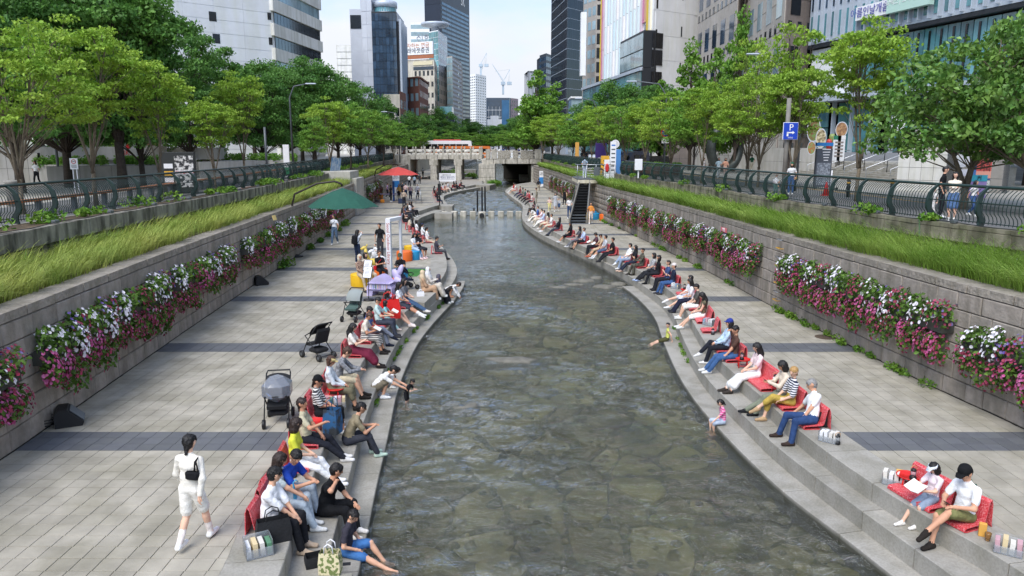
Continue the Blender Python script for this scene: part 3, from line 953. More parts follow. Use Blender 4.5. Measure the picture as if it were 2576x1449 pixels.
# ------------------------------------------------------------------ grass and weeds
def blades(N, pos, length, width, lean, spread, seed, segs=3):
 g = np.random.default_rng(seed)
 L = np.asarray(length).reshape(-1, 1) * g.uniform(.6, 1.2, N)[:, None]
 a = g.uniform(0, 2 * pi, N)
 d = np.stack([np.cos(a), np.sin(a)], 1) * spread + np.asarray(lean)
 d /= np.linalg.norm(d, axis=1)[:, None]
 side = np.stack([-d[:, 1], d[:, 0]], 1)
 ben = g.uniform(.55, 1.0, N)[:, None]
 rows = []
 for k in range(segs + 1):
  t = k / segs
  out = d * (L * ben * (t ** 1.6) * .85)
  z = L * (t - .62 * ben * t ** 2.2)
  w = (width * (1 - t) ** .7 + .0005)
  c = np.concatenate([pos[:, :2] + out, pos[:, 2:3] + z], 1)
  s3 = np.concatenate([side, np.zeros((N, 1))], 1) * w
  rows.append(c - s3); rows.append(c + s3)
 V = np.stack(rows, 1).reshape(-1, 3)
 b = (np.arange(N) * (segs + 1) * 2)[:, None]
 F = np.concatenate([b + np.array([2 * k, 2 * k + 1, 2 * k + 3, 2 * k + 2]) for k in range(segs)])
 return V, F
M_GRL = mat('grass_left', '#a6ac58', 0.6, col2='#82a046', scale=.7, fac=(.35, .7), island=.28, trans=.25, spec=.3)
M_GRR = mat('grass_right', '#86a845', 0.6, col2='#acc262', scale=.6, fac=(.4, .7), island=.28, trans=.25, spec=.3)
M_WEED = mat('weed_leaf', '#4f7d2a', 0.6, col2='#7fa03a', scale=1.5, island=.3, trans=.25, spec=.3)
def grass_strip(name, label, ca, cb, y0, y1, z, m, lean, n0, length, width, seed, fa=.03, fb=.95, gaps=0.0):
 g = np.random.default_rng(seed)
 u = g.uniform(0, 1, n0)
 y = y0 * (y1 / y0) ** u
 f = g.uniform(fa, fb, n0)
 xa = np.interp(y, ca.P[:, 1], ca.P[:, 0]); xb = np.interp(y, cb.P[:, 1], cb.P[:, 0])
 pos = np.stack([xa + (xb - xa) * f, y, np.full(n0, z)], 1)
 cl_ = g.uniform(0, 1, (n0 // 28, 2)); cy = y0 * (y1 / y0) ** cl_[:, 0]; cf = fa + (fb - fa) * cl_[:, 1]; ci = g.integers(0, len(cl_), n0); sp = .05 + .1 * cy[ci] / 20
 cxa = np.interp(cy, ca.P[:, 1], ca.P[:, 0]); cxb = np.interp(cy, cb.P[:, 1], cb.P[:, 0]); cx_ = cxa + (cxb - cxa) * cf
 m_ = g.uniform(0, 1, n0) < .8
 pos[m_, 0] = (cx_[ci] + g.normal(0, 1, n0) * sp)[m_]; pos[m_, 1] = (cy[ci] + g.normal(0, 1, n0) * sp)[m_]
 lo_, hi_ = np.minimum(xa, xb), np.maximum(xa, xb); pxa = np.interp(pos[:, 1], ca.P[:, 1], ca.P[:, 0]); pxb = np.interp(pos[:, 1], cb.P[:, 1], cb.P[:, 0]); w_ = pxb - pxa; pos[:, 0] = pxa + np.clip((pos[:, 0] - pxa) / w_, fa, fb) * w_
 if gaps:
  keep = (np.sin(y * 1.3) + np.sin(y * .53 + 1) + g.uniform(-1, 1, n0)) > gaps
  pos = pos[keep]
 N = len(pos)
 far = np.clip(pos[:, 1] / 22, 1, 4)
 V, F = blades(N, pos, length * np.ones(N), (width * far)[:, None], lean, .75, seed)
 return link(name, fastmesh(name, V, F, [m]), label=label, cat='grass', kind='stuff')
grass_strip('long_grass', 'yellowish drooping grass on the ledge above the wide promenade', LB, LU, 7, 100, CAPZ - .1, M_GRL, (.75, .1), 34000, .95, .008, 1, fa=.16, fb=.98)
grass_strip('long_grass', 'bright green drooping grass on the ledge above the narrower promenade', RB, RU, 9, 112, CAPZ - .1, M_GRR, (-.8, -.15), 38000, 1.15, .008, 2, fa=.12, fb=.92)
grass_strip('tall_weed', 'tufts of taller weeds along the foot of the concrete parapet', LB, LU, 9, 100, CAPZ - .1, M_WEED, (.3, 0), 5000, .85, .012, 5, fa=.7, fb=.99, gaps=.6)
def leaf_cloud(N, centre, rad, size, seed, flat=0.5, curl=.25, shell=0.0, long=1.6):
 g = np.random.default_rng(seed)
 centre = np.atleast_2d(centre); rad = np.atleast_2d(rad)
 idx = g.integers(0, len(centre), N)
 d = g.normal(size=(N, 3)); d /= np.linalg.norm(d, axis=1)[:, None]
 r = g.uniform(0, 1, N) ** (1 / 3 if not shell else shell)
 P = centre[idx] + d * r[:, None] * rad[idx]
 nrm = g.normal(size=(N, 3)) * (1 - flat) + np.array([0, 0, 1.0]) * flat + d * .25
 nrm /= np.linalg.norm(nrm, axis=1)[:, None]
 a = g.normal(size=(N, 3)); ax = np.cross(nrm, a); ax /= np.linalg.norm(ax, axis=1)[:, None] + 1e-9
 ay = np.cross(nrm, ax)
 s = (size * g.uniform(.65, 1.3, N))[:, None]
 A = P - ax * s * long * .5; B = P + ax * s * long * .5 - nrm * s * curl
 C = P + ay * s * .5 + nrm * s * curl * .6; D = P - ay * s * .5 + nrm * s * curl * .6
 V = np.stack([A, D, B, C], 1).reshape(-1, 3)
 b = (np.arange(N) * 4)[:, None]
 F = np.concatenate([b + np.array([0, 1, 2]), b + np.array([0, 2, 3])])
 return V, F
def weeds(name, label, pts, size, n, m, seed, rad=(.25, .25, .14)):
 c = np.array(pts); g = np.random.default_rng(seed)
 V, F = leaf_cloud(n * len(c), c, np.tile(rad, (len(c), 1)) * g.uniform(.6, 1.3, (len(c), 1)), size, seed, flat=.35)
 return link(name, fastmesh(name, V, F, [m]), label=label, cat='plants', kind='stuff')
g0 = np.random.default_rng(4)
pl = []
for y in g0.uniform(13, 95, 150):
 if sin(y * .9) + g0.uniform(-.8, .8) > .1:
  pl.append((LU.x_at(y) + (LF.x_at(y) - LU.x_at(y)) * g0.uniform(.2, .9), y, UZ + .1))
weeds('weed_patch', 'green weeds growing along the foot of the railing on the concrete parapet', pl, .10, 60, M_WEED, 6, (.45, .5, .22))
pr_ = []
for y in [18.4, 18.7, 19.0, 22.3, 24.9, 25.2, 31, 31.4, 38, 44, 51, 54, 70, 76, 83, 90, 97, 104]:
 pr_.append((RU.x_at(y) + .1, y, UZ + .1))
weeds('weed_patch', 'small leafy weeds at the foot of the railing on the mossy parapet', pr_, .085, 110, M_WEED, 7, (.4, .45, .18))
pw = []
for y in g0.uniform(13.5, 60, 120):
 if sin(y * 1.1) + sin(y * .37) + g0.uniform(-.7, .7) > .2:
  pw.append((RB.x_at(y) - g0.uniform(.05, .22), y, .07))
weeds('weed_patch', 'low green weeds rooted along the foot of the wall on the narrower promenade', pw, .055, 70, M_WEED, 8, (.16, .3, .13))
pj = []
for y in g0.uniform(17.5, 31, 26):
 pj.append((L2a.x_at(y) + .04, y, -.6))
for y in g0.uniform(19, 27, 7):
 pj.append((R2.x_at(y) - .05, y, -.62))
weeds('weed_patch', 'small weeds sprouting in the joint of the granite steps', pj, .04, 45, M_WEED, 9, (.07, .18, .07))
pz = []
for y in (34.5, 35.4, 41, 44, 47, 50, 53.2, 54.4):
 pz.append((LB.x_at(y) + .25, y, .15))
weeds('weed_patch', 'green weeds below the flower boxes on the wide promenade', pz, .09, 120, M_WEED, 19, (.3, .5, .25))
# ------------------------------------------------------------------ flower boxes hung on the walls
M_PETF = mat('petunia_leaf', '#6c8f3c', 0.6, col2='#39541f', scale=4, island=.3, trans=.2, spec=.3)
M_PWH = mat('petal_white', '#ece9f0', 0.6, island=.06, trans=.2)
M_PMG = mat('petal_magenta', '#c04a88', 0.6, col2='#d07aaa', scale=8, island=.25, trans=.2)
M_PRD = mat('petal_red', '#9c2c4c', 0.6, col2='#8a4058', scale=8, island=.35, trans=.15)
M_PVI = mat('petal_violet', '#5a3a92', 0.6, col2='#8f86b8', scale=8, island=.25, trans=.2)
M_BOX = mat('planter_box', '#3a3a34', 0.8, var=.2)
def flowers(N, centre, rad, size, seed, face):
 g = np.random.default_rng(seed)
 centre = np.atleast_2d(centre); rad = np.atleast_2d(rad)
 idx = g.integers(0, len(centre), N)
 d = g.normal(size=(N, 3)); d += np.array(face) * .55; d /= np.linalg.norm(d, axis=1)[:, None]
 P = centre[idx] + d * g.uniform(.85, 1.07, N)[:, None] * rad[idx]
 nrm = d * .7 + np.array(face) * .6 + g.normal(size=(N, 3)) * .25; nrm /= np.linalg.norm(nrm, axis=1)[:, None]
 ax = np.cross(nrm, g.normal(size=(N, 3))); ax /= np.linalg.norm(ax, axis=1)[:, None] + 1e-9
 ay = np.cross(nrm, ax)
 s = (size * g.uniform(.75, 1.2, N))[:, None]
 V = [P - nrm * s * .25]
 for k in range(6):
  a = 2 * pi * k / 6
  V.append(P + ax * s * cos(a) * .5 + ay * s * sin(a) * .5)
 V = np.stack(V, 1).reshape(-1, 3)
 b = (np.arange(N) * 7)[:, None]
 F = np.concatenate([b + np.array([0, 1 + k, 1 + (k + 1) % 6]) for k in range(6)])
 return V, F
FACE = (0, -.85, .5)
def make_planter(seed, wh, mg, rd, vi):
 g = np.random.default_rng(seed)
 k = 7
 cx = np.linspace(-.72, .72, k)
 up = np.stack([cx + g.uniform(-.08, .08, k), np.full(k, -.22) + g.uniform(-.05, .05, k), g.uniform(-.02, .14, k)], 1)
 lo = np.stack([cx + g.uniform(-.08, .08, k), np.full(k, -.26) + g.uniform(-.06, .04, k), g.uniform(-.62, -.28, k)], 1)
 ru = np.tile((.24, .24, .26), (k, 1)); rl = np.tile((.22, .17, .30), (k, 1))
 C, R = np.vstack([up, lo]), np.vstack([ru, rl])
 root = thing('flower_box', 'flower box', 'planter')
 mb = MB(); mb.box(-.8, .8, -.28, -.03, -.22, -.02); mb.build('trough', M_BOX, root)
 V, F = leaf_cloud(900, C, R * .95, .062, seed, flat=.3)
 link('foliage', fastmesh('foliage', V, F, [M_PETF]), root)
 V, F = flowers(rd, C[k - 2:], R[k - 2:], .058, seed + 1, FACE)
 link('dark_red_blooms', fastmesh('dark_red_blooms', V, F, [M_PRD]), root, kind='stuff')
 V, F = flowers(mg, lo[g.integers(0, k, 3)], rl[:3], .06, seed + 2, FACE)
 link('pink_blooms', fastmesh('pink_blooms', V, F, [M_PMG]), root, kind='stuff')
 i = g.integers(0, k, 3)
 V, F = flowers(wh, np.vstack([up[i], up[i] - (0, 0, .16)]), np.vstack([ru[:3], ru[:3]]), .068, seed + 3, FACE)
 link('white_blooms', fastmesh('white_blooms', V, F, [M_PWH]), root, kind='stuff')
 V, F = flowers(vi, up[g.integers(0, k, 2)], ru[:2], .06, seed + 4, FACE)
 link('violet_blooms', fastmesh('violet_blooms', V, F, [M_PVI]), root, kind='stuff')
 return root
protos = [make_planter(101, 110, 90, 330, 12), make_planter(117, 140, 150, 260, 26), make_planter(133, 65, 240, 320, 14), make_planter(149, 120, 70, 300, 44)]
used = [False] * 4
def put_planter(kind, p, rz, label, group, s=(1, 1, 1)):
 if not used[kind]:
  used[kind] = True; o = protos[kind]; o.location = p; o.rotation_euler = (0, 0, rz); o['label'] = label; o['group'] = group; o.scale = s
  return o
 return dup(protos[kind], p, rz, label, group, s)
PLL = [(10.4, 1.35, 0), (12.5, 1.3, 2), (14.9, 1.35, 1), (16.3, 1.4, 1), (18.2, 1.4, 0), (20.0, 1.4, 3), (22.2, 1.4, 0), (24.2, 1.42, 1), (26.2, 1.42, 3), (29.4, 1.4, 0), (32, 1.4, 2), (34.4, 1.4, 3), (37.2, 1.38, 0), (39.8, 1.38, 1), (42.4, 1.38, 3), (45.4, 1.36, 0), (48.4, 1.36, 1), (51.2, 1.36, 0), (70, 1.3, 3), (73, 1.3, 0), (76, 1.3, 2), (79.5, 1.3, 3)]
PLR = [(11.5, 1.3, 1), (13.5, 1.35, 2), (15.2, 1.3, 3), (17.3, 1.5, 2), (19.0, 1.5, 1), (20.8, 1.5, 0), (22.6, 1.5, 2), (24.3, 1.5, 3), (28.0, 1.5, 1), (30.0, 1.5, 2), (32.0, 1.5, 0), (34.3, 1.5, 3), (36.8, 1.45, 0), (39.2, 1.45, 2), (41.8, 1.45, 1), (44.6, 1.45, 0), (47.4, 1.45, 3), (50.4, 1.45, 2), (53, 1.45, 0), (72, 1.35, 1), (75.5, 1.35, 0), (79, 1.35, 3), (83, 1.35, 2), (87.5, 1.35, 0), (92, 1.35, 3)]
KL = ['dark red, white and a few violet blooms', 'white, pink and dark red blooms', 'mostly pink and dark red blooms', 'white, dark red and many violet blooms']
for y, z, k in PLL:
 s = LB.s_at(y); u = LB.tan(s); q = LB.pos(s)
 put_planter(k, (q[0], q[1], z + .32), atan2(u[1], u[0]), 'wall box of %s on the wide promenade' % KL[k], 'flower boxes along the wide promenade', (.92, 1.2, rng.uniform(1.1, 1.4)))
for y, z, k in PLR:
 s = RB.s_at(y); u = RB.tan(s); q = RB.pos(s)
 put_planter(k, (q[0], q[1], z + .22), atan2(u[1], u[0]) + pi, 'wall box of %s on the narrower promenade' % KL[k], 'flower boxes along the narrower promenade', (.94, 1.2, rng.uniform(1.1, 1.4)))
# ------------------------------------------------------------------ trees
M_BARKL = mat('bark_pale', '#716655', 0.9, var=.2, scale=8, bump=.5, bscale=25)
M_BARKD = mat('bark_dark', '#4a4038', 0.95, var=.25, scale=8, bump=.6, bscale=20)
M_LEAFL = mat('leaf_light', '#7fa638', 0.55, col2='#a3bf4a', scale=.8, fac=(.35, .68), island=.3, trans=.35, spec=.35)
M_LEAFM = mat('leaf_mid', '#669638', 0.55, col2='#86aa44', scale=.8, fac=(.35, .68), island=.3, trans=.32, spec=.35)
M_LEAFD = mat('leaf_dark', '#4c7a38', 0.55, col2='#6a9440', scale=.5, fac=(.35, .68), island=.32, trans=.28, spec=.35)
M_LEAFG = mat('leaf_magnolia', '#4f7d36', 0.45, col2='#7fa048', scale=1.2, fac=(.35, .68), island=.3, trans=.28, spec=.5)
def make_tree(name, seed, H, crown_r, crown_z, stems, bark, leaf, nclump, nleaf, lsize, flat, clump=(.9, .9, .35), trunk_r=.12, spread=.35, shape='vase', bare=.32):
 rr = random.Random(seed); g = np.random.default_rng(seed)
 mb = MB()
 tips = []
 fork = H * bare * rr.uniform(.5, .8) if stems > 1 else H * bare
 if stems > 1:
  mb.tube([(0, 0, -.1), (.02, 0, fork * .5), (0, .03, fork)], [trunk_r * 1.3, trunk_r, trunk_r * .95], n=8)
 cl, cr_ = [], []
 for i in range(nclump):
  for _ in range(40):
   x, y, zt = rr.uniform(-1, 1), rr.uniform(-1, 1), rr.uniform(0, 1)
   rad = hypot(x, y)
   if shape == 'vase': lim = .35 + .75 * zt if zt < .55 else max(.12, 1.02 - (zt - .55) * 1.9 * .95)
   elif shape == 'dome': lim = sqrt(max(.02, 1 - (zt * 1.05 - .25) ** 2 / .72)) if zt < 1 else 0
   elif shape == 'cone': lim = max(.08, 1.0 - zt * .95) * (1 if zt > .08 else .7)
   else: lim = 1
   if rad < lim and (rad > lim * .35 or rr.random() < .3): break
  cl.append((x * crown_r, y * crown_r, crown_z + zt * (H - crown_z)))
  k = rr.uniform(.65, 1.25)
  cr_.append((clump[0] * k, clump[1] * k, clump[2] * k))
 cl = np.array(cl); cr_ = np.array(cr_)
 mains = []
 for s in range(stems):
  a = 2 * pi * s / stems + rr.uniform(-.4, .4)
  r0 = trunk_r * (.62 if stems > 1 else 1)
  pts, rs = [], []
  top = H * rr.uniform(.72, .88)
  base = fork * .9 if stems > 1 else -.1
  for k in range(7):
   t = k / 6
   off = spread * crown_r * (t ** 1.1) * (1 if stems > 1 else .15)
   pts.append(Vector((cos(a) * off + .05 * sin(3 * t + s), sin(a) * off + .05 * cos(4 * t + s), base + (top - base) * t)))
   rs.append(r0 * (1 - .85 * t) + .008)
  mb.tube(pts, rs, n=7)
  mains.append(pts)
 for i, c in enumerate(cl):
  c = Vector(c)
  m = min(mains, key=lambda P: min((p - c).length for p in P))
  st = [p for p in m if p.z < c.z - .08 * H] or [m[1]]
  p0 = st[-1] if len(st) < 3 else st[rr.randint(len(st) - 2, len(st) - 1)]
  if rr.random() < .75:
   mid = p0.lerp(c, .55) + Vector((0, 0, .06 * H * rr.uniform(.2, 1)))
   rad = trunk_r * .26 * rr.uniform(.6, 1)
   mb.tube([p0, p0.lerp(mid, .5) + Vector((rr.uniform(-.1, .1), rr.uniform(-.1, .1), 0)), mid, c], [rad, rad * .8, rad * .55, .006], n=5, cap=False)
 root = thing(name, name, 'tree')
 mb.build('trunk', bark, root)
 V, F = leaf_cloud(nleaf, cl, cr_, lsize, seed, flat=flat)
 link('crown', fastmesh('crown', V, F, [leaf]), root)
 return root
TR = {
 'light': [make_tree('maple_tree', 11, 6.0, 2.3, 2.75, 4, M_BARKL, M_LEAFL, 130, 9000, .085, .55, (.44, .44, .13), .075, .5, 'vase'),
   make_tree('maple_tree', 12, 6.0, 2.1, 2.7, 3, M_BARKL, M_LEAFL, 120, 8200, .085, .55, (.44, .44, .13), .07, .45, 'vase'),
   make_tree('maple_tree', 13, 6.0, 2.6, 2.75, 5, M_BARKL, M_LEAFL, 140, 9800, .085, .55, (.46, .46, .14), .075, .5, 'dome')],
 'mid': [make_tree('young_tree', 21, 6.0, 2.3, 2.6, 3, M_BARKL, M_LEAFM, 105, 6800, .105, .5, (.5, .5, .18), .08, .4, 'dome'),
   make_tree('young_tree', 22, 6.0, 2.0, 2.6, 1, M_BARKD, M_LEAFM, 95, 6400, .105, .5, (.5, .5, .18), .09, .3, 'dome')],
 'dark': [make_tree('zelkova_tree', 31, 12, 4.6, 3.2, 3, M_BARKD, M_LEAFD, 140, 19000, .17, .45, (1.05, 1.05, .55), .24, .35, 'dome'),
   make_tree('zelkova_tree', 32, 12, 4.2, 3.0, 2, M_BARKD, M_LEAFD, 130, 18000, .17, .45, (1.0, 1.0, .55), .24, .35, 'dome'),
   make_tree('zelkova_tree', 33, 12, 5.0, 3.4, 4, M_BARKD, M_LEAFD, 150, 20000, .17, .45, (1.1, 1.1, .5), .26, .35, 'vase')],
 'ginkgo': [make_tree('ginkgo_tree', 41, 10, 2.5, 1.8, 1, M_BARKD, M_LEAFM, 90, 8000, .17, .4, (.6, .6, .38), .15, .1, 'cone'),
   make_tree('ginkgo_tree', 42, 10, 2.2, 2.0, 1, M_BARKD, M_LEAFM, 70, 6000, .17, .4, (.55, .55, .36), .15, .1, 'cone')],
 'magnolia': [make_tree('magnolia_tree', 51, 6.2, 3.6, 1.9, 3, M_BARKL, M_LEAFG, 95, 9500, .135, .4, (.75, .75, .4), .13, .5, 'dome', bare=.22)],
 'sparse': [make_tree('sparse_tree', 61, 8.0, 1.9, 2.6, 3, M_BARKD, M_LEAFL, 40, 2300, .13, .5, (.5, .5, .25), .11, .4, 'vase')],
}
tused = {}
def tree(kind, i, px, Y, H, label, group, wide=1.0, rz=None, pyt=None, z=STZ):
 i = i % len(TR[kind])
 src = TR[kind][i]
 base = {'light': 6, 'mid': 6, 'dark': 12, 'ginkgo': 10, 'magnolia': 6.2, 'sparse': 8}[kind]
 s = H / base
 X = lat(px, Y)
 rz = rng.uniform(0, 6.28) if rz is None else rz
 if (kind, i) in tused:
  return dup(src, (X, Y, z), rz, label, group, (s * wide, s * wide, s))
 tused[(kind, i)] = 1
 src.location = (X, Y, z); src.rotation_euler = (0, 0, rz); src.scale = (s * wide, s * wide, s)
 src['label'] = label; src['group'] = group
 return src
# ------------------------------------------------------------------ where the trees stand (picture column, distance, height)
GL, GD = 'light green trees along the railing of the plaza', 'large dark trees of the plaza'
la = 'light green slender tree by the bench rail on the plaza side'
for i, (px, Y, H, w) in enumerate([(228, 33, 7.8, .9), (395, 36, 6.6, .9), (40, 29, 7.3, .85), (535, 46, 5.4, .9), (612, 52, 7.6, .75)]):
 tree('light', i, px, Y, H, ['light green tree with pale fanning stems beside the round no-smoking sign', 'light green tree with pale stems next to the poster stand', 'yellow-green tree beside the person walking by the low stone wall', 'small light green tree just past the poster stand', 'tall slim light green tree beyond the poster stand'][i], GL, w)
for i, (px, Y, H, w) in enumerate([(830, 66, 6.6, .9), (880, 74, 6.8, .9), (925, 84, 6.6, .95), (965, 95, 6.4, 1.0), (990, 110, 6.0, 1.1), (790, 62, 5.0, .7)]):
 tree('mid' if i else 'light', i, px, Y, H, 'light green round tree at the far end of the plaza railing', GL, w)
DK = 'beside the walking woman|behind the no-smoking sign|before the clipped hedge|on the upper terrace|behind the red emblem stone|left of the stone litter bin|with forked trunk before the hedge|behind the poster stand|above the second hedge bed|before the white banded office|over the rental bicycles|beside the plaza street lamp|before the grey glass tower|before the low beige block|against the white office wall|next to the stone bridge end|rising behind the bicycles|behind the terrace shrubs|tallest above the hedge'.split('|')
for i, (px, Y, H, w) in enumerate([(40, 42, 12.5, .95), (165, 48, 13.5, .95), (300, 46, 13, .9), (100, 62, 17, .9), (265, 66, 15.8, .8), (-60, 52, 14, .95), (352, 48, 10.5, .8), (478, 66, 12.4, .78),
         (560, 74, 11.8, .85), (660, 76, 10.5, .95), (720, 84, 11.6, .9), (790, 88, 12.6, .9), (850, 104, 11.8, .95), (905, 118, 12.2, .95), (640, 98, 12.6, .95), (955, 128, 10.4, 1.0), (760, 108, 14, .95), (20, 70, 18.5, .95), (190, 78, 18.5, .85)]):
 tree('dark', i, px, Y, H, 'large dark tree ' + DK[i], GD, w)
GF = 'trees lining the street beyond the stone bridge'
for i, (px, Y, H, w) in enumerate([(1040, 150, 8.8, 1.0), (1075, 170, 9.6, 1.0), (1060, 200, 10.5, 1.0), (1110, 210, 12.5, 1.0), (1140, 240, 12, 1.1), (1168, 260, 11.5, 1.2), (1195, 280, 11, 1.3), (1225, 300, 10.5, 1.4), (1255, 290, 10.5, 1.3), (1280, 260, 10.5, 1.2), (1300, 220, 10.5, 1.1), (1325, 190, 11, 1.0)]):
 tree('dark', i, px, Y, H, 'dark green tree lining the street beyond the stone bridge', GF, w)
for i, (px, Y, H, w) in enumerate([(1050, 142, 5.6, 1.1), (1085, 158, 5.8, 1.2), (1130, 185, 6.2, 1.3), (1165, 200, 6.0, 1.4), (1200, 215, 6.0, 1.4), (1240, 215, 6.0, 1.4), (1275, 190, 6.2, 1.3), (1300, 165, 6.2, 1.2), (1320, 150, 6.2, 1.1)]):
 tree('mid', i, px, Y, H, 'small round green tree by the bus lane beyond the stone bridge', GF, w)
GR, GRB = 'young green trees along the road on the office side', 'tall trees along the pavement of the office side'
YT = 'at the end of the stone bridge|beside the bridge crowd|behind the amber banner|behind the far railing|beside the purple panel|behind the steel landing|behind the blue van|behind the brown planters|beside the no-parking sign|before the brown granite wall|left of the ring sculpture|right of the ring sculpture'.split('|')
for i, (px, Y, H, w) in enumerate([(1345, 128, 8.2, 1.1), (1365, 120, 7.4, 1.0), (1405, 108, 7.0, 1.0), (1440, 98, 6.6, .95), (1490, 88, 7.2, .9), (1530, 80, 6.7, .95), (1575, 74, 6.8, .95), (1625, 68, 6.7, .95), (1690, 62, 6.8, .95), (1745, 58, 6.9, .9), (1768, 53, 6.9, .8), (1882, 50, 7.0, .8)]):
 tree('light' if i % 3 else 'mid', i, px, Y, H, 'young green tree ' + YT[i], GR, w)
tree('light', 2, 1912, 48, 7.0, 'light green tree beside the blue parking sign, left of the wide stairs', GR, .9)
tree('light', 0, 2000, 45, 7.3, 'light green tree right behind the blue parking sign', GR, .9)
tree('light', 1, 2165, 36, 8.4, 'tall light green tree with dark stem in front of the office stairs', GR, .85)
tree('sparse', 0, 1985, 46, 10.5, 'thin tree with sparse leaves rising above the blue parking sign', GRB, .8)
tree('sparse', 0, 1885, 62, 12, 'nearly bare tall tree in front of the grey granite office', GRB, .6)
tree('magnolia', 0, 2440, 31.5, 7.0, 'broad large-leaved tree beside the white stone block', GR, 1.0, rz=.6)
tree('magnolia', 0, 2610, 29, 7.4, 'large-leaved tree next to the extinguisher sign', GR, .8, rz=2.2)
CT = 'before the black glass tower|beside the glass annex|next to the bus lane|before the granite office windows|above the ring sculpture|slim before the pale granite office|before the white hotel side'.split('|')
for i, (px, Y, H, w) in enumerate([(1348, 126, 16, 1.15), (1390, 140, 15, 1.1), (1318, 165, 11, 1.2), (1735, 78, 14.2, .85), (1790, 72, 12.5, .8), (1850, 70, 15.8, .65), (1660, 84, 10.5, .9)]):
 tree('ginkgo', i, px, Y, H, 'tall cone-shaped tree ' + CT[i], GRB, w)
for i, (px, Y, H, w) in enumerate([(1545, 100, 10.6, .95), (1600, 96, 10.3, .9), (1660, 92, 10.0, .9), (1470, 122, 9.5, .9)]):
 tree('dark', i, px, Y, H, 'dark rounded tree in front of the glass podium', GRB, w)
for i, (px, Y, H, w) in enumerate([(2520, 44, 7.4, .9), (2590, 48, 8.4, .9)]):
 tree('dark', i, px, Y, H, 'dark tree in the shade beside the glass entrance', GRB, w)
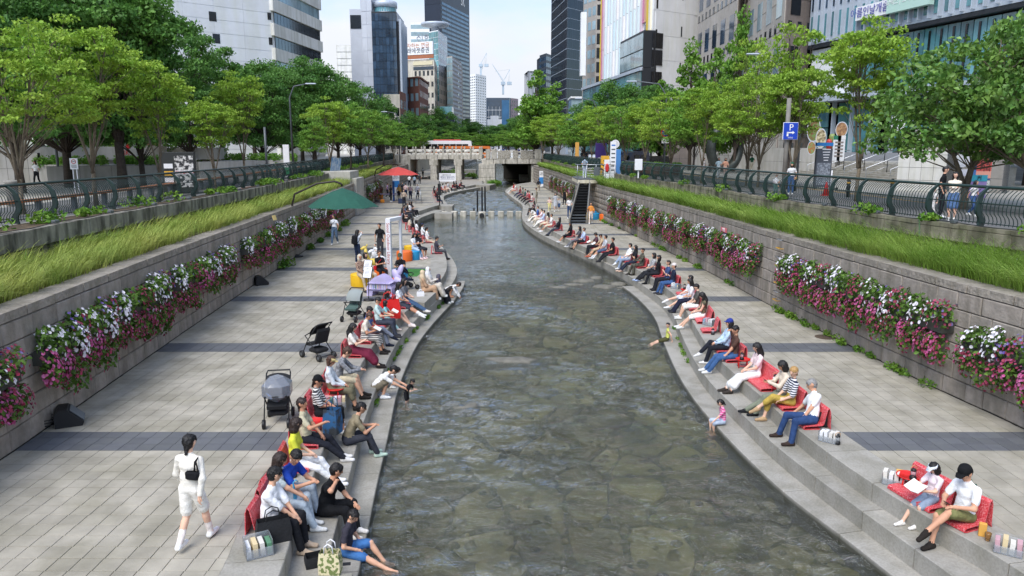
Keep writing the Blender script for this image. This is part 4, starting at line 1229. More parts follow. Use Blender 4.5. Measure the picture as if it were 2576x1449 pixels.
# ------------------------------------------------------------------ stone bridge, stepping stones
M_BRG = mat('bridge_stone', '#beb8ac', 0.85, var=.16, scale=4, bump=.4, bscale=14, stain=.35, objvar=.08)
M_BRW = mat('bridge_white_stone', '#d2cec4', 0.85, var=.1, scale=6, bump=.3, bscale=20, objvar=.06)
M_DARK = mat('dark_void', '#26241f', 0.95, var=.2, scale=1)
def box_part(root, name, m, x0, x1, y0, y1, z0, z1, bev=0.0):
 c = Vector(((x0 + x1) / 2, (y0 + y1) / 2, (z0 + z1) / 2)) - root.location
 mb = MB(); mb.cbox(c, (x1 - x0, y1 - y0, z1 - z0), bev=bev)
 return mb.build(name, m, root)
def stone_bridge():
 Y = 127.0
 xl, xm, xr = lat(1016, Y), lat(1213, Y), lat(1360, Y)
 r = thing('stone_bridge', 'old grey stone bridge with carved rail posts and heavy square pillar', 'bridge', (xm, Y, WZ))
 zt, zb = hgt(389.5, Y), hgt(401, Y)
 n = 7
 for i in range(n):
  a, b = xl + (xm - xl) * i / n, xl + (xm - xl) * (i + 1) / n
  box_part(r, 'deck_slab', M_BRG, a + .03, b - .03, Y, Y + 9, zb, zt, .04)
 for i in range(5):
  a, b = xm + (xr - xm) * i / 5, xm + (xr - xm) * (i + 1) / 5
  box_part(r, 'deck_slab', M_BRG, a + .03, b - .03, Y - 3, Y + 9, hgt(412.5, Y - 3), hgt(400, Y - 3), .05)
 for px in (1090, 1152):
  x = lat(px, Y)
  for k, (w, za, zc) in enumerate(((.55, WZ - .3, 1.0), (.5, 1.0, 2.35), (.7, 2.35, zb))):
   box_part(r, 'pier', M_BRG, x - w, x + w, Y - .35, Y + .9, za, zc, .05)
  for yy in (3.5, 7.2):
   box_part(r, 'pier', M_BRG, x - .5, x + .5, Y + yy, Y + yy + 1.2, WZ - .3, zb, .05)
 x = lat(1226, Y)
 for k in range(3):
  z0 = WZ - .3 + k * 1.5
  box_part(r, 'pillar', M_BRG, x - 1.35 + .02 * k, x + 1.35 - .02 * k, Y - 3.4, Y + 1.5, z0 + .02, min(z0 + 1.5, hgt(412, Y - 3)), .05)
 box_part(r, 'abutment', M_BRG, xl - 4, xl + 1.0, Y - .2, Y + 10, -.5, zt - .02, .05)
 xa, xb = lat(1262, Y), lat(1336, Y)
 box_part(r, 'culvert_wall', M_BRG, xb, xb + 5, Y - 2.6, Y + 26, -.5, hgt(412, Y - 3), .05)
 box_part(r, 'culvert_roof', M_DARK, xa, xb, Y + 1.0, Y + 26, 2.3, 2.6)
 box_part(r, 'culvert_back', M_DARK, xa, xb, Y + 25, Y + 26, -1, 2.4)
 np_ = 9
 fin = MB(); fin.cbox((0, 0, .42), (.34, .34, .84), bev=.03); fin.lathe([(.12, .84), (.19, .92), (.1, 1.0), (.16, 1.1), (.14, 1.22), (.05, 1.34)], 10)
 fin = fin.mesh('rail_post', M_BRG)
 blk = MB(); blk.lathe([(.16, 0), (.3, .1), (.3, .22), (.18, .32)], 10, sx=1.3); blk = blk.mesh('lotus_block', M_BRW)
 for i in range(np_):
  xx = xl + .4 + (xm - xl - .8) * i / (np_ - 1)
  for yo in (.25, 8.6):
   link('rail_post', fin, r, loc=Vector((xx, Y + yo, zt)) - r.location)
  if i < np_ - 1:
   x2 = xl + .4 + (xm - xl - .8) * (i + 1) / (np_ - 1)
   for yo in (.25, 8.6):
    box_part(r, 'rail_bar', M_BRW, xx + .2, x2 - .2, Y + yo - .1, Y + yo + .1, zt + .72, zt + .88, .03)
    for f in (.25, .75):
     xc = xx + (x2 - xx) * f
     box_part(r, 'base_block', M_BRW, xc - .3, xc + .3, Y + yo - .12, Y + yo + .12, zt + .01, zt + .26, .03)
    link('lotus_block', blk, r, loc=Vector(((xx + x2) / 2, Y + yo, zt + .4)) - r.location)
 zz = hgt(400, Y - 3); Yp = Y - 2.9
 pan = [(1222, 1233, 1), (1236, 1250, 1), (1252, 1283, 0), (1290, 1304, 0), (1310, 1342, 0), (1345, 1362, 1)]
 M_CARV = mat('carved_panel', '#b5afa3', 0.9, col2='#7f796d', scale=9, fac=(.45, .55), bump=1.0, bscale=9, bdist=.06)
 for a, b, k in pan:
  box_part(r, 'rail_panel', M_BRG if k else M_CARV, lat(a, Yp), lat(b, Yp), Yp - .12 - .05 * k, Yp + .12, zz + .01, zz + (1.55 if k else 1.35), .03)
 box_part(r, 'rail_bar', M_BRW, xm + .4, xr, Yp - .05, Yp + .05, zz + .55, zz + .7)
 box_part(r, 'rail_bar', M_BRW, xm + .4, xr, Yp - .04, Yp + .04, zz + 1.05, zz + 1.2)
 return r
stone_bridge()
for (a, b, c, d_) in ((-23, -20.4, -1.2, 2.98), (-20.4, -15.5, -1.2, -.02), (3.6, 6, -1.2, 2.98), (1.4, 3.6, -1.2, -.05)):
 mb = MB(); mb.box(a, b, 137.2, 338, c, d_); mb.build('embankment', M_BRG, kind='structure')
M_STEP = mat('stepping_stone', '#c2bdb0', 0.85, var=.15, scale=4, bump=.6, bscale=9, objvar=.1, stain=.25)
for i, px in enumerate([1117, 1142, 1165, 1189, 1236, 1260, 1283, 1305]):
 p = at(px, 545, WZ)
 mb = MB(); mb.cbox((0, 0, 0), (.54, .6, .85), bev=.05)
 mb.build('stepping_stone', M_STEP, loc=(p.x, p.y + .45, WZ + .04), rot=(0, 0, rng.uniform(-.06, .06)), label='squared granite stepping stone in the row across the stream', cat='stone', group='stepping stones')
p = at(1212, 545, WZ)
mb = MB(); mb.cbox((0, 0, 0), (.66, .8, .75), bev=.05); mb.build('stepping_stone', M_STEP, loc=(p.x, p.y + .45, WZ + .04), label='granite stepping stone with the black posts and round lamp', cat='stone', group='stepping stones')
M_BLK = mat('black_metal', '#17181a', 0.5, var=.1, scale=6)
for k, (dx, h, yy) in enumerate([(-.42, 2.0, .3), (0, 2.25, .55), (.28, 2.3, .4), (-.75, .55, .5)]):
 mb = MB(); mb.lathe([(.075, 0), (.075, h - .06), (.05, h)], 10); mb.lathe([(.09, 0), (.09, .05)], 10)
 mb.build('water_post', M_BLK, loc=(p.x + dx, p.y + yy + .4, WZ + (.4 if k < 3 else .2)), label=['black post leftmost of three on the stepping stone', 'middle black post on the stepping stone', 'tallest black post on the stepping stone', 'short black post beside the stepping stone'][k], cat='post', group='black posts by the stepping stones')
mb = MB(); mb.lathe([(.05, -.12), (.2, -.1), (.22, 0), (.17, .04), (.15, .02)], 14, M=Matrix.Rotation(radians(90), 4, 'X'))
mb.build('round_lamp', M_BLK, loc=(p.x, p.y - .02, WZ + .12), label='round black lamp in the face of a stepping stone', cat='lamp')
# ------------------------------------------------------------------ buildings
M_GLB = mat('glass_blue', '#2c4054', 0.06, var=.25, scale=.35, spec=.9, objvar=.45)
M_GLD = mat('glass_black', '#14171d', 0.08, var=.25, scale=.3, spec=.7, objvar=.5)
M_GLT = mat('glass_teal', '#56878f', 0.06, var=.25, scale=.4, spec=.9, objvar=.35)
M_GLL = mat('glass_pale', '#8fa6ad', 0.07, var=.15, scale=.5, spec=.9, objvar=.2)
M_WIN = mat('window_glass', '#20262c', 0.07, spec=.8, objvar=.6)
M_WHT = mat('white_cladding', '#ebedf0', 0.6, var=.04, scale=.4, objvar=.03, stain=.06, stscale=(.4, .4, .08))
M_WHT2 = mat('grimy_white', '#e2e1dc', 0.7, var=.05, scale=.5, stain=.22, stscale=(.5, .5, .06), objvar=.03)
M_GTL = mat('grey_tile', '#bfc3ca', 0.55, var=.04, scale=.5, objvar=.04)
M_BRK = mat('brick_red', '#7a5044', 0.9, var=.15, scale=2, bump=.2, bscale=10)
M_CRM = mat('cream_wall', '#cfc8ba', 0.85, var=.07, scale=.6, stain=.2, stscale=(.5, .5, .08))
M_GRN = mat('granite_facade', '#b4aca4', 0.7, var=.08, scale=1.5, objvar=.06, stain=.08)
M_GRB = mat('granite_brown', '#8a7f78', 0.7, var=.1, scale=1.5, objvar=.06)
M_MUL = mat('mullion_dark', '#23262b', 0.5)
M_ALU = mat('aluminium', '#bcc5d0', 0.45, metal=.2, var=.06, scale=1)
M_NAVY = mat('navy_panel', '#1b2434', 0.45, var=.1, scale=.2, objvar=.1)
M_SIGNW = mat('sign_white', '#eceded', 0.5, var=.03, scale=2)
UBOX = None
def ubox(m, name='panel'):
 mb = MB(); mb.box(-.5, .5, -.5, .5, -.5, .5)
 return mb.mesh(name, m)
class Bld:
 def __init__(s, name, label, pts, z1, m, z0=STZ - .2, cat='building', depth=None, group=None):
  P = [np.array((lat(px, Y), Y)) for px, Y in pts]
  s.P = P
  far = max(p[1] for p in P) + (depth or 18)
  poly = P + [np.array((P[-1][0] * far / P[-1][1] - .02 * far, far)), np.array((P[0][0] * far / P[0][1] + .02 * far, far))]
  A = sum(poly[i][0] * poly[(i + 1) % len(poly)][1] - poly[(i + 1) % len(poly)][0] * poly[i][1] for i in range(len(poly)))
  if A < 0: poly = poly[::-1]
  c = P[len(P) // 2]
  s.root = thing(name, label, cat, (c[0], c[1], STZ), group=group)
  mb = MB(); mb.prism([tuple(p - c) for p in poly], z0 - STZ, z1 - STZ)
  mb.build('wall', m, s.root)
  s.z1 = z1; s.c = c; s.n = {}
 def frame(s, i):
  A, B = s.P[i], s.P[i + 1]
  d = B - A; L = np.linalg.norm(d); u = d / L
  n = np.array([u[1], -u[0]])
  if n @ (-(A + B) / 2) < 0: n = -n
  return A, u, n, L
 def panels(s, i, z0, z1, nc, nr, fw, fh, m, name='window', proud=.04, u0=0.0, u1=1.0, thick=.1, skip=None, stagger=False, mats=None, brick=0.0):
  A, u, n, L = s.frame(i)
  ang = atan2(u[1], u[0])
  cw, chh = L * (u1 - u0) / nc, (z1 - z0) / nr
  me = ubox(m, name)
  ms = [ubox(q, name) for q in mats] if mats else None
  mass = []
  for r in range(nr):
   for c in range(nc):
    if skip and skip(c, r): continue
    o = .5 * brick * (r % 2)
    t = L * u0 + (c + .5 + o) * cw
    if t + cw * fw / 2 > L * u1 + .01: continue
    p = A + u * t + n * (proud - thick / 2) - s.c
    loc = (p[0], p[1], z0 + (r + .5) * chh - STZ)
    k = s.n.get(name, 0)
    if k < 300:
     link(name, ms[(c * 7 + r * 3) % len(ms)] if ms else me, s.root, loc=loc, rot=(0, 0, ang), scale=(cw * fw, thick, chh * fh))
    else:
     mass.append((loc, ang, (cw * fw, thick, chh * fh)))
    s.n[name] = k + 1
  if mass:
   mb = MB()
   for loc, a, d in mass:
    mb.cbox(loc, d, rz=a)
   mb.build(name + '_rows', m, s.root, kind='stuff')
 def bar(s, i, z0, z1, m, name='band', proud=.1, u0=0.0, u1=1.0, thick=.3):
  A, u, n, L = s.frame(i)
  p = A + u * L * (u0 + u1) / 2 + n * (proud - thick / 2) - s.c
  mb = MB(); mb.cbox((0, 0, 0), (L * (u1 - u0), thick, z1 - z0))
  return mb.build(name, m, s.root, loc=(p[0], p[1], (z0 + z1) / 2 - STZ), rot=(0, 0, atan2(u[1], u[0])))
 def box(s, px0, px1, Y, z0, z1, dep, m, name='block'):
  mb = MB(); a, b = lat(px0, Y), lat(px1, Y)
  mb.box(a - s.c[0], b - s.c[0], Y - s.c[1], Y + dep - s.c[1], z0 - STZ, z1 - STZ)
  return mb.build(name, m, s.root)
 def text(s, i, body, u, z, size, m, proud=.12, name='lettering', align='CENTER', sx=1.0):
  A, uu, n, L = s.frame(i)
  p = A + uu * L * u + n * proud - s.c
  return text(body, m, s.root, (p[0], p[1], z - STZ), atan2(uu[1], uu[0]) if uu[0] > 0 else atan2(-uu[1], -uu[0]), size, name, align, sx)
def text(body, m, parent, loc, rz, size, name='lettering', align='CENTER', sx=1.0, rx=pi / 2, ext=.006, space=1.0, ry=0.0):
 cu = bpy.data.curves.new(name, 'FONT')
 cu.body = body; cu.size = size; cu.align_x = align; cu.align_y = 'CENTER'; cu.extrude = ext; cu.space_line = space
 cu.resolution_u = 2
 cu.materials.append(m)
 o = bpy.data.objects.new(name, cu); COL.objects.link(o)
 if parent is not None: o.parent = parent
 o.location = loc; o.rotation_euler = (rx, ry, rz); o.scale = (sx, 1, 1)
 return o
T_BLK, T_WHT, T_ORG = mat('ink_black', '#26282c', .6), mat('ink_white', '#f2f2f2', .6), mat('ink_orange', '#c8824e', .6)
T_NVY, T_BLU, T_RED, T_PUR = mat('ink_navy', '#1f2f66', .6), mat('ink_blue', '#2a6fc4', .6), mat('ink_red', '#c02a2a', .6), mat('ink_purple', '#3d3aa0', .6)
b = Bld('office_building', 'white banded office with rounded corner and long strip windows behind the plaza trees', [(405, 106), (700, 118), (818, 139)], 40, M_WHT, depth=30)
b.panels(0, 3.2, 39.4, 4, 20, .995, .955, M_WHT, 'cladding_panel', .06)
fl = 3.55
for k in range(10):
 z = 4.0 + k * fl
 b.bar(1, z, z + 1.8, M_WHT2, 'spandrel', .4, -.01, 1.0, .6)
 b.panels(1, z + 1.82, z + fl - .02, 16, 1, .9, .96, M_WIN if k % 3 else M_GLL, 'window', .12, .04, .98)
 A, u, n, L = b.frame(1); A0, u0_, n0_, L0 = b.frame(0)
 pts = []
 for q in range(7):
  a = q / 6; d = n0_ * cos(a * pi / 2) + n * sin(a * pi / 2); pts.append(A + d * .42 - b.c)
 mb = MB(); mb.prism([tuple(A - b.c - n0_ * .2 - n * .2)] + [tuple(p) for p in pts], z - STZ, z + 1.8 - STZ); mb.build('corner_band', M_WHT2, b.root)
 b.panels(0, z + 2.15, z + 3.3, 2, 1, .9, .9, M_WIN, 'window', .1, .965, 1.0)
for (px, py) in ((558, 42), (562, 97), (425, 42), (555, -13)):
 t = (lat(px, 112) - b.P[0][0]) / (b.P[1][0] - b.P[0][0]); zc = hgt(py, 112)
 b.bar(0, zc - .65, zc + .65, M_WIN, 'window', .09, t - .03, t + .03, .1)
b = Bld('office_building', 'dark brown building behind the tall plaza trees', [(330, 118), (418, 122)], 42, M_BRK, depth=12)
b.panels(0, 20, 42, 4, 6, .6, .55, M_GLT, 'window')
b = Bld('low_building', 'pale building with corrugated side next to the grey glass tower', [(856, 235), (897, 235)], hgt(113, 235), M_WHT2, depth=15)
b.panels(0, 4, hgt(113, 235) - .3, 1, 16, .98, .7, M_WHT2, 'corrugated_strip', .15)
Y = 180
b = Bld('office_tower', 'light grey tiled tower with dark blue glass front and round glazed top', [(921, Y), (946, Y - 1), (1006, Y - 1), (1024, Y + 13)], hgt(31, Y), M_GTL, depth=22)
b.box(919, 948, Y + .5, hgt(40, Y), hgt(-40, Y), 14, M_GTL, 'tall_slab')
b.box(892, 921, Y, STZ, hgt(23, Y), 12, M_GTL, 'side_wing')
b.box(893, 919, Y - .1, hgt(72, Y), hgt(38, Y), 1, M_WIN, 'window')
b.panels(0, 4, 44, 2, 14, .97, .97, M_GTL, 'tile_panel', .06)
zg = hgt(32, Y)
b.bar(1, STZ, zg, M_MUL, 'glass_core', .6, 0, 1, 1.2)
b.panels(1, 14, zg - .3, 7, 12, .93, .95, M_GLB, 'glass_panel', .75)
b.bar(2, STZ, zg - 2, M_MUL, 'glass_core', .5, 0, 1, 1)
b.panels(2, 14, zg - 2.2, 6, 12, .8, .97, M_GLL, 'glass_panel', .6)
for k in range(6):
 A, u, n, L = b.frame(2)
 b.bar(2, 12, zg - 1.5, M_ALU, 'fin', .95, (k + .02) / 6, (k + .1) / 6, .5)
xc = lat(975, Y - 1)
mb = MB(); mb.lathe([(2.6, 0), (2.6, .2), (2.45, .2), (2.45, 1.3), (2.7, 1.3), (2.7, 2.4), (2.4, 2.7), (.8, 2.8), (.5, 3.6)], 24); mb.build('round_top', M_ALU, b.root, loc=(xc - b.c[0], 2.8, zg - STZ))
for k in range(14):
 a = pi + pi * (k + .5) / 14
 mb = MB(); mb.cbox((0, 0, 0), (.44, .06, .95)); mb.build('window', M_GLT, b.root, loc=(xc - b.c[0] + 2.47 * cos(a), 2.8 + 2.47 * sin(a), zg - STZ + .75), rot=(0, 0, a + pi / 2))
b = Bld('low_building', 'low beige block with brick corner below the blue glass tower', [(968, 168), (1009, 168), (1024, 178)], hgt(237, 168), M_CRM, depth=10)
b.panels(0, 4, 14.5, 3, 3, .7, .5, M_WIN, 'window')
b.panels(1, 4, 16, 2, 4, .7, .62, M_GLL, 'window')
b.bar(1, STZ, 17.2, M_BRK, 'brick_face', .03, 0, 1, .06)
b = Bld('brick_building', 'red-brown brick building with rows of small windows', [(1022, 190), (1058, 186), (1080, 205)], hgt(193, 186), M_BRK, depth=14)
b.panels(0, 5, 22.2, 3, 5, .55, .52, M_GLL, 'window'); b.panels(1, 5, 22.2, 7, 6, .4, .5, M_WIN, 'window')
b.bar(0, hgt(196, 186), hgt(192, 186), M_BRK, 'cornice', .3, -.02, 1.0, .5); b.bar(1, hgt(196, 186), hgt(192, 186), M_BRK, 'cornice', .3, 0, 1.02, .5)
b = Bld('office_building', 'cream office with rooftop billboard and orange band', [(1023, 232), (1096, 228), (1103, 250)], hgt(150, 230), M_CRM, depth=12)
b.panels(0, 6, 28, 5, 7, .5, .45, M_WIN, 'window', u0=.3); b.panels(1, 6, 30, 3, 7, .5, .4, M_WIN, 'window')
b.bar(0, hgt(176, 230), hgt(168, 230), M_GLB, 'strip_window', .1, .3, .98)
b.bar(0, hgt(164, 230), hgt(155, 230), mat('pale_beige', '#d9cfae', .8), 'banner', .2, .3, .95)
b.bar(0, hgt(148, 230), hgt(138, 230), mat('orange_brick', '#a86a4c', .85, var=.1), 'orange_band', .4, 0, 1)
b.bar(0, hgt(138, 230), hgt(106, 230), M_SIGNW, 'billboard', .5, 0, .99, .6)
b.text(0, '투자하는 연금', .43, hgt(115.5, 230), 1.55, T_ORG, .56); b.text(0, '미래에셋증권', .43, hgt(128.5, 230), 1.65, mat('ink_slate', '#4b525c', .6), .56)
b = Bld('office_tower', 'white and teal glass tower with a round landing disc on its roof', [(1084, 262), (1107, 258), (1129, 275)], hgt(78, 260), M_WHT, depth=14)
b.panels(0, 20, hgt(80, 260), 4, 12, .93, .93, M_GLT, 'glass_panel'); b.panels(1, 10, hgt(80, 260), 6, 11, .45, .5, M_GLL, 'window')
xc = lat(1100, 266)
mb = MB(); mb.lathe([(1.4, 0), (1.3, 2.0), (4.6, 2.4), (4.9, 3.2), (4.5, 3.4), (4.2, 3.1), (.5, 3.0)], 28); mb.build('landing_disc', M_ALU, b.root, loc=(xc - b.c[0], 8, hgt(78, 260) - STZ))
b = Bld('office_building', 'stepped white office behind the billboard', [(1040, 300), (1086, 300)], hgt(56, 300), M_WHT, depth=12)
b.panels(0, 30, hgt(58, 300), 1, 8, .98, .55, M_GLL, 'strip_window')
b.text(0, '신한', .68, hgt(97, 300), 3.2, mat('ink_grey', '#8a9098', .6))
b = Bld('office_tower', 'slim grey tower with a column of small windows, next to the teal tower', [(1127, 242), (1141, 240), (1163, 258)], hgt(141, 240), M_GRN, depth=14)
b.panels(0, 8, hgt(143, 240), 3, 12, .92, .9, M_GLL, 'glass_panel'); b.panels(1, 6, hgt(143, 240), 6, 20, .95, .5, M_GTL, 'ledge_band', .06); b.panels(1, 8, hgt(150, 240), 1, 11, .5, .5, M_WIN, 'window', u0=.55, u1=.72)
b.box(1108, 1138, 222, STZ, hgt(268, 222), 8, M_GLT, 'glass_podium'); b.box(1108, 1143, 220, STZ, hgt(288, 222), 4, M_NAVY, 'podium_base')
b = Bld('office_tower', 'tall dark tower with flat navy flank and horizontal window bands', [(1075, 400), (1114, 396), (1184, 440)], hgt(-60, 400), M_NAVY, depth=20)
b.panels(0, 5, 95, 1, 9, .99, .985, M_NAVY, 'navy_panel', .1)
b.panels(1, 8, hgt(4, 400), 6, 32, .97, .55, M_GLB, 'window_band', .12, .03, .97)
b.text(1, 'SK', .75, hgt(-2, 420), 6.0, T_WHT)
b = Bld('apartment_tower', 'slender white apartment tower with a grid of small windows, far down the street', [(1184, 560), (1198, 552), (1224, 570)], hgt(188, 560), M_SIGNW, depth=14)
b.panels(0, 10, hgt(192, 560), 3, 24, .5, .45, M_WIN, 'window'); b.panels(1, 10, hgt(192, 560), 6, 24, .42, .42, M_WIN, 'window')
b = Bld('construction_tower', 'blue-clad tower under construction beneath the cranes', [(1224, 500), (1281, 500), (1302, 512)], hgt(246, 500), M_GLB, depth=20)
M_NET = mat('blue_netting', '#3f6d92', .8, var=.15, scale=.2)
b.bar(0, 8, hgt(252, 500), M_NET, 'netting', .5, .68, 1.0, .8); b.bar(1, 8, hgt(246, 500), mat('pink_grey', '#8f8187', .8, var=.1, scale=.2), 'bare_frame', .4, .2, 1, .6)
b.panels(0, 8, hgt(268, 500), 4, 5, .93, .06, M_SIGNW, 'floor_slab', .5, .02, .66); b.panels(0, 8, hgt(268, 500), 4, 1, .05, 1, M_SIGNW, 'column', .5, .02, .66)
b.panels(1, 8, hgt(250, 500), 3, 12, .4, .5, M_WIN, 'window', .5, .2)
b.box(1226, 1262, 470, STZ, hgt(300, 470), 8, M_WHT, 'annex'); b.box(1234, 1254, 470, hgt(300, 470), hgt(291, 470), 8, M_WHT, 'annex')
def crane(px, pyb, pxt, pyt, Y, label):
 r = thing('tower_crane', label, 'crane', (lat(px, Y), Y, hgt(pyb, Y)))
 M = mat('crane_paint', '#b2c2ce', .6, var=.1)
 mb = MB(); mb.tube([(0, 0, 0), (0, 0, 6)], .9, n=4, smooth=False); mb.box(-1.4, 1.4, -1.2, 1.2, 6, 8); mb.build('mast', M, r)
 tx, tz = lat(pxt, Y) - lat(px, Y), hgt(pyt, Y) - hgt(pyb, Y)
 j = MB()
 for o in (-.55, .55): j.tube([(0, o, 8), (tx, o * .3, tz)], .16, n=4, smooth=False)
 j.tube([(0, 0, 9.2), (tx, 0, tz)], .16, n=4, smooth=False)
 for k in range(14):
  f, f2 = k / 14, (k + .5) / 14
  j.tube([(tx * f, -.5 * (1 - f), 8 + (tz - 8) * f), (tx * f2, 0, 9.2 + (tz - 9.2) * f2)], .08, n=3, smooth=False)
 j.build('jib', M, r)
 k = MB(); k.tube([(0, 0, 8), (4.2, 0, 15.5)], .22, n=4, smooth=False); k.tube([(4.2, 0, 15.5), (tx * .75, 0, tz * .76)], .06, n=3); k.tube([(3.6, 0, 8), (4.2, 0, 15.5)], .12, n=4); k.box(2.5, 5.5, -1, 1, 6, 8); k.build('counterweight', M, r)
crane(1266, 238, 1239, 161, 500, 'long-jib crane leaning left on the blue tower under construction')
crane(1211, 190, 1215, 172, 560, 'small crane above the white apartment tower')
b = Bld('office_tower', 'far pale tower of thin vertical fins down the street', [(1327, 430), (1357, 432)], hgt(179, 430), M_GTL, depth=16)
b.panels(0, 6, hgt(182, 430), 9, 1, .45, 1, M_WIN, 'strip_window'); b.panels(0, hgt(183, 430), hgt(178, 430), 8, 1, .8, .9, M_WIN, 'window')
b = Bld('office_tower', 'dark slate office beside the black glass tower', [(1356, 330), (1372, 322), (1388, 330)], hgt(136, 325), M_NAVY, depth=16)
b.panels(0, 6, hgt(140, 325), 4, 14, .9, .55, M_GLB, 'window'); b.panels(1, 6, hgt(140, 325), 4, 14, .9, .6, M_GLB, 'window')
b = Bld('office_tower', 'black glass tower with a grid of silver mullions', [(1384, 257), (1423, 230), (1470, 238)], 54, M_ALU, depth=16)
b.panels(0, 8, 53.4, 9, 16, .93, .93, M_GLD, 'glass_panel', .05); b.panels(1, 8, 53.4, 9, 16, .95, .95, M_GLD, 'glass_panel', .05)
b.box(1436, 1480, 200, STZ, hgt(244, 200), 10, M_GLL, 'glass_annex'); b.box(1434, 1482, 199.5, hgt(247, 200), hgt(243, 200), 11, M_WHT, 'annex_roof')
Y = 176
b = Bld('office_tower', 'grey granite office with a dark column of windows beside the colourful hotel', [(1462, Y + 6), (1494, Y), (1512, Y)], 52, M_GRN, depth=14)
b.panels(0, 6, 52, 3, 15, .7, .6, M_GLL, 'window'); b.panels(1, 6, 52, 1, 15, .8, .75, M_GLD, 'window')
b.box(1457, 1470, Y - 3, hgt(193, Y), hgt(36, Y), 2, M_WHT, 'hanging_panel')
b = Bld('hotel_building', 'white hotel with pastel coloured fins and a glass podium', [(1505, 154), (1633, 120), (1746, 126)], 48, M_WHT, depth=20)
nf = 15
pal = ['#d3e3e6', '#c6dbe2', '#dfe7ea', '#e9e6e6', '#cfdcdf']
PM = [mat('fin_' + c[1:], c, .6) for c in pal]
zf0 = 17.5
b.panels(0, zf0, 47.6, nf, 13, .34, .74, M_WIN, 'window', .05, .02, .98)
b.panels(0, zf0, 47.6, 2 * nf, 6, .16, .985, PM[0], 'fin', .3, .02, .98, .35, mats=PM, skip=lambda c, r: c in (0, 1, 2, 25, 26, 27, 28, 29) or c % 2 == 0)
YF = [mat('fin_yellow', '#e3c33c', .6), mat('fin_pink', '#d98aa8', .6), mat('fin_peach', '#e0b08c', .6), mat('fin_pale_pink', '#e6cdd6', .6), mat('fin_cream', '#efe6cf', .6)]
for c, q in ((0, 0), (1, 1), (2, 3), (25, 3), (26, 1), (27, 2), (28, 0), (29, 4)):
 L = .96 / (2 * nf)
 za = zf0 if c < 3 else (24.5 if c in (26, 27) else 22.9)
 b.panels(0, za, 47.6, 1, 5, .8, .99, YF[q], 'fin', .3, .02 + c * L, .02 + (c + 1) * L, .35)
b.panels(1, 4, 47.6, 6, 12, .985, .985, M_WHT, 'cladding_panel', .07, brick=.5)
b.panels(1, 4, 47.6, 1, 8, .35, .28, M_WIN, 'window', .1, .56, .64); b.panels(1, 6, 47.6, 1, 9, .5, .35, M_WIN, 'window', .1, .03, .1)
A, u, n, L = b.frame(0)
def pod(t0, t1, z0, z1, o0, o1, m, name):
 q = [A + u * L * t0 + n * o0 - b.c, A + u * L * t1 + n * o0 - b.c, A + u * L * t1 + n * o1 - b.c, A + u * L * t0 + n * o1 - b.c]
 ar = sum(q[i][0] * q[(i + 1) % 4][1] - q[(i + 1) % 4][0] * q[i][1] for i in range(4))
 mb = MB(); mb.prism([tuple(p) for p in (q if ar > 0 else q[::-1])], z0 - STZ, z1 - STZ); return mb.build(name, m, b.root)
pod(-.25, 1.0, 2.9, 17.3, -.5, 1.5, M_MUL, 'podium'); pod(.6, 1.0, 17.35, 22.8, -.5, 1.4, M_MUL, 'podium_box')
b.panels(0, 4.2, 17, 14, 3, .96, .9, M_GLT, 'podium_glass', 1.58, -.24, .995); b.panels(0, 17.6, 22.5, 6, 2, .95, .92, M_GLL, 'podium_glass', 1.48, .61, .995)
for z in (8.4, 12.7, 17.1):
 b.bar(0, z - .2, z + .3, M_ALU, 'podium_ledge', 1.85, -.25, 1.0, .5)
b.panels(1, 4.5, 17, 3, 3, .94, .88, M_GLD, 'podium_glass', .2, -.02, .2); b.panels(1, 17.6, 22.6, 3, 2, .94, .9, M_GLD, 'podium_glass', .2, -.02, .2)
def granite(label, pts, z1, faces):
 b = Bld('granite_office', label, pts, z1, M_GRN, depth=22)
 for i, nc, nr, st in faces:
  b.panels(i, 5, z1 - .3, nc, nr * 2, .985, .97, M_GRN if i == 0 else M_GRB, 'granite_panel', .06)
  b.panels(i, 5, z1 - .3, nc, nr, .5, .5, (M_GLD, M_GLL, M_GLB)[st], 'window', .1)
  b.panels(i, 5 - (z1 - 5) / nr * .42, z1 - .3 - (z1 - 5) / nr * .42, nc * 2, nr, .36, .15, M_WIN, 'small_window', .1)
 return b
granite('grey granite office with tall windows beside the colourful hotel', [(1742, 112), (1838, 93), (1850, 100)], 46, [(0, 5, 7, 2)])
b = granite('taller pale granite office with dark windows on its brown end', [(1848, 98), (1954, 76), (2046, 79)], 40, [(0, 5, 6, 1), (1, 2, 6, 0)])
b = Bld('glass_office', 'long glass office with vertical aluminium fins above a recessed glazed hall', [(2036, 76), (2828, 46)], 15.0, M_MUL, depth=24, z0=10)
A, u, n, L = b.frame(0)
zs = 15.05
mb = MB(); q = [A - b.c + n * .9, A + u * L - b.c + n * .9, A + u * L - b.c - n * 22, A - b.c - n * 22]
mb.prism([tuple(p) for p in (q if sum(q[i][0] * q[(i + 1) % 4][1] - q[(i + 1) % 4][0] * q[i][1] for i in range(4)) > 0 else q[::-1])], zs - STZ, 40 - STZ); mb.build('upper_storeys', M_ALU, b.root)
nf = 30
for r, (za, zb_) in enumerate(((15.5, 17.6), (18.1, 24.0), (24.5, 30.5))):
 b.panels(0, za, zb_, nf, 1, .42, 1, M_GLB if r else M_GLT, 'window', .98, 0, 1, .2)
 b.panels(0, za - .3, zb_ + .2, nf, 1, .1, 1, M_ALU, 'fin', 1.25, .5 / nf, 1 + .5 / nf, .5)
b.bar(0, 14.7, 15.0, M_MUL, 'soffit', .95, 0, 1, 1.5)
b.panels(0, 10.2, 14.6, 26, 1, .93, .99, M_GLT, 'glass_panel', .3, .0, 1, .2); b.panels(0, 10.2, 14.6, 26, 1, .16, .9, M_GLD, 'dark_slot', .36, .0, 1, .2)
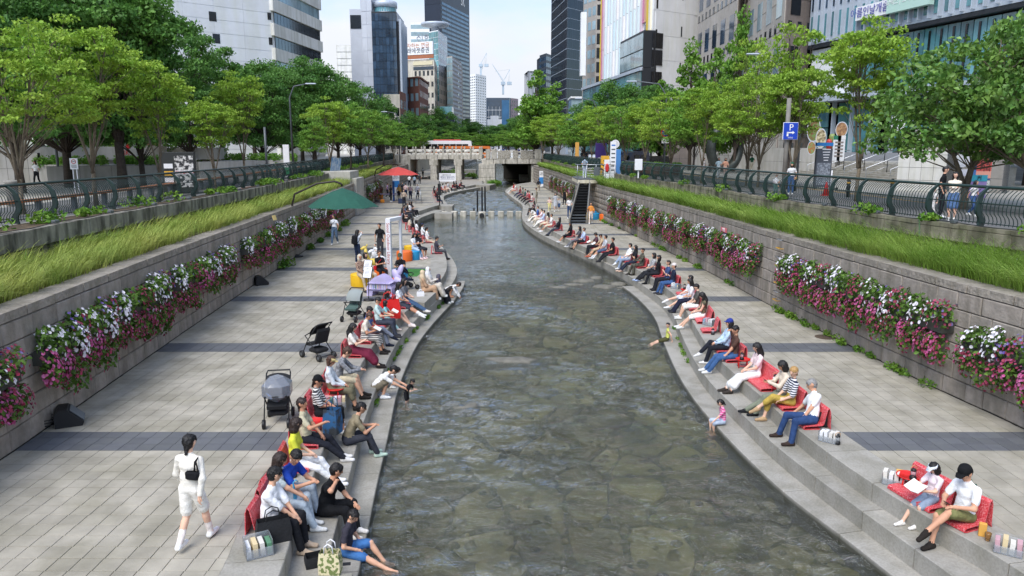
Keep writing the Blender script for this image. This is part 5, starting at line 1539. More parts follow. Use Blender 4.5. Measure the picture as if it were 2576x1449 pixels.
b.panels(0, 10.3, 14.6, 6, 1, .97, .99, M_SIGNW, 'white_panel', .42, .0, .19, .2)
b.bar(0, 9.6, 10.2, M_ALU, 'canopy_edge', 1.6, 0, 1, 2.2)
zb2 = 5.0
b.bar(0, zb2, 9.6, M_GLD, 'hall_back', -.6, 0, 1, .6)
b.panels(0, zb2, 9.5, 22, 2, .95, .96, M_GLT, 'hall_glass', .1, 0, 1, .08, skip=lambda c, r: c % 5 == 2)
b.panels(0, zb2, 9.6, 12, 1, .06, 1, M_ALU, 'hall_column', .5, 0, 1, .4)
tt = lambda px: None
def u_of(px):
 k = (px - CX) / FPX
 return (k * A[1] * 1.0 - A[0]) / ((u[0] - k * u[1]) * L)
ua, ub = u_of(2228), u_of(2330)
zsg = 16.2
M_MINT = mat('sign_mint', '#b9d8cc', .5)
b.bar(0, zsg - .1, zsg + 1.55, M_MINT, 'mint_sign', 1.75, ua, ub, .5); b.bar(0, zsg + 1.5, zsg + 1.7, M_YEL, 'sign_trim', 1.8, ua, ub, .5)
b.text(0, '스타벅스 | 스타벅스 리저브', (ua + ub) / 2, zsg + .7, .62, T_WHT, 1.78, sx=.8)
ua, ub = u_of(2150), u_of(2226)
b.bar(0, zsg - .05, zsg + 1.05, M_SIGNW, 'white_sign', 1.6, ua, ub, .4); b.text(0, '아름인날개름', ua + (ub - ua) * .45, zsg + .5, .85, T_PUR, 1.66)
b.text(0, '30th', u_of(2325), 8.9, .55, T_WHT, .6); b.text(0, 'ANNIVERSARY', u_of(2325), 8.15, .62, T_WHT, .6)
b.text(0, '10', u_of(2335), 6.6, 2.2, mat('neon_green', '#6fbf9c', .4), .6)
# ------------------------------------------------------------------ people: one continuous skinned surface each
def nets(D, org, cell):
 ins = D < 0
 c = [ins[i:ins.shape[0] - 1 + i, j:ins.shape[1] - 1 + j, k:ins.shape[2] - 1 + k] for i in (0, 1) for j in (0, 1) for k in (0, 1)]
 s = np.zeros(c[0].shape, np.int8)
 for q in c: s += q
 act = np.argwhere((s > 0) & (s < 8))
 idm = np.full(s.shape, -1, np.int32)
 idm[act[:, 0], act[:, 1], act[:, 2]] = np.arange(len(act))
 acc = np.zeros((len(act), 3)); w = np.zeros(len(act))
 off = np.array([(i, j, k) for i in (0, 1) for j in (0, 1) for k in (0, 1)])
 for a in range(8):
  for b in range(a + 1, 8):
   if np.abs(off[a] - off[b]).sum() != 1: continue
   ia, ib = act + off[a], act + off[b]
   da, db = D[ia[:, 0], ia[:, 1], ia[:, 2]], D[ib[:, 0], ib[:, 1], ib[:, 2]]
   m = (da < 0) != (db < 0)
   t = np.where(m, da / np.where(m, da - db, 1), 0)
   acc += np.where(m[:, None], off[a] + (off[b] - off[a]) * t[:, None], 0); w += m
 V = (act + acc / w[:, None]) * cell + org
 F = []
 for ax in range(3):
  sl = [slice(None)] * 3; sh = [slice(None)] * 3
  sl[ax] = slice(0, -1); sh[ax] = slice(1, None)
  ch = np.argwhere(ins[tuple(sl)] != ins[tuple(sh)])
  o1, o2 = [(1, 2), (2, 0), (0, 1)][ax]
  ok = (ch[:, o1] > 0) & (ch[:, o2] > 0) & (ch[:, o1] < s.shape[o1]) & (ch[:, o2] < s.shape[o2])
  ch = ch[ok]
  e1, e2 = np.zeros(3, int), np.zeros(3, int); e1[o1] = 1; e2[o2] = 1
  q = np.stack([idm[tuple((ch - e1 - e2).T)], idm[tuple((ch - e2).T)], idm[tuple(ch.T)], idm[tuple((ch - e1).T)]], 1)
  fl = ins[tuple(ch.T)]
  q = np.where(fl[:, None], q, q[:, ::-1])
  F.append(q[(q >= 0).all(1)])
 return V, np.concatenate(F), act
def seg_d(P, a, b, ra, rb, fl=None):
 ab = b - a; L2 = float(ab @ ab) + 1e-9
 t = np.clip(((P - a) @ ab) / L2, 0, 1)
 q = P - a - t[..., None] * ab
 if fl is not None:
  ax, k = fl
  c = q @ ax
  d = np.sqrt(np.maximum((q * q).sum(-1) - c * c, 0) + (c / k) ** 2)
 else:
  d = np.sqrt((q * q).sum(-1))
 return d - (ra + (rb - ra) * t)
def sdf_mesh(prims, cell, cut=None, k=.03):
 A = np.array([p[0] for p in prims]); B = np.array([p[1] for p in prims])
 R = np.array([max(p[2], p[3]) * (p[5][1] if p[5] is not None else 1) for p in prims])
 lo = np.minimum(A, B).min(0) - R.max() - .05; hi = np.maximum(A, B).max(0) + R.max() + .05
 n = np.ceil((hi - lo) / cell).astype(int) + 2
 D = np.full(n, 1.0, np.float32); M = np.zeros(n, np.int8); Bd = np.full(n, 1.0, np.float32)
 k = max(k, cell * .6)
 for i, p in enumerate(prims):
  l = np.minimum(p[0], p[1]) - R[i] - k - 2 * cell; h = np.maximum(p[0], p[1]) + R[i] + k + 2 * cell
  i0 = np.maximum(((l - lo) / cell).astype(int), 0); i1 = np.minimum(((h - lo) / cell).astype(int) + 2, n)
  g = [np.arange(i0[q], i1[q]) * cell + lo[q] for q in range(3)]
  P = np.stack(np.meshgrid(*g, indexing='ij'), -1)
  d = seg_d(P, np.asarray(p[0], float), np.asarray(p[1], float), p[2], p[3], p[5]).astype(np.float32)
  S = tuple(slice(i0[q], i1[q]) for q in range(3))
  o = D[S]
  hh = np.clip(.5 + .5 * (o - d) / k, 0, 1)
  D[S] = o * (1 - hh) + d * hh - k * hh * (1 - hh)
  db = d - (.006 if p[4] else 0)
  m = db < Bd[S]
  M[S] = np.where(m, p[4], M[S]); Bd[S] = np.where(m, db, Bd[S])
 if cut:
  for p in cut:
   g = [np.arange(n[q]) * cell + lo[q] for q in range(3)]
   P = np.stack(np.meshgrid(*g, indexing='ij'), -1)
   d = seg_d(P, np.asarray(p[0], float), np.asarray(p[1], float), p[2], p[3], p[5])
   D = np.maximum(D, -d.astype(np.float32))
 V, F, act = nets(D, lo, cell)
 vm = M[act[:, 0], act[:, 1], act[:, 2]]
 return V, F, vm[F[:, 0]]
def ik(a, b, l1, l2, pole):
 d = b - a; L = np.linalg.norm(d)
 mx = (l1 + l2) * .998
 if L > mx: b = a + d / L * mx; d = b - a; L = mx
 u = d / L
 x = (l1 * l1 - l2 * l2 + L * L) / (2 * L)
 h = sqrt(max(0, l1 * l1 - x * x))
 p = pole - u * (pole @ u); nn = np.linalg.norm(p)
 p = p / nn if nn > 1e-6 else np.array([0, 1., 0])
 return a + u * x + p * h, b
SKINS = ['#d9a98c', '#cf9c7e', '#e0b59b', '#c48f72']
_cloth = {}
def cloth(spec):
 if spec in _cloth: return _cloth[spec]
 a = spec.split('|')
 if len(a) == 1:
  m = mat('cloth_' + a[0][1:], a[0], .85, var=.14, scale=7, bump=.8, bscale=9, bcoord='obj', bdist=.05, spec=.2)
 else:
  m = bpy.data.materials.new('cloth_' + a[0][1:] + '_' + a[1]); m.use_nodes = True
  n, l = m.node_tree.nodes, m.node_tree.links
  b = n['Principled BSDF']; b.inputs['Roughness'].default_value = .85
  tcn = n.new('ShaderNodeTexCoord')
  rp = n.new('ShaderNodeValToRGB'); rp.color_ramp.interpolation = 'CONSTANT'
  rp.color_ramp.elements[0].color = (*lin(a[0]), 1); rp.color_ramp.elements[1].color = (*lin(a[2]), 1)
  if a[1] == 'stripe':
   t = n.new('ShaderNodeTexWave'); t.bands_direction = 'Z'; t.inputs['Scale'].default_value = 6.5; t.inputs['Distortion'].default_value = .6
   rp.color_ramp.elements[1].position = .55; out = t.outputs['Fac']
  elif a[1] == 'plaid':
   t = n.new('ShaderNodeTexChecker'); t.inputs['Scale'].default_value = 14; out = t.outputs['Fac']; rp.color_ramp.elements[1].position = .5
  else:
   t = n.new('ShaderNodeTexNoise'); t.inputs['Scale'].default_value = 22 if a[1] == 'floral' else 12; out = t.outputs['Fac']; rp.color_ramp.elements[1].position = .52
  l.new(tcn.outputs['Object'], t.inputs['Vector'])
  l.new(out, rp.inputs['Fac']); l.new(rp.outputs['Color'], b.inputs['Base Color'])
 _cloth[spec] = m
 return m
def skin(i):
 return mat('skin_%d' % i, SKINS[i], .6, var=.06, scale=9, bcoord='obj', spec=.3)
M_EYE = mat('eye_dark', '#1d1513', .4)
M_LIP = mat('lips', '#a8625a', .5)
HAIRC = {'k': '#161313', 'b': '#2c1e18', 'n': '#4a3226', 'g': '#8c8a88', 'y': '#b08a55', 'w': '#c8bba6'}
def hairmat(c):
 return mat('hair_' + c, HAIRC[c], .5, var=.25, scale=30, bump=.4, bscale=90, bcoord='obj')
NP = [0]
def person(label, loc, ang, pose='stand', h=1.68, top='#dddddd', bot='#2b2f3a', tl='tee', bl='pants', shoe='#e6e6e2', sock=None, hair='k', hl='short', sk=None,
   lean=None, twist=0.0, look=(0, 0), arms='rest', legs=None, hat=None, bag=None, group=None, fat=1.0, drop=.33, side=0.0, hands=None, feet=None, prop=None, edge=None, lift=.11):
 NP[0] += 1
 rr = random.Random(NP[0] * 17 + 3)
 s = h / 1.70
 loc = Vector(loc); dist = hypot(loc.x, loc.y)
 cell = min(.06, max(.0125, dist * .00115))
 A = lambda *v: np.array(v, float)
 X, Yv, Z = A(1, 0, 0), A(0, 1, 0), A(0, 0, 1)
 sk = rr.randint(0, 3) if sk is None else sk
 l1, l2 = .42 * s, .42 * s
 ah = .075 * s
 if pose in ('stand', 'walk'):
  st = .0 if pose == 'stand' else .24 * s
  Pv = A(0, 0, .93 * s - (.02 * s if pose == 'walk' else 0))
  fR, fL = A(.09 * s, st + .02, ah), A(-.09 * s, -st, ah + (.06 * s if pose == 'walk' else 0))
  ln = .03 if lean is None else lean
  kp = A(0, 1, .1)
 elif pose == 'sit':
  Pv = A(0, 0, lift * s ** .3)
  dz = -drop + ah
  f = .47 * s if edge is None else edge
  lg = legs or 'down'
  if lg == 'down': fR, fL = A(.11 * s, f + .05 + rr.uniform(-.05, .08), dz), A(-.11 * s, f + rr.uniform(-.05, .1), dz)
  elif lg == 'out': fR, fL = A(.1 * s, f + .24, dz), A(-.08 * s, f + .18, dz)
  elif lg == 'cross': fR, fL = A(-.06 * s, f + .22, dz + .24 * s), A(-.08 * s, f + .06, dz)
  elif lg == 'crossl': fR, fL = A(.08 * s, f + .06, dz), A(.06 * s, f + .22, dz + .24 * s)
  elif lg == 'in': fR, fL = A(.1 * s, f - .12, dz), A(-.1 * s, f - .08, dz)
  elif lg == 'wide': fR, fL = A(.24 * s, f + .05, dz), A(-.22 * s, f, dz)
  elif lg == 'up': fR, fL = A(.1 * s, .38 * s, ah + .04), A(-.1 * s, .40 * s, ah + .04)
  ln = -.12 if lean is None else lean
  kp = A(0, .5, 1)
 elif pose == 'squat':
  Pv = A(0, -.18 * s, .26 * s)
  fR, fL = A(.1 * s, .04, ah), A(-.1 * s, -.02, ah)
  ln = .75 if lean is None else lean
  kp = A(0, 1, .9)
 elif pose == 'kneel':
  Pv = A(0, -.1 * s, .2 * s)
  fR, fL = A(.1 * s, -.28 * s, ah), A(-.1 * s, -.28 * s, ah)
  ln = .5 if lean is None else lean
  kp = A(0, 1, -.2)
 if feet: fR, fL = A(*feet[0]), A(*feet[1])
 up = A(sin(side) * cos(ln), sin(ln), cos(ln) * cos(side))
 up /= np.linalg.norm(up)
 ct, sn = cos(twist), sin(twist)
 right = A(ct, sn, 0); right = right - up * (right @ up); right /= np.linalg.norm(right)
 fwd = np.cross(up, right)
 bend = fwd * (.02 * s)
 waist = Pv + up * .17 * s - bend * .5
 chest = Pv + up * .34 * s
 neck = Pv + up * .49 * s + fwd * .01 * s
 shR, shL = neck - up * .075 * s + right * .16 * s, neck - up * .075 * s - right * .16 * s
 yaw, pit = look
 hf = fwd * cos(yaw) + right * sin(yaw)
 hup = up * .55 + Z * .45; hup /= np.linalg.norm(hup)
 hf = hf - hup * (hf @ hup); hf /= np.linalg.norm(hf)
 hf, hup = hf * cos(pit) - hup * sin(pit), hup * cos(pit) + hf * sin(pit)
 hr = np.cross(hf, hup)
 hs = s if h > 1.35 else s * (1 + (1.35 - h) * .55)
 ntop = neck + up * .06 * s + hf * .012 * s
 hc = ntop + hup * .115 * hs + hf * .018 * hs
 if hands: hR, hL = [(A(*q) if q is not None else None) for q in hands]
 else: hR = hL = None
 def arm_target(sgn):
  sh = shR if sgn > 0 else shL
  if arms == 'rest':
   if pose in ('stand',): return sh + A(.06 * sgn, .06, -.47) * s
   if pose == 'walk': return sh + A(.07 * sgn, .16 * (-sgn), -.45) * s
   return Pv + A(.13 * sgn, .24, .06) * s
  if arms == 'lap': return Pv + A(.05 * sgn, .26, .09) * s
  if arms == 'book': return Pv + A(.1 * sgn, .33, .2) * s
  if arms == 'phone': return Pv + A(.04 * sgn, .3, .26) * s
  if arms == 'chest': return chest + fwd * .2 * s + right * (.03 * sgn * s) + up * (-.04) * s
  if arms == 'knees': return Pv + A(.06 * sgn, .52, .2) * s
  if arms == 'fold': return chest + fwd * .15 * s - right * (.08 * sgn * s) - up * .1 * s
  if arms == 'back': return Pv + A(.24 * sgn, -.2, .0) * s
  if arms == 'pocket': return Pv + A(.17 * sgn, .07, .03) * s
  return sh + A(.06 * sgn, .06, -.45) * s
 hR = arm_target(1) if hR is None else hR
 hL = arm_target(-1) if hL is None else hL
 eR, hR = ik(shR, hR, .27 * s, .235 * s, A(.7, -.6, -.5)); eL, hL = ik(shL, hL, .27 * s, .235 * s, A(-.7, -.6, -.5))
 hipR, hipL = Pv + A(.085, .0, -.02) * s, Pv + A(-.085, .0, -.02) * s
 kR, fR = ik(hipR, fR, l1, l2, kp + A(.12, 0, 0)); kL, fL = ik(hipL, fL, l1, l2, kp - A(.12, 0, 0))
 SK, TP, BT, SH, SO = 0, 1, 2, 3, 4
 pr = []
 def cap(a, b, ra, rb, m, fl=None): pr.append((a, b, ra * s, rb * s, m, fl))
 w = fat
 cap(Pv - up * .01 * s, waist, .098 * w, .088 * w, BT, (right, 1.42))
 cap(waist, chest, .092 * w, .098 * w, TP, (right, 1.36))
 cap(chest, neck - up * .07 * s, .098 * w, .07, TP, (right, 1.5))
 if bl in ('pants', 'shorts', 'skirt', 'long'): cap(Pv + up * .07 * s, waist, .104 * w, .095 * w, TP, (right, 1.4))
 cap(shR - right * .03 * s, shL + right * .03 * s, .052, .052, TP)
 for q_ in (shR, shL): cap(q_ - up * .005 * s, neck - up * .015 * s, .044, .05, TP)
 cap(neck - up * .03 * s, ntop + hup * .03 * s, .05, .047, SK)
 def hcap(a, b, ra, rb, m=SK, fl=None): pr.append((a, b, ra * hs, rb * hs, m, fl))
 hcap(hc + hup * .025 * hs - hf * .012 * hs, hc + hup * .02 * hs + hf * .012 * hs, .083, .08)
 hcap(hc - hup * .02 * hs + hf * .022 * hs, hc - hup * .068 * hs + hf * .042 * hs, .062, .034)
 hcap(hc + hf * .088 * hs + hup * .0 * hs, hc + hf * .1 * hs - hup * .022 * hs, .008, .013)
 if dist < 40:
  for sg in (1, -1): hcap(hc + hr * .078 * sg * hs - hf * .005 * hs + hup * .012 * hs, hc + hr * .08 * sg * hs - hup * .02 * hs - hf * .002 * hs, .016, .011)
 for sh, e, hd, sg in ((shR, eR, hR, 1), (shL, eL, hL, -1)):
  am = SK
  cap(sh, e, .046, .037, am); cap(e, hd, .037, .026, am)
  if tl == 'tee': cap(sh, sh + (e - sh) * .6, .052, .056, TP)
  elif tl == 'half': cap(sh, sh + (e - sh) * .85, .054, .062, TP)
  elif tl in ('long', 'robe'):
   k = 1.25 if tl == 'robe' else 1
   cap(sh, e, .053 * k, .046 * k, TP); cap(e, e + (hd - e) * .93, .046 * k, .036 * k, TP)
  elif tl == 'none': cap(sh, sh + (e - sh) * .08, .05, .05, TP)
  dv = (hd - e); dv /= np.linalg.norm(dv)
  cap(hd, hd + dv * .075 * s, .024, .027, SK, None)
 for hp, k, f, sg in ((hipR, kR, fR, 1), (hipL, kL, fL, -1)):
  lm = BT if bl in ('pants', 'long') else SK
  e = .014 if lm == BT else 0
  cap(hp, k, (.078 + e) * (w * .5 + .5), .052 + e, lm)
  cap(k, f + (k - f) * .08, .05 + e, .036 + (.022 if lm == BT else 0), lm)
  if lm == SK: cap(k + (f - k) * .25 + A(0, -.012, 0), k + (f - k) * .45 + A(0, -.012, 0), .05, .044, lm)
  if bl == 'shorts': cap(hp, hp + (k - hp) * .82, .094 * w, .088, BT)
  if bl == 'capri': cap(hp, k, .094 * w, .07, BT); cap(k, k + (f - k) * .45, .066, .064, BT)
  if bl == 'skirt': cap(hp, k - (k - hp) * .04, .1, .088, BT)
  if bl in ('midi', 'dress', 'robe'):
   cap(hp, k, .1, .09, BT); cap(k, k + (f - k) * (.95 if bl == 'robe' else .6), .09, .1, BT)
  if sock: cap(f, f + (k - f) * .38, .039, .046, SO)
  fd = Yv * 1.0
  if pose == 'sit' and (f[2] > -drop + ah + .05): fd = A(0, .93, -.35)
  if pose == 'kneel': fd = A(0, -.6, -.8)
  heel = f - fd * .04 * s - A(0, 0, ah * .45); toe = f + fd * .17 * s - A(0, 0, ah * .5)
  cap(heel, toe, .042, .034, SH, (A(1, 0, 0), 1.12))
  cap(f, f + fd * .06 * s - A(0, 0, ah * .3), .038, .04, SH if shoe != 'bare' else SK)
 if bl == 'skirt': cap((hipR + hipL) / 2, (kR + kL) / 2 - Z * .0, .09, .08, BT, (X, 1.2))
 if bl in ('midi', 'dress', 'robe'):
  cap((hipR + hipL) / 2, (kR + kL) / 2, .1, .1, BT, (X, 1.3)); q = .95 if bl == 'robe' else .6
  cap((kR + kL) / 2, (kR + kL) / 2 + ((fR + fL) / 2 - (kR + kL) / 2) * q, .1, .11, BT, (X, 1.4))
 V, F, fm = sdf_mesh(pr, cell, k=.028 * s)
 Vx, Fx, Mx = [], [], []
 nv = len(V)
 mats = [skin(sk), cloth(top), cloth(bot), cloth(shoe if shoe != 'bare' else SKINS[sk]), cloth(sock or '#e8e8e6'), M_EYE, M_LIP]
 Vl, Fl4, Fm4 = [V], [F], [fm]
 if dist < 26:
  ex = MB()
  for sg in (1, -1):
   c0 = hc + hf * .083 * hs + hr * .032 * sg * hs + hup * .008 * hs
   ex.tube([c0 - hr * .013 * hs, c0 + hr * .013 * hs], .0062 * hs, n=5, mi=5)
   c1 = c0 + hup * .022 * hs - hf * .003 * hs
   ex.tube([c1 - hr * .018 * hs, c1 + hr * .018 * hs], .005 * hs, n=4, mi=5)
  c0 = hc + hf * .078 * hs - hup * .052 * hs
  ex.tube([c0 - hr * .02 * hs, c0 + hf * .004, c0 + hr * .02 * hs], [.004 * hs, .0075 * hs, .004 * hs], n=5, mi=6)
  for e, hd, sg in ((eR, hR, 1), (eL, hL, -1)):
   dv = (hd - e); dv /= np.linalg.norm(dv)
   sd = np.cross(dv, Z); sd = sd / (np.linalg.norm(sd) + 1e-9)
   dn = np.cross(sd, dv); dn = dn if dn[2] < 0 else -dn
   pb = hd + dv * .085 * s
   for q in range(4):
    b0 = pb + sd * (q - 1.5) * .0175 * s
    Lf = (.062, .072, .068, .052)[q] * s
    m1 = b0 + dv * Lf * .5 + dn * Lf * .12; tip = b0 + dv * Lf * .85 + dn * Lf * .5
    ex.tube([b0 - dv * .02, m1, tip], [.009 * s, .0085 * s, .006 * s], n=5, mi=0)
   b0 = hd + dv * .03 * s + sd * (-sg) * .022 * s
   ex.tube([b0, b0 + dv * .03 * s - sd * sg * .018 * s + dn * .012, b0 + dv * .058 * s - sd * sg * .014 * s + dn * .022], [.011 * s, .0095 * s, .007 * s], n=5, mi=0)
  off = nv
  q4 = np.array([f for f in ex.f if len(f) == 4]) + off
  m4 = np.array([m for f, m in zip(ex.f, ex.m) if len(f) == 4])
  Vl.append(np.array([tuple(v) for v in ex.v])); Fl4.append(q4); Fm4.append(m4)
 me = fastmesh('person', np.concatenate(Vl), np.concatenate(Fl4), mats, np.concatenate(Fm4), True)
 o = link('person', me, None, loc, (0, 0, ang - pi / 2), label=label, cat='person', group=group)
 hp = []
 H = lambda a, b, ra, rb, m=0, fl=None: hp.append((a, b, ra * hs, rb * hs, m, fl))
 cut = [(hc + hf * .115 * hs - hup * .02 * hs, hc + hf * .1 * hs - hup * .1 * hs, .066 * hs, .075 * hs, 0, None)]
 if hl == 'hijab':
  H(hc + hup * .02 * hs - hf * .01 * hs, hc - hup * .03 * hs, .1, .098); H(hc - hup * .06 * hs, neck - up * .02 * s, .1, .105); H(neck, chest + fwd * .03 * s, .12, .13, 0, (right, 1.35))
  cut = [(hc + hf * .12 * hs, hc + hf * .115 * hs - hup * .045 * hs, .062 * hs, .058 * hs, 0, None)]
 elif hl != 'bald':
  H(hc + hup * .034 * hs - hf * .016 * hs, hc + hup * .03 * hs + hf * .012 * hs, .09, .084)
  H(hc + hup * .0 * hs - hf * .04 * hs, hc - hup * .04 * hs - hf * .035 * hs, .076, .056)
  if hl == 'bob': H(hc - hf * .03 * hs, hc - hup * .1 * hs - hf * .025 * hs, .09, .088, 0, (hr, 1.12))
  if hl in ('long', 'longer'):
   H(hc - hf * .03 * hs, neck - hf * .05 * s, .086, .075, 0, (hr, 1.15))
   H(neck - fwd * .05 * s, neck - up * (.17 if hl == 'long' else .28) * s - fwd * .085 * s, .07, .045, 0, (hr, 1.5))
   for sg in (1, -1): H(hc + hr * .07 * sg * hs - hf * .01 * hs, neck + right * .075 * sg * s - up * .08 * s + fwd * .03 * s, .03, .02)
  if hl == 'pony': H(hc - hf * .09 * hs + hup * .02 * hs, hc - hf * .12 * hs - hup * .12 * hs, .035, .02)
  if hl == 'bun': H(hc - hf * .07 * hs + hup * .07 * hs, hc - hf * .09 * hs + hup * .06 * hs, .038, .036)
  if hl == 'curly':
   for q in range(16):
    a = q * 2.4; H(hc + hr * cos(a) * .07 * hs - hf * (.03 + .03 * sin(a)) + hup * (-.08 + q * .01) * hs, hc + hr * cos(a) * .085 * hs - hf * .04 * hs + hup * (-.09 + q * .011) * hs, .035, .03)
  if hl == 'low': H(hc - hf * .07 * hs - hup * .06 * hs, hc - hf * .09 * hs - hup * .15 * hs, .035, .022)
 if hp:
  V, F, _ = sdf_mesh(hp, max(.011, cell * .95), cut, k=.02)
  if hl != 'hijab': V = V + np.random.default_rng(NP[0]).normal(0, .0045, V.shape)
  if len(F): link('headscarf' if hl == 'hijab' else 'hair', fastmesh('hair', V, F, [cloth(hair) if hl == 'hijab' else hairmat(hair)], None, True), o)
 if hat:
  kind, colr = hat
  hb = []
  G = lambda a, b, ra, rb, fl=None: hb.append((a, b, ra * hs, rb * hs, 0, fl))
  if kind != 'visor': G(hc + hup * .05 * hs - hf * .012 * hs, hc + hup * .045 * hs + hf * .008 * hs, .096, .09)
  if kind in ('cap', 'visor'):
   G(hc + hup * .035 * hs + hf * .09 * hs, hc + hup * .018 * hs + hf * .155 * hs, .012, .009, (hr, 6.5))
   if kind == 'visor': G(hc + hup * .04 * hs, hc + hup * .042 * hs, .096, .096)
  else:
   G(hc + hup * .035 * hs, hc + hup * .03 * hs, .016, .016, (hr, 9)); G(hc + hup * .035 * hs + hf * .06 * hs, hc + hup * .02 * hs + hf * .13 * hs, .012, .01, (hr, 8)); G(hc + hup * .035 * hs - hf * .06 * hs, hc + hup * .02 * hs - hf * .13 * hs, .012, .01, (hr, 8))
  ct = [(hc - hup * .08 * hs, hc - hup * .02 * hs, .1 * hs, .09 * hs, 0, None)] + ([(hc + hup * .16 * hs, hc + hup * .2 * hs, .11 * hs, .11 * hs, 0, None)] if kind == 'visor' else [])
  V, F, _ = sdf_mesh(hb, max(.011, cell * .9), ct, k=.012)
  if len(F): link(kind if kind != 'bucket' else 'sun_hat', fastmesh('hat', V, F, [cloth(colr)], None, True), o)
 if bag:
  kind, colr = bag
  mb = MB()
  if kind == 'pack':
   c = chest - fwd * .15 * s - up * .06 * s
   R = Matrix((tuple(right), tuple(fwd), tuple(up))).transposed().to_4x4(); R.translation = Vector(c)
   mb.cbox((0, -.02, 0), (.29, .17, .44), bev=.05, M=R)
   mb.cbox((0, -.12, -.06), (.22, .07, .24), bev=.03, M=R)
   for sg in (1, -1): mb.tube([c + up * .18 * s + right * .1 * sg, shR * .5 + shL * .5 + up * .065 * s + right * .11 * sg * s, chest + fwd * .115 * s + right * .12 * sg * s, c + right * .14 * sg - up * .16 * s], .014, n=5)
   mb.build('backpack', cloth(colr), o)
  elif kind == 'cross':
   c = Pv + right * .2 * s + up * .05 * s - fwd * .02
   mb.cbox(c, (.1, .24, .17), bev=.03)
   mb.tube([c + up * .08, chest + right * .02 + fwd * .13 * s, shL + up * .068 * s, chest - fwd * .13 * s, c + up * .08], .011, n=5)
   mb.build('shoulder_bag', cloth(colr), o)
  elif kind == 'under':
   c = chest + right * .13 * s - fwd * .13 * s - up * .1 * s
   mb.cbox(c, (.21, .08, .13), bev=.025)
   mb.tube([c + up * .06 + right * .09, c + up * .2 + right * .06, shR + up * .055 * s - fwd * .03, c + up * .2 + right * .045, c + up * .06 + right * .03], .012, n=5)
   mb.build('shoulder_bag', cloth(colr), o)
 Mw = Matrix.Translation(loc) @ Matrix.Rotation(ang - pi / 2, 4, 'Z')
 mid = Vector((hR + hL) / 2) + Vector((0, .06, .03))
 if prop == 'book':
  mb = MB()
  for sg in (1, -1):
   R = Matrix.Translation((0, 0, 0)) @ Matrix.Rotation(sg * -.25, 4, 'Y'); mb.cbox((sg * .075, 0, .0), (.15, .21, .012), M=R)
  mb.build('open_book', mat('paper', '#e9e7e0', .8, var=.05), None, loc=Mw @ mid, rot=(-.5, 0, ang - pi / 2), label='open white book held by ' + label[:70], cat='book', group='books being read')
 elif prop == 'phone':
  mb = MB(); mb.cbox((0, 0, 0), (.075, .15, .009), bev=.004)
  mb.build('phone', mat('phone_black', '#15161a', .3), None, loc=Mw @ mid, rot=(.6, 0, ang - pi / 2), label='phone held by ' + label[:70], cat='phone', group='phones in hand')
 return o
# ------------------------------------------------------------------ legless red chairs and small things on the steps
M_SEAT = mat('speckled_red', '#c9303a', .5, col2='#e08a8c', scale=55, fac=(.46, .62), bcoord='obj', spec=.4, detail=3)
M_RED = mat('plain_red', '#d8231f', .4, var=.06)
def seat_mesh():
 prof = [(-.30, .0), (-.285, .03), (-.27, .36), (-.245, .43), (-.22, .40), (-.16, .1), (-.13, .075), (.2, .06), (.235, .05), (.24, .02), (.2, .0), (-.1, .0)]
 t = .014; n = len(prof); V, F = [], []
 for x in (-.235, .235):
  for i, (y, z) in enumerate(prof):
   a, b = prof[max(i - 1, 0)], prof[min(i + 1, n - 1)]
   d = Vector((b[0] - a[0], b[1] - a[1])); d.normalize(); nx, nz = -d.y * t, d.x * t
   V += [(x, y, z + .004), (x, y + nx, max(.002, z + nz))]
 m = 2 * n
 for i in range(n - 1):
  a, b, c, e = 2 * i, 2 * i + 1, 2 * i + 2, 2 * i + 3
  F += [(a, c, m + c, m + a), (b, m + b, m + e, e), (a, b, e, c), (m + a, m + c, m + e, m + b)]
 F += [(0, m, m + 1, 1), (m - 2, m - 1, 2 * m - 1, 2 * m - 2)]
 mb = MB(); mb.add(V, F)
 return mb.mesh('legless_chair', M_SEAT)
SEAT = seat_mesh()
def chair(p, ang, label):
 return link('legless_chair', SEAT, None, p, (0, 0, ang - pi / 2), label=label, cat='chair', group='red legless chairs on the steps')
M_ACR = clear_mat('clear_acrylic', opac=.22)
M_PAPER = [mat('cover_%d' % i, c, .7) for i, c in enumerate(['#dedbd2', '#8fa9c0', '#5c8a6c', '#d8c49a', '#c9a0a8', '#e5e5e5', '#d6d2ca', '#c8a890'])]
def book_box(p, rz, label, seed=1, w=.34, d=.22, hh=.2):
 rr = random.Random(seed)
 r = thing('book_box', label, 'box', p, rz, 'clear book boxes on the steps')
 mb = MB(); t = .006
 for a in ((-w / 2, -w / 2 + t, -d / 2, d / 2), (w / 2 - t, w / 2, -d / 2, d / 2), (-w / 2, w / 2, d / 2 - t, d / 2), (-w / 2, w / 2, -d / 2, -d / 2 + t)):
  mb.box(a[0], a[1], a[2], a[3], .004, hh if a[2] > -d / 2 + .01 or a[3] > 0 else hh * .6)
 mb.box(-w / 2, w / 2, -d / 2, d / 2, .002, .008); mb.build('clear_case', M_ACR, r)
 n = 4
 for i in range(n):
  bh = rr.uniform(.16, .22); bm = MB(); bm.cbox((0, 0, 0), (.062, d * .75, bh))
  bm.build('book', M_PAPER[rr.choice((0, 5, 5, 6, 6, 1, 2, 3, 4, 7))], r, loc=(-w / 2 + .04 + i * (w - .08) / (n - 1), 0, bh / 2 + .012), rot=(0, rr.uniform(-.08, .08), 0))
 return r
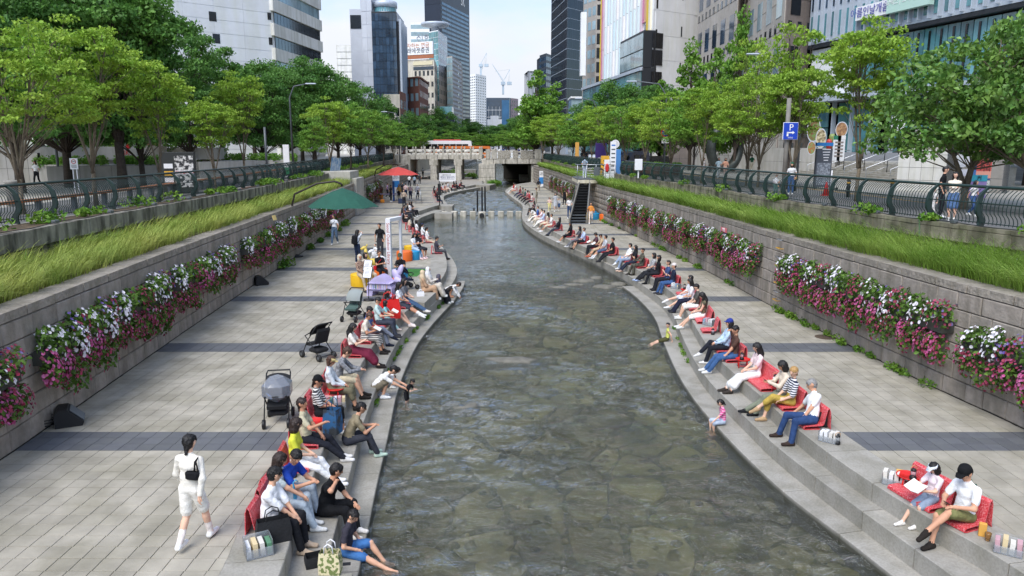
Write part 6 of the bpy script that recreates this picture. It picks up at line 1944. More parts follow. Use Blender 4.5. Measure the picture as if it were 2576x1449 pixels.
def tray(p, label, rz=0):
 r = thing('tray_table', label, 'table', p, rz, 'red tray tables on the steps')
 mb = MB(); mb.lathe([(.17, .2), (.185, .205), (.19, .225), (.18, .225), (.175, .212), (.0, .21)], 20); mb.build('top', M_RED, r)
 for a in (.6, 2.2, 3.7, 5.3):
  lg = MB(); lg.tube([(cos(a) * .13, sin(a) * .13, .205), (cos(a) * .15, sin(a) * .15, .1), (cos(a) * .14, sin(a) * .14, .0)], [.018, .013, .016], n=6); lg.build('leg', M_RED, r)
 mb = MB(); mb.tube([(cos(.6) * .14, sin(.6) * .14, .06), (cos(2.2) * .14, sin(2.2) * .14, .06)], .009, n=5); mb.tube([(cos(3.7) * .14, sin(3.7) * .14, .06), (cos(5.3) * .14, sin(5.3) * .14, .06)], .009, n=5); mb.build('stretcher', M_RED, r)
 return r
def lantern(p, label):
 r = thing('camp_lantern', label, 'lantern', p, 0, 'camping lanterns on the steps')
 mb = MB(); mb.lathe([(.05, 0), (.055, .01), (.055, .05), (.045, .065)], 12); mb.build('base', M_BLK, r)
 mb = MB(); mb.lathe([(.042, .066), (.042, .15)], 12); mb.build('globe', M_ACR, r)
 mb = MB(); mb.lathe([(.044, .15), (.046, .17), (.03, .185), (.012, .2)], 12); mb.build('cap', M_BLK, r)
 mb = MB(); mb.tube([(-.045, 0, .16), (-.05, 0, .21), (0, 0, .245), (.05, 0, .21), (.045, 0, .16)], .005, n=5); mb.build('handle', mat('cord_tan', '#c79a63', .8), r)
 return r
def words(s, n): return ' '.join(s.split()[:n])
def on_curve(cv, sg, px, py, off=.34, z=.1):
 y = at(px, py, z).y; s = cv.s_at(y); u = cv.tan(s); p = cv.off(s, sg * off)
 return (p[0], p[1]), atan2(u[1], u[0]) - sg * pi / 2
def SR(px, py, label, seat=True, da=0.0, off=.34, **k):
 (x, y), a = on_curve(R1, -1, px, py, off)
 k.setdefault('lift', .17); k.setdefault('group', 'people seated along the narrower promenade')
 o = person(label, (x, y, 0), a + da, 'sit', **k)
 if seat: chair((x, y, 0.001), a + da * .4, 'red legless chair under ' + words(label, 11))
 return o
def SL(px, py, label, seat=True, da=0.0, off=.34, cv=None, **k):
 (x, y), a = on_curve(cv or L1a, 1, px, py, off)
 k.setdefault('lift', .17); k.setdefault('group', 'people seated along the wide promenade')
 o = person(label, (x, y, 0), a + da, 'sit', **k)
 if seat: chair((x, y, 0.001), a + da * .4, 'red legless chair under ' + words(label, 11))
 return o
def ST(px, py, label, ang, z=0.0, pose='walk', **k):
 p = at(px, py, z)
 return person(label, p, radians(ang), pose, **k)
# ---- narrower promenade, seated
SR(2460, 1310, 'man in white tee, black cap and olive shorts reading beside a girl', top='#e9eaec', bot='#7d7d52', bl='shorts', shoe='#2a2522', hat=('cap', '#17181a'), arms='book', legs='crossl', look=(0, .45), lean=-.02, h=1.74, prop='phone', sk=1, da=.1)
SR(2398, 1262, 'girl with white headband reading beside the man in black cap', h=1.25, top='#e7d7dd', bot='#8797ad', bl='shorts', shoe='#ece8e2', hl='bob', arms='book', legs='down', look=(0, .5), sk=2, prop='book', hat=('visor', '#dfe5ee'))
SR(2040, 1060, 'grey-haired man in white tee and jeans leaning on his arm', top='#eceded|floral|#e6e6e8', bot='#2f4670', shoe='#3a2f2a', hair='g', side=.38, lean=-.25, look=(.3, .4), hands=((.52, .12, .1), (-.1, .25, .16)), legs='wide', h=1.76, sk=1, fat=1.1)
SR(2004, 1015, 'blonde woman with ponytail in navy striped top and mustard trousers', top='#1f2840|stripe|#e8e8ea', bot='#b49a4a', bl='capri', shoe='#b79a76', hair='y', hl='pony', legs='crossl', look=(-.6, .2), sk=2, tl='half')
SR(1978, 996, 'woman with short black hair, beige jacket and grey-green trousers', top='#d6c7b4', tl='long', bot='#7d8372', shoe='#222326', hl='bob', arms='phone', prop='phone', legs='down', look=(0, .5), edge=.6)
SR(1908, 945, 'woman with long black hair, pale pink top and white skirt', top='#e6cfd0', bot='#ececea', bl='midi', shoe='#3a3430', hl='longer', arms='lap', legs='out', look=(.1, .4), sk=2)
SR(1850, 898, 'man in brown tee and blue jeans scratching his head', top='#523c34', bot='#3f5f8c', shoe='#d7d8d6', legs='down', look=(-.4, .2), hands=((.2, .08, .78), (-.15, .3, .12)), lean=-.1, sk=1, h=1.74, edge=.62)
SR(1826, 876, 'woman in blue cap, pale blue shirt and dark trousers', top='#b9cfe6', tl='long', bot='#22242c', shoe='#e3e2df', hl='longer', hat=('cap', '#2b3a86'), legs='cross', arms='lap', lean=-.2)
SR(1776, 795, 'woman with long black hair, camouflage top and white skirt', top='#4b4a3a|floral|#7a6a52', tl='none', bot='#eeeeec', bl='shorts', shoe='#dadad6', hl='longer', arms='lap', legs='out', look=(0, .6), sk=2)
SR(1760, 772, 'man in dark grey tee and white shorts', top='#54524e', bot='#e6e5e2', bl='shorts', shoe='#d9d9d6', legs='down', arms='lap', look=(.1, .4))
SR(1748, 757, 'woman with ponytail in white tee and navy trousers', top='#e8e4e8', bot='#23263a', shoe='#33343a', sock='#e8e8e8', hl='long', legs='down', arms='lap', lean=.05, look=(0, .15), edge=.62)
SR(1736, 748, 'woman in white tee and pale shorts stretching one leg', top='#e6e6ea', bot='#cfd2dd', bl='shorts', shoe='#e9e9e9', hl='short', legs='cross', arms='lap', sk=2, edge=.7)
SR(1708, 714, 'person in white sun hat, navy tee and blue jeans', top='#252c40', bot='#3c5a88', shoe='#3b3b40', hat=('bucket', '#d8cfcc'), arms='fold', legs='down')
SR(1694, 705, 'balding man in blue tee and black trousers', top='#3c4f78', bot='#23242a', shoe='#2d2d30', hair='b', arms='chest', legs='down', fat=1.1)
SR(1672, 690, 'woman with black bob, black tee and black trousers', top='#1d1e21', bot='#25272c', shoe='#1c1c1e', hl='bob', arms='fold', legs='cross')
SR(1660, 683, 'woman with black hair and striped tee holding a blue bag', top='#33363c|stripe|#e2e2e2', bot='#26282c', shoe='#a9bce0', sock='#a9bce0', hl='bob', arms='lap', legs='out')
SR(1632, 669, 'man in camouflage uniform and dark boots', top='#5a584a|camo|#3b3a32', tl='long', bot='#58564a|camo|#3b3a32', shoe='#2b2622', sock='#2b2622', arms='book', legs='down', look=(-.5, .1))
SR(1614, 661, 'woman with long black hair hiding her face behind a book', top='#232429', bot='#2a3040', shoe='#d6b7a2', hl='longer', arms='chest', legs='out', prop='book')
SR(1593, 655, 'man in white tee and pale blue jeans with crossed legs', top='#ecebe8', bot='#8d9db4', shoe='#ececec', arms='lap', legs='cross', lean=-.18)
SR(1569, 638, 'man with beard, black tee and black trousers', top='#1d1e20', bot='#24262b', shoe='#333336', arms='lap', legs='down', fat=1.1, edge=.6)
SR(1557, 631, 'person in pale grey tee and blue shorts behind the bearded man', top='#b9bcc2', bot='#4d5c78', bl='shorts', shoe='#c9c9c7', sock='#e6e6e6', arms='lap', legs='out')
SR(1542, 627, 'woman with bun in beige patterned dress', top='#c4ab8c|floral|#a98d6c', bot='#c4ab8c', bl='skirt', shoe='#b5624a', hl='bun', arms='book', legs='out', look=(0, .5), prop='book')
SR(1529, 622, 'woman with cropped hair in dark patterned top reading', top='#3a2c38|floral|#6a3c44', bot='#24252b', shoe='#8a7a6c', arms='book', legs='down', look=(0, .55), prop='book')
SR(1505, 609, 'young man in light blue tee and black shorts', top='#b4c6e6', bot='#202126', bl='shorts', shoe='#232326', arms='lap', legs='down', edge=.62)
SR(1492, 604, 'woman in charcoal tee and grey trousers beside the light blue tee', top='#54545a', bot='#6b6c72', shoe='#e2e2e2', hl='long', arms='phone', legs='out')
SR(1446, 593, 'woman with long black hair in a short black dress', top='#1b1b1f', bot='#1b1b1f', bl='skirt', shoe='#dedede', hl='longer', arms='lap', legs='out', look=(-.5, .3))
SR(1421, 577, 'woman in grey cap, black long sleeves and dark jeans', top='#26262b', tl='long', bot='#3a3e4a', shoe='#1e1e20', hl='long', hat=('cap', '#7a7d82'), arms='lap', legs='out', lean=-.25)
SR(1409, 568, 'person in white tee with beige skirt showing bare legs', top='#ebe9e6', bot='#cdbda6', bl='skirt', shoe='#e6e6e6', arms='lap', legs='out')
SR(1398, 563, 'woman with very long black hair in beige dress', top='#d9c9b4', bot='#d2c0a6', bl='skirt', shoe='#e3ded8', hl='longer', arms='lap', legs='out', da=-.5)
SR(1388, 557, 'man in pale blue shirt and white trousers', top='#b9c8e2', tl='long', bot='#e4e2da', shoe='#26262a', arms='lap', legs='down', edge=.6)
SR(1372, 553, 'man in pale pink tee and beige trousers', top='#e8d2d4', bot='#cfc3b0', shoe='#e6e6e6', arms='phone', legs='cross')
SR(1360, 545, 'man in blue tee and white trousers', top='#4468a8', bot='#e6e2d8', shoe='#2b2b2e', arms='lap', legs='out')
SR(1350, 540, 'man in black tee behind the blue tee', top='#1c1d20', bot='#cfc6b4', shoe='#e6e6e6', arms='knees', lean=.3)
SR(1338, 541, 'person in white tee bending forward over the water', top='#e9e7e4', bot='#d3c8b6', shoe='#e6e6e6', arms='knees', lean=.8, look=(0, .6), hl='longer', seat=False)
SR(1336, 531, 'woman in mauve top with dark hair by the stepping stones', top='#8d6c74', bot='#33343a', hl='long', arms='lap', seat=False)
SR(1339, 523, 'child in red top by the stepping stones', top='#b8453e', bot='#33343a', h=1.3, hl='bob', arms='lap', seat=False)
GX = 'distant people seated near the culvert'
for i, (px, py, tp, bt) in enumerate([(1290, 479, '#e8e6e2', '#c9a58c'), (1296, 476, '#c22f33', '#e2e0dc'), (1303, 486, '#8c2f38', '#2b3550'), (1310, 490, '#7f8a78', '#2b3550'), (1316, 494, '#2f6a68', '#22242b'), (1322, 498, '#c88088', '#22242b'), (1329, 501, '#b8434c', '#2a2b30'), (1333, 506, '#e6d6cf', '#2a2b30')]):
 SR(px, py, 'distant person in %s top seated near the culvert' % ['white', 'bright red', 'maroon', 'grey-green', 'teal', 'pink', 'crimson', 'cream'][i], top=tp, bot=bt, arms='lap', legs='out', group=GX, hl=['short', 'bob'][i % 2])
for px, py, lb in ((1796, 826, 'empty red legless chair with a lantern before it, past the brown tee'), (1781, 803, 'empty red legless chair next to the camouflage top'), (1934, 968, 'empty red legless chair between white skirt and beige jacket'), (2368, 1232, 'empty red legless chair beside the girl with white headband'), (1722, 735, 'empty red legless chair with a red tray, beyond the white tee'), (1470, 601, 'empty red legless chair beside the charcoal tee'), (1680, 697, 'empty red legless chair behind the black bob'), (1925, 957, 'empty red legless chair touching the chair of the white skirt')):
 (x, y), a = on_curve(R1, -1, px, py)
 chair((x, y, 0.001), a, lb)
# ---- wide promenade, seated near to far
SL(694, 1310, 'man in white tee with shaved sides and black trousers, black tote beside him', top='#e9eaec', tl='half', bot='#1f2024', shoe='#b8a48e', hands=((.02, .42, .2), (-.04, .4, .2)), lean=.1, look=(-.7, .15), legs='down', fat=1.14, h=1.76, da=-.25)
SL(672, 1262, 'woman with dark brown bob in pale grey-blue shirt holding an umbrella', top='#b9c4c6', bot='#b9c6d0', hair='b', hl='bob', look=(-.3, .3), hands=((.12, .5, .22), (-.05, .4, .16)), lean=.0, da=-.1)
SL(735, 1240, 'man in royal blue polo and pale jeans leaning forward', top='#2447a8', bot='#b5c2cf', shoe='#1d1d1f', arms='knees', lean=.42, look=(.7, .25), fat=1.12, h=1.76, da=-.35, legs='wide', sk=1)
SL(748, 1162, 'woman with dark bob in yellow tee and white trousers', top='#cfd23c|floral|#d6d83f', bot='#e6e7e8', shoe='#e9e9e9', hair='b', hl='bob', look=(-.4, .3), arms='lap', lean=-.05, legs='out')
SL(770, 1105, 'woman in beige vest and black trousers drinking water', top='#b7b196', bot='#25272f', shoe='#dfddda', hair='b', hl='low', look=(.3, -.1), hands=((.22, .34, .5), (0, .32, .14)), legs='out')
SL(798, 1040, 'woman in black cap and striped tee with a girl beside her', top='#3a3a3e|stripe|#e4e2dd', tl='half', bot='#1d1e22', bl='capri', shoe='#e6e6e6', hair='b', hl='low', hat=('cap', '#17181a'), arms='lap', legs='down', look=(.1, .3))
SL(821, 1022, 'small girl in pink blouse on the red chair', h=1.08, top='#d9a9ac', tl='long', bot='#7d95b0', shoe='#cfd2d6', hair='b', hl='pony', arms='phone', legs='out', look=(0, .4), sk=2, off=.42)
SL(830, 984, 'curly-haired woman in straw visor, white striped shirt and olive capris', top='#d5dbe0', tl='long', bot='#6f6a55', bl='capri', shoe='#2c2a28', hair='n', hl='curly', hat=('visor', '#d9c48a'), arms='lap', legs='down', look=(0, .4), sk=1, h=1.72)
SL(862, 958, 'man in grey plaid shirt and beige shorts looking at his phone', top='#8a8c90|plaid|#6c6f74', tl='long', bot='#cfc2a4', bl='shorts', shoe='#26221f', hair='n', arms='knees', lean=.3, look=(0, .3), prop='phone', h=1.78, sk=0)
SL(886, 886, 'woman with white shawl and maroon skirt using her phone', top='#e6dfd6', bot='#6a2338', bl='midi', shoe='#241f1e', hl='long', arms='phone', prop='phone', legs='out', look=(.1, .5))
SL(910, 853, 'woman with short brown hair and cream tee reading', top='#dcd2c2', bot='#3a383c|stripe|#cfcac2', bl='capri', shoe='#2a2624', hair='n', hl='short', arms='book', prop='book', legs='down', look=(0, .6), lean=.15)
SL(922, 838, 'man in blue shirt and grey trousers with crossed leg', top='#4f68a0', bot='#7f8594', shoe='#1f2536', arms='lap', legs='cross', look=(0, .5), lean=-.1)
SL(940, 814, 'man in mint tee reading with a small girl', top='#bcd2d0', bot='#3f4350', shoe='#3c3c40', arms='book', legs='down', look=(.4, .4), h=1.74)
SL(958, 800, 'small girl in turquoise top with a picture book', h=1.12, top='#86c2c4', bot='#9fc6c6', shoe='#e3cfc6', hl='bob', arms='book', prop='book', look=(-.5, .1), sk=2, off=.3)
SL(950, 789, 'person with dark hair behind the man in mint tee', top='#4a4d58', bot='#d6b9a4', bl='shorts', shoe='#e5d8d2', hl='long', arms='lap', legs='out')
SL(978, 768, 'woman with very long black hair and white tee beside a red bag', top='#e8e8ec', bot='#3a3d48', bl='shorts', shoe='#ececec', sock='#e8e8e8', hl='longer', arms='lap', legs='out', look=(0, .2), edge=.62)
SL(990, 758, 'woman in dark vest and jeans beyond the red bag', top='#6d6f76', bot='#46607f', shoe='#d9d4cc', hl='longer', arms='lap', legs='out', edge=.6)
SL(1102, 633, 'man in dark purple tee with headphones using his phone', top='#46444f', bot='#4b4d52', shoe='#2f2b2a', arms='phone', prop='phone', legs='down', look=(0, .4), fat=1.15)
SL(1091, 606, 'woman with ponytail in white tee before an empty chair', top='#e8e8e8', bot='#c9b7a0', hl='pony', arms='lap', legs='out')
SL(1077, 596, 'man in navy cap and white tee', top='#e4e7ea', bot='#55606e', hat=('cap', '#2a3558'), arms='book', legs='out')
SL(1070, 592, 'woman with long black hair beside the navy cap', top='#3a3a40', bot='#2c2d33', hl='long', arms='lap', legs='out')
SL(1054, 585, 'person with black bob in white long sleeves reading', top='#e2e2e4', tl='long', bot='#2a2c33', hl='bob', arms='book', prop='book')
SL(1043, 579, 'person in black top beside the white long sleeves', top='#26262b', bot='#2b2c31', hl='bob', arms='lap')
SL(1031, 573, 'woman with long hair in cream tee', top='#dccdb8', bot='#2d2e33', hl='long', arms='lap')
GY = 'people crowded along the far curve of the wide promenade'
for i, (px, py, tp, bt, n) in enumerate([(1016, 558, '#1d1e21', '#2a2b30', 'black'), (1010, 550, '#9aa0a8', '#c9b8a0', 'grey'), (1028, 553, '#8f98ac', '#3a3f4c', 'slate blue'), (1014, 544, '#7a3038', '#2a2c33', 'dark red'), (1022, 540, '#2b2c30', '#55606e', 'charcoal'), (1030, 541, '#5d6f86', '#2c2d33', 'blue-grey'), (1036, 536, '#26272b', '#2a2c33', 'very dark'), (1045, 533, '#e4e4e6', '#23242a', 'white'), (1056, 531, '#3b2f30', '#202126', 'dark brown')]):
 SL(px, py, 'person in %s top seated on the far curve' % n, top=tp, bot=bt, arms=['lap', 'book', 'phone'][i % 3], hl=['short', 'bob', 'long'][i % 3], group=GY)
GZ = 'people seated on the farthest curved steps below the banner'
for i, (px, py, tp, bt, n) in enumerate([(1107, 506, '#24262c', '#2a3244', 'black'), (1100, 496, '#6e2f36', '#2a2c33', 'maroon'), (1098, 490, '#26282d', '#cbb49c', 'dark'), (1101, 485, '#e5e5e5', '#33363e', 'white'), (1108, 480, '#8a4048', '#2b2c31', 'rust'), (1118, 477, '#dcdce0', '#c9a88e', 'light grey'), (1128, 475, '#d8c0b4', '#d9cfc2', 'pale pink'), (1140, 474, '#c9cdd2', '#26272c', 'pale blue'), (1152, 471, '#1d1e22', '#202126', 'jet black'), (1160, 470, '#31343c', '#26272b', 'slate'), (1168, 468, '#202126', '#2a2a2f', 'navy')]):
 SL(px, py, 'person in %s top on the steps below the banner' % n, cv=L1b, top=tp, bot=bt, arms=['lap', 'book', 'phone'][i % 3], hl=['bob', 'short', 'long'][i % 3], group=GZ)
# ---- lower steps and the water's edge
def low(cv, sg, px, py, z, off, label, pose='sit', da=0.0, **k):
 y = at(px, py, z).y; s = cv.s_at(y); u = cv.tan(s); p = cv.off(s, sg * off)
 return person(label, (p[0], p[1], z), atan2(u[1], u[0]) - sg * pi / 2 + da, pose, **k)
low(L2a, 1, 828, 1290, -.33, .22, 'man in black shirt and black trousers touching his face', top='#17181b', bot='#1b1c1f', shoe='#e2ded8', look=(-.6, .2), lean=.25, hands=((.12, .26, .62), (-.1, .46, .2)), fat=1.15, h=1.76, da=-.35, drop=.33)
low(L2a, 1, 884, 1115, -.33, .2, 'man in olive tee and dark grey trousers resting his elbows on his knees', top='#8b8068', bot='#3b3d46', shoe='#b9d0c0', arms='knees', lean=.45, h=1.74, da=.25, sk=1, drop=.33)
low(L3a, 1, 850, 1392, -.66, .25, 'boy in dark grey tee and blue denim shorts with feet in the water', h=1.5, top='#3c3a44', bot='#3f6da6', bl='shorts', shoe='bare', arms='rest', look=(.3, .4), lean=.15, drop=.2, edge=.62, da=-.25)
low(L3a, 1, 978, 1000, -.66, .35, 'man in white tee and brown shorts crouching to hold a toddler', 'squat', top='#e6e4e0', bot='#7d7462', bl='shorts', shoe='#ececec', look=(-.1, .5), hands=((.12, .55, .3), (-.08, .6, .3)), h=1.74)
low(L3a, 1, 985, 975, -.66, .22, 'girl in white top and hairband crouching beside the white tee', 'squat', h=1.12, top='#e9e9e9', bot='#3a3a40', bl='shorts', hl='bob', look=(0, .4), sk=2)
p = at(1022, 1012, WZ)
person('toddler in black clothes standing in the stream', (p.x, p.y, WZ - .2), radians(-20), 'stand', h=.86, top='#1d1e21', bot='#1d1e21', bl='shorts', shoe='bare', lean=.5, arms='knees', look=(0, .3), sk=2)
low(L2a, 1, 1113, 742, -.33, .3, 'woman in dark grey headscarf and black skirt sitting by the water', tl='robe', top='#5c5a66', bot='#222228', bl='robe', hl='hijab', hair='#5c5a66', lean=.2, arms='lap', drop=.33, da=-.1)
low(L3a, 1, 1139, 748, -.66, .3, 'man in white shirt and dark shorts bending to touch the water', 'squat', top='#e9e8e6', tl='long', bot='#3a3532', bl='shorts', shoe='bare', lean=1.05, hands=((.1, .5, -.05), (-.08, .5, -.05)), sk=3, look=(0, .5), hair='b')
low(R3, -1, 1808, 1068, -.66, .16, 'small girl in pink striped tee and denim shorts dipping her feet', h=1.08, top='#d0508c|stripe|#e3a0bc', bot='#aebccf', bl='shorts', shoe='bare', hl='pony', look=(.3, .4), lean=.05, hands=((.24, -.02, .02), (-.12, .28, .1)), drop=.24, edge=.2, legs='down', sk=2)
low(R3, -1, 1676, 858, -.66, .12, 'small boy in yellow-green vest sitting at the water edge', h=1.1, top='#cdd06a', tl='none', bot='#4b4a2e', bl='shorts', shoe='bare', look=(-.9, .0), lean=-.05, arms='back', drop=.22, edge=.45, legs='out', sk=2)
SL(1066, 728, 'woman in beige headscarf and robe with a white handbag', seat=False, off=.2, tl='robe', top='#b9977a', bot='#b9977a', bl='robe', hl='hijab', hair='#cdb99a', arms='lap', lift=.1, da=.3)
SL(1084, 719, 'woman in white headscarf and cream robe', seat=False, off=.15, tl='robe', top='#cfc8bf', bot='#cfc6b8', bl='robe', hl='hijab', hair='#dcdcdc', arms='phone', lift=.1)
# ---- walking and standing on the promenades
ST(492, 1372, 'woman walking away in white long-sleeved top and white shorts', 80, h=1.66, top='#e9e4d9', tl='long', bot='#ebe8e0', bl='shorts', shoe='#f0efec', sock='#e6dcd6', hl='low', bag=('under', '#17171a'), look=(.1, .05), sk=2)
ST(843, 616, 'man in white short-sleeved shirt and jeans with shoulder bag', -95, h=1.76, top='#dfe3ea', bot='#5a6f88', shoe='#e6e6e6', bag=('cross', '#1c1d22'))
ST(900, 665, 'woman with black backpack shading her eyes', 60, pose='stand', h=1.66, top='#d5dbe2', bot='#26324a', shoe='#e6e6e6', hl='longer', bag=('pack', '#1a1b1f'), hands=((.12, .16, 1.56), None), look=(.4, 0))
ST(958, 650, 'man in black tee standing by the white pillar sign', -100, pose='stand', h=1.78, top='#1b1c1f', bot='#3a3b40', shoe='#2a2a2d')
person('toddler in white riding the white horse ride', at(945, 668, .0) + Vector((0, 0, .52)), radians(-120), 'sit', h=.9, top='#e6e6e6', bot='#dcdcdc', drop=.3, arms='lap', lift=.1, sk=2)
GU = 'people gathered under the red umbrella'
for i, (px, py, tp, bt, n, a, ex) in enumerate([(1017, 522, '#b8a592', '#26262b', 'tan tee and dark trousers walking from the red umbrella', -90, {}), (1004, 505, '#c9a860', '#24252a', 'mustard jacket with long black hair', -80, {'hl': 'long', 'tl': 'long'}), (1021, 500, '#d5b9b6', '#2c3c5c', 'pale pink tee under the red umbrella', 100, {}), (1033, 505, '#c8b4b6', '#3a3f55', 'dusty rose shirt at the edge of the red umbrella', 90, {}), (1013, 497, '#2b2c31', '#23242a', 'black top under the red umbrella', -60, {}), (983, 508, '#202228', '#202228', 'navy uniform beside the stand', -20, {}), (975, 500, '#b79ac0', '#2a2c33', 'lilac top at the table', 0, {}), (1051, 503, '#dcdce0', '#2b2c31', 'white printed tee behind the ladder', -95, {'hair': 'g'}), (1030, 471, '#e6e6e6', '#26262b', 'white shirt walking away', 85, {}), (1043, 472, '#8ea8ba', '#2a2b30', 'blue shirt walking away', 85, {}), (1056, 466, '#2f3138', '#3a3c42', 'dark jacket walking away', 90, {}), (1064, 446, '#e2e2e2', '#2a2b30', 'white tee under the bridge', 80, {}), (1040, 448, '#2a3550', '#26272b', 'navy shirt under the bridge', -90, {}), (1046, 450, '#33353b', '#2a2b30', 'charcoal shirt under the bridge', 90, {})]):
 ST(px, py, 'person in ' + n, a, top=tp, bot=bt, group=GU, pose='walk' if i % 2 == 0 else 'stand', **ex)
GV = 'people walking on the narrower promenade'
ST(1382, 534, 'girl in pink top and yellow trousers walking', -90, h=1.3, top='#e3c3b6', bot='#d9cf8a', hl='long', group=GV, sk=2)
ST(1397, 533, 'woman in pale grey dress leading two children', -90, h=1.64, top='#b4b8bf', bot='#b4b8bf', bl='skirt', shoe='#e6e6e6', hl='long', group=GV)
ST(1406, 532, 'child in white jacket and blue shorts', -80, h=1.12, top='#dcdfe4', bot='#4d6a94', bl='shorts', hl='short', tl='long', group=GV)
ST(1420, 521, 'person in black sleeveless top walking away', 70, top='#1b1b1f', bot='#222228', tl='none', group=GV)
ST(1432, 551, 'man in white tee and jeans reading his phone while walking', -95, h=1.76, top='#e6e4e2', bot='#2f4468', arms='phone', look=(0, .6), bag=('pack', '#2a2b30'), group=GV, hands=((.05, .3, 1.12), (-.05, .3, 1.12)))
ST(1486, 564, 'woman in orange jacket and pale trousers walking', -100, h=1.6, top='#dd8f45', tl='long', bot='#d8c8bc', hl='short', group=GV)
ST(1350, 517, 'man in khaki vest standing by the steps', 170, pose='stand', top='#8f8876', bot='#9a9282', group=GV, tl='long')
ST(1355, 485, 'man in black jacket and beige trousers by the blue banner', 80, top='#24262b', bot='#a89a86', tl='long', group=GV)
# ---- street level
GS = 'people at street level'
ST(2392, 556, 'woman with long black hair, cream top and denim skirt behind the railing', -120, z=STZ + .1, pose='stand', h=1.64, top='#e6dcc9', tl='long', bot='#4f6a90', bl='skirt', hl='longer', arms='fold', group=GS, sk=2)
ST(2362, 548, 'man in black tee hugging the woman in cream', -40, z=STZ + .1, pose='stand', h=1.78, top='#17181a', bot='#23242a', group=GS)
ST(2342, 549, 'small child in white clothes behind the railing', -90, z=STZ + .1, pose='stand', h=1.05, top='#dcd9d6', bot='#d5d2cf', group=GS)
ST(2443, 546, 'girl in denim dungarees behind the railing', -60, z=STZ + .1, h=1.3, top='#dcd9d6', bot='#3f5a86', hl='long', group=GS)
ST(1988, 490, 'woman in green cap, white tee and blue jeans behind the railing', -110, z=STZ + .1, pose='stand', h=1.64, top='#e6e6e6', bot='#3d5a88', hat=('cap', '#2f6a52'), hl='bob', group=GS)
ST(1950, 497, 'child in white tee looking through the railing', -90, z=STZ + .1, pose='stand', h=1.1, top='#dfe3e6', bot='#4b6a66', group=GS)
ST(1768, 452, 'woman with black bob in white top behind the railing', -60, z=STZ + .1, pose='stand', h=1.6, top='#e9dcd6', bot='#e3d5cf', hl='bob', group=GS)
ST(1806, 449, 'woman in pale blue top behind the railing', -90, z=STZ + .1, h=1.6, top='#c9dfe6', bot='#dfe3e6', hl='bob', group=GS)
ST(1823, 450, 'woman in salmon top behind the railing', -90, z=STZ + .1, h=1.6, top='#e3a98c', bot='#d9b8a8', hl='bob', group=GS)
ST(1890, 434, 'man in dark green tee and beige trousers on the pavement', 100, z=STZ + .1, top='#23523a', bot='#cfc4ae', group=GS)
ST(1556, 426, 'man in beige vest leaning on the railing', -110, z=STZ + .1, pose='stand', top='#a89a84', bot='#33343a', group=GS, lean=.4)
ST(1553, 413, 'man in white tee under the road trees', 90, z=STZ + .1, top='#dcdfe6', bot='#2a2b33', group=GS)
for i, (px, py, tp, n) in enumerate([(1449, 406, '#1c1d21', 'black tee near the stone bridge'), (1463, 406, '#17181b', 'black shirt near the stone bridge'), (1475, 408, '#2a2a2f', 'dark dress near the stone bridge'), (1500, 411, '#232428', 'charcoal tee beside the steel landing'), (1511, 410, '#cf8a72', 'coral top beside the steel landing'), (1518, 410, '#212227', 'black top beside the steel landing')]):
 ST(px, py, 'person in ' + n, 90 if i < 2 else -90, z=STZ, top=tp, bot='#2a2b30', hl=['short', 'short', 'long', 'short', 'bob', 'long'][i], group=GS)
ST(1536, 412, 'man in bright green tee facing the purple panel', 85, z=STZ, top='#1f7a45', bot='#e3e0da', group=GS)
ST(95, 468, 'woman with long brown hair in white tee walking on the plaza', -85, z=STZ, h=1.66, top='#e6e6e6', bot='#1d1e22', hl='longer', hair='b', group=GS)
ST(488, 428, 'man in black shirt taking a picture by the low wall', -80, z=STZ, pose='stand', top='#1c1d20', bot='#9a8f7c', group=GS, hands=((.06, .25, 1.52), (-.06, .25, 1.52)))
ST(694, 421, 'man in navy jacket by the green bicycles', 90, z=STZ, top='#23305a', tl='long', bot='#24252a', group=GS)
ST(722, 421, 'woman in black with long hair by the green bicycles', 90, z=STZ, top='#17181b', tl='long', bot='#1b1c20', hl='longer', group=GS)
ST(602, 425, 'person in black and white under the plaza trees', -80, z=STZ, top='#d8d8d8', bot='#1d1e22', hl='long', group=GS)
GB = 'people on the stone bridge'
Yb = 130.5
for i, (px, tp, n) in enumerate([(1089, '#17181b', 'black, taking a photo'), (1102, '#26262b', 'dark grey'), (1118, '#1f2026', 'very dark blue'), (1230, '#2c3350', 'navy'), (1238, '#1d1e22', 'black'), (1247, '#24262c', 'charcoal'), (1256, '#e6e6e6', 'white'), (1266, '#2f3f78', 'blue'), (1305, '#27306a', 'deep blue'), (1321, '#e0e0e0', 'off-white'), (1344, '#1f2026', 'dark slate')]):
 person('person in %s leaning at the bridge rail' % n, (lat(px, Yb), Yb, hgt(389.5, 127) if px < 1210 else hgt(398, 127)), radians(-90 if i % 2 else 90), 'stand', top=tp, bot='#2b3350' if i % 3 else '#24252a', group=GB)
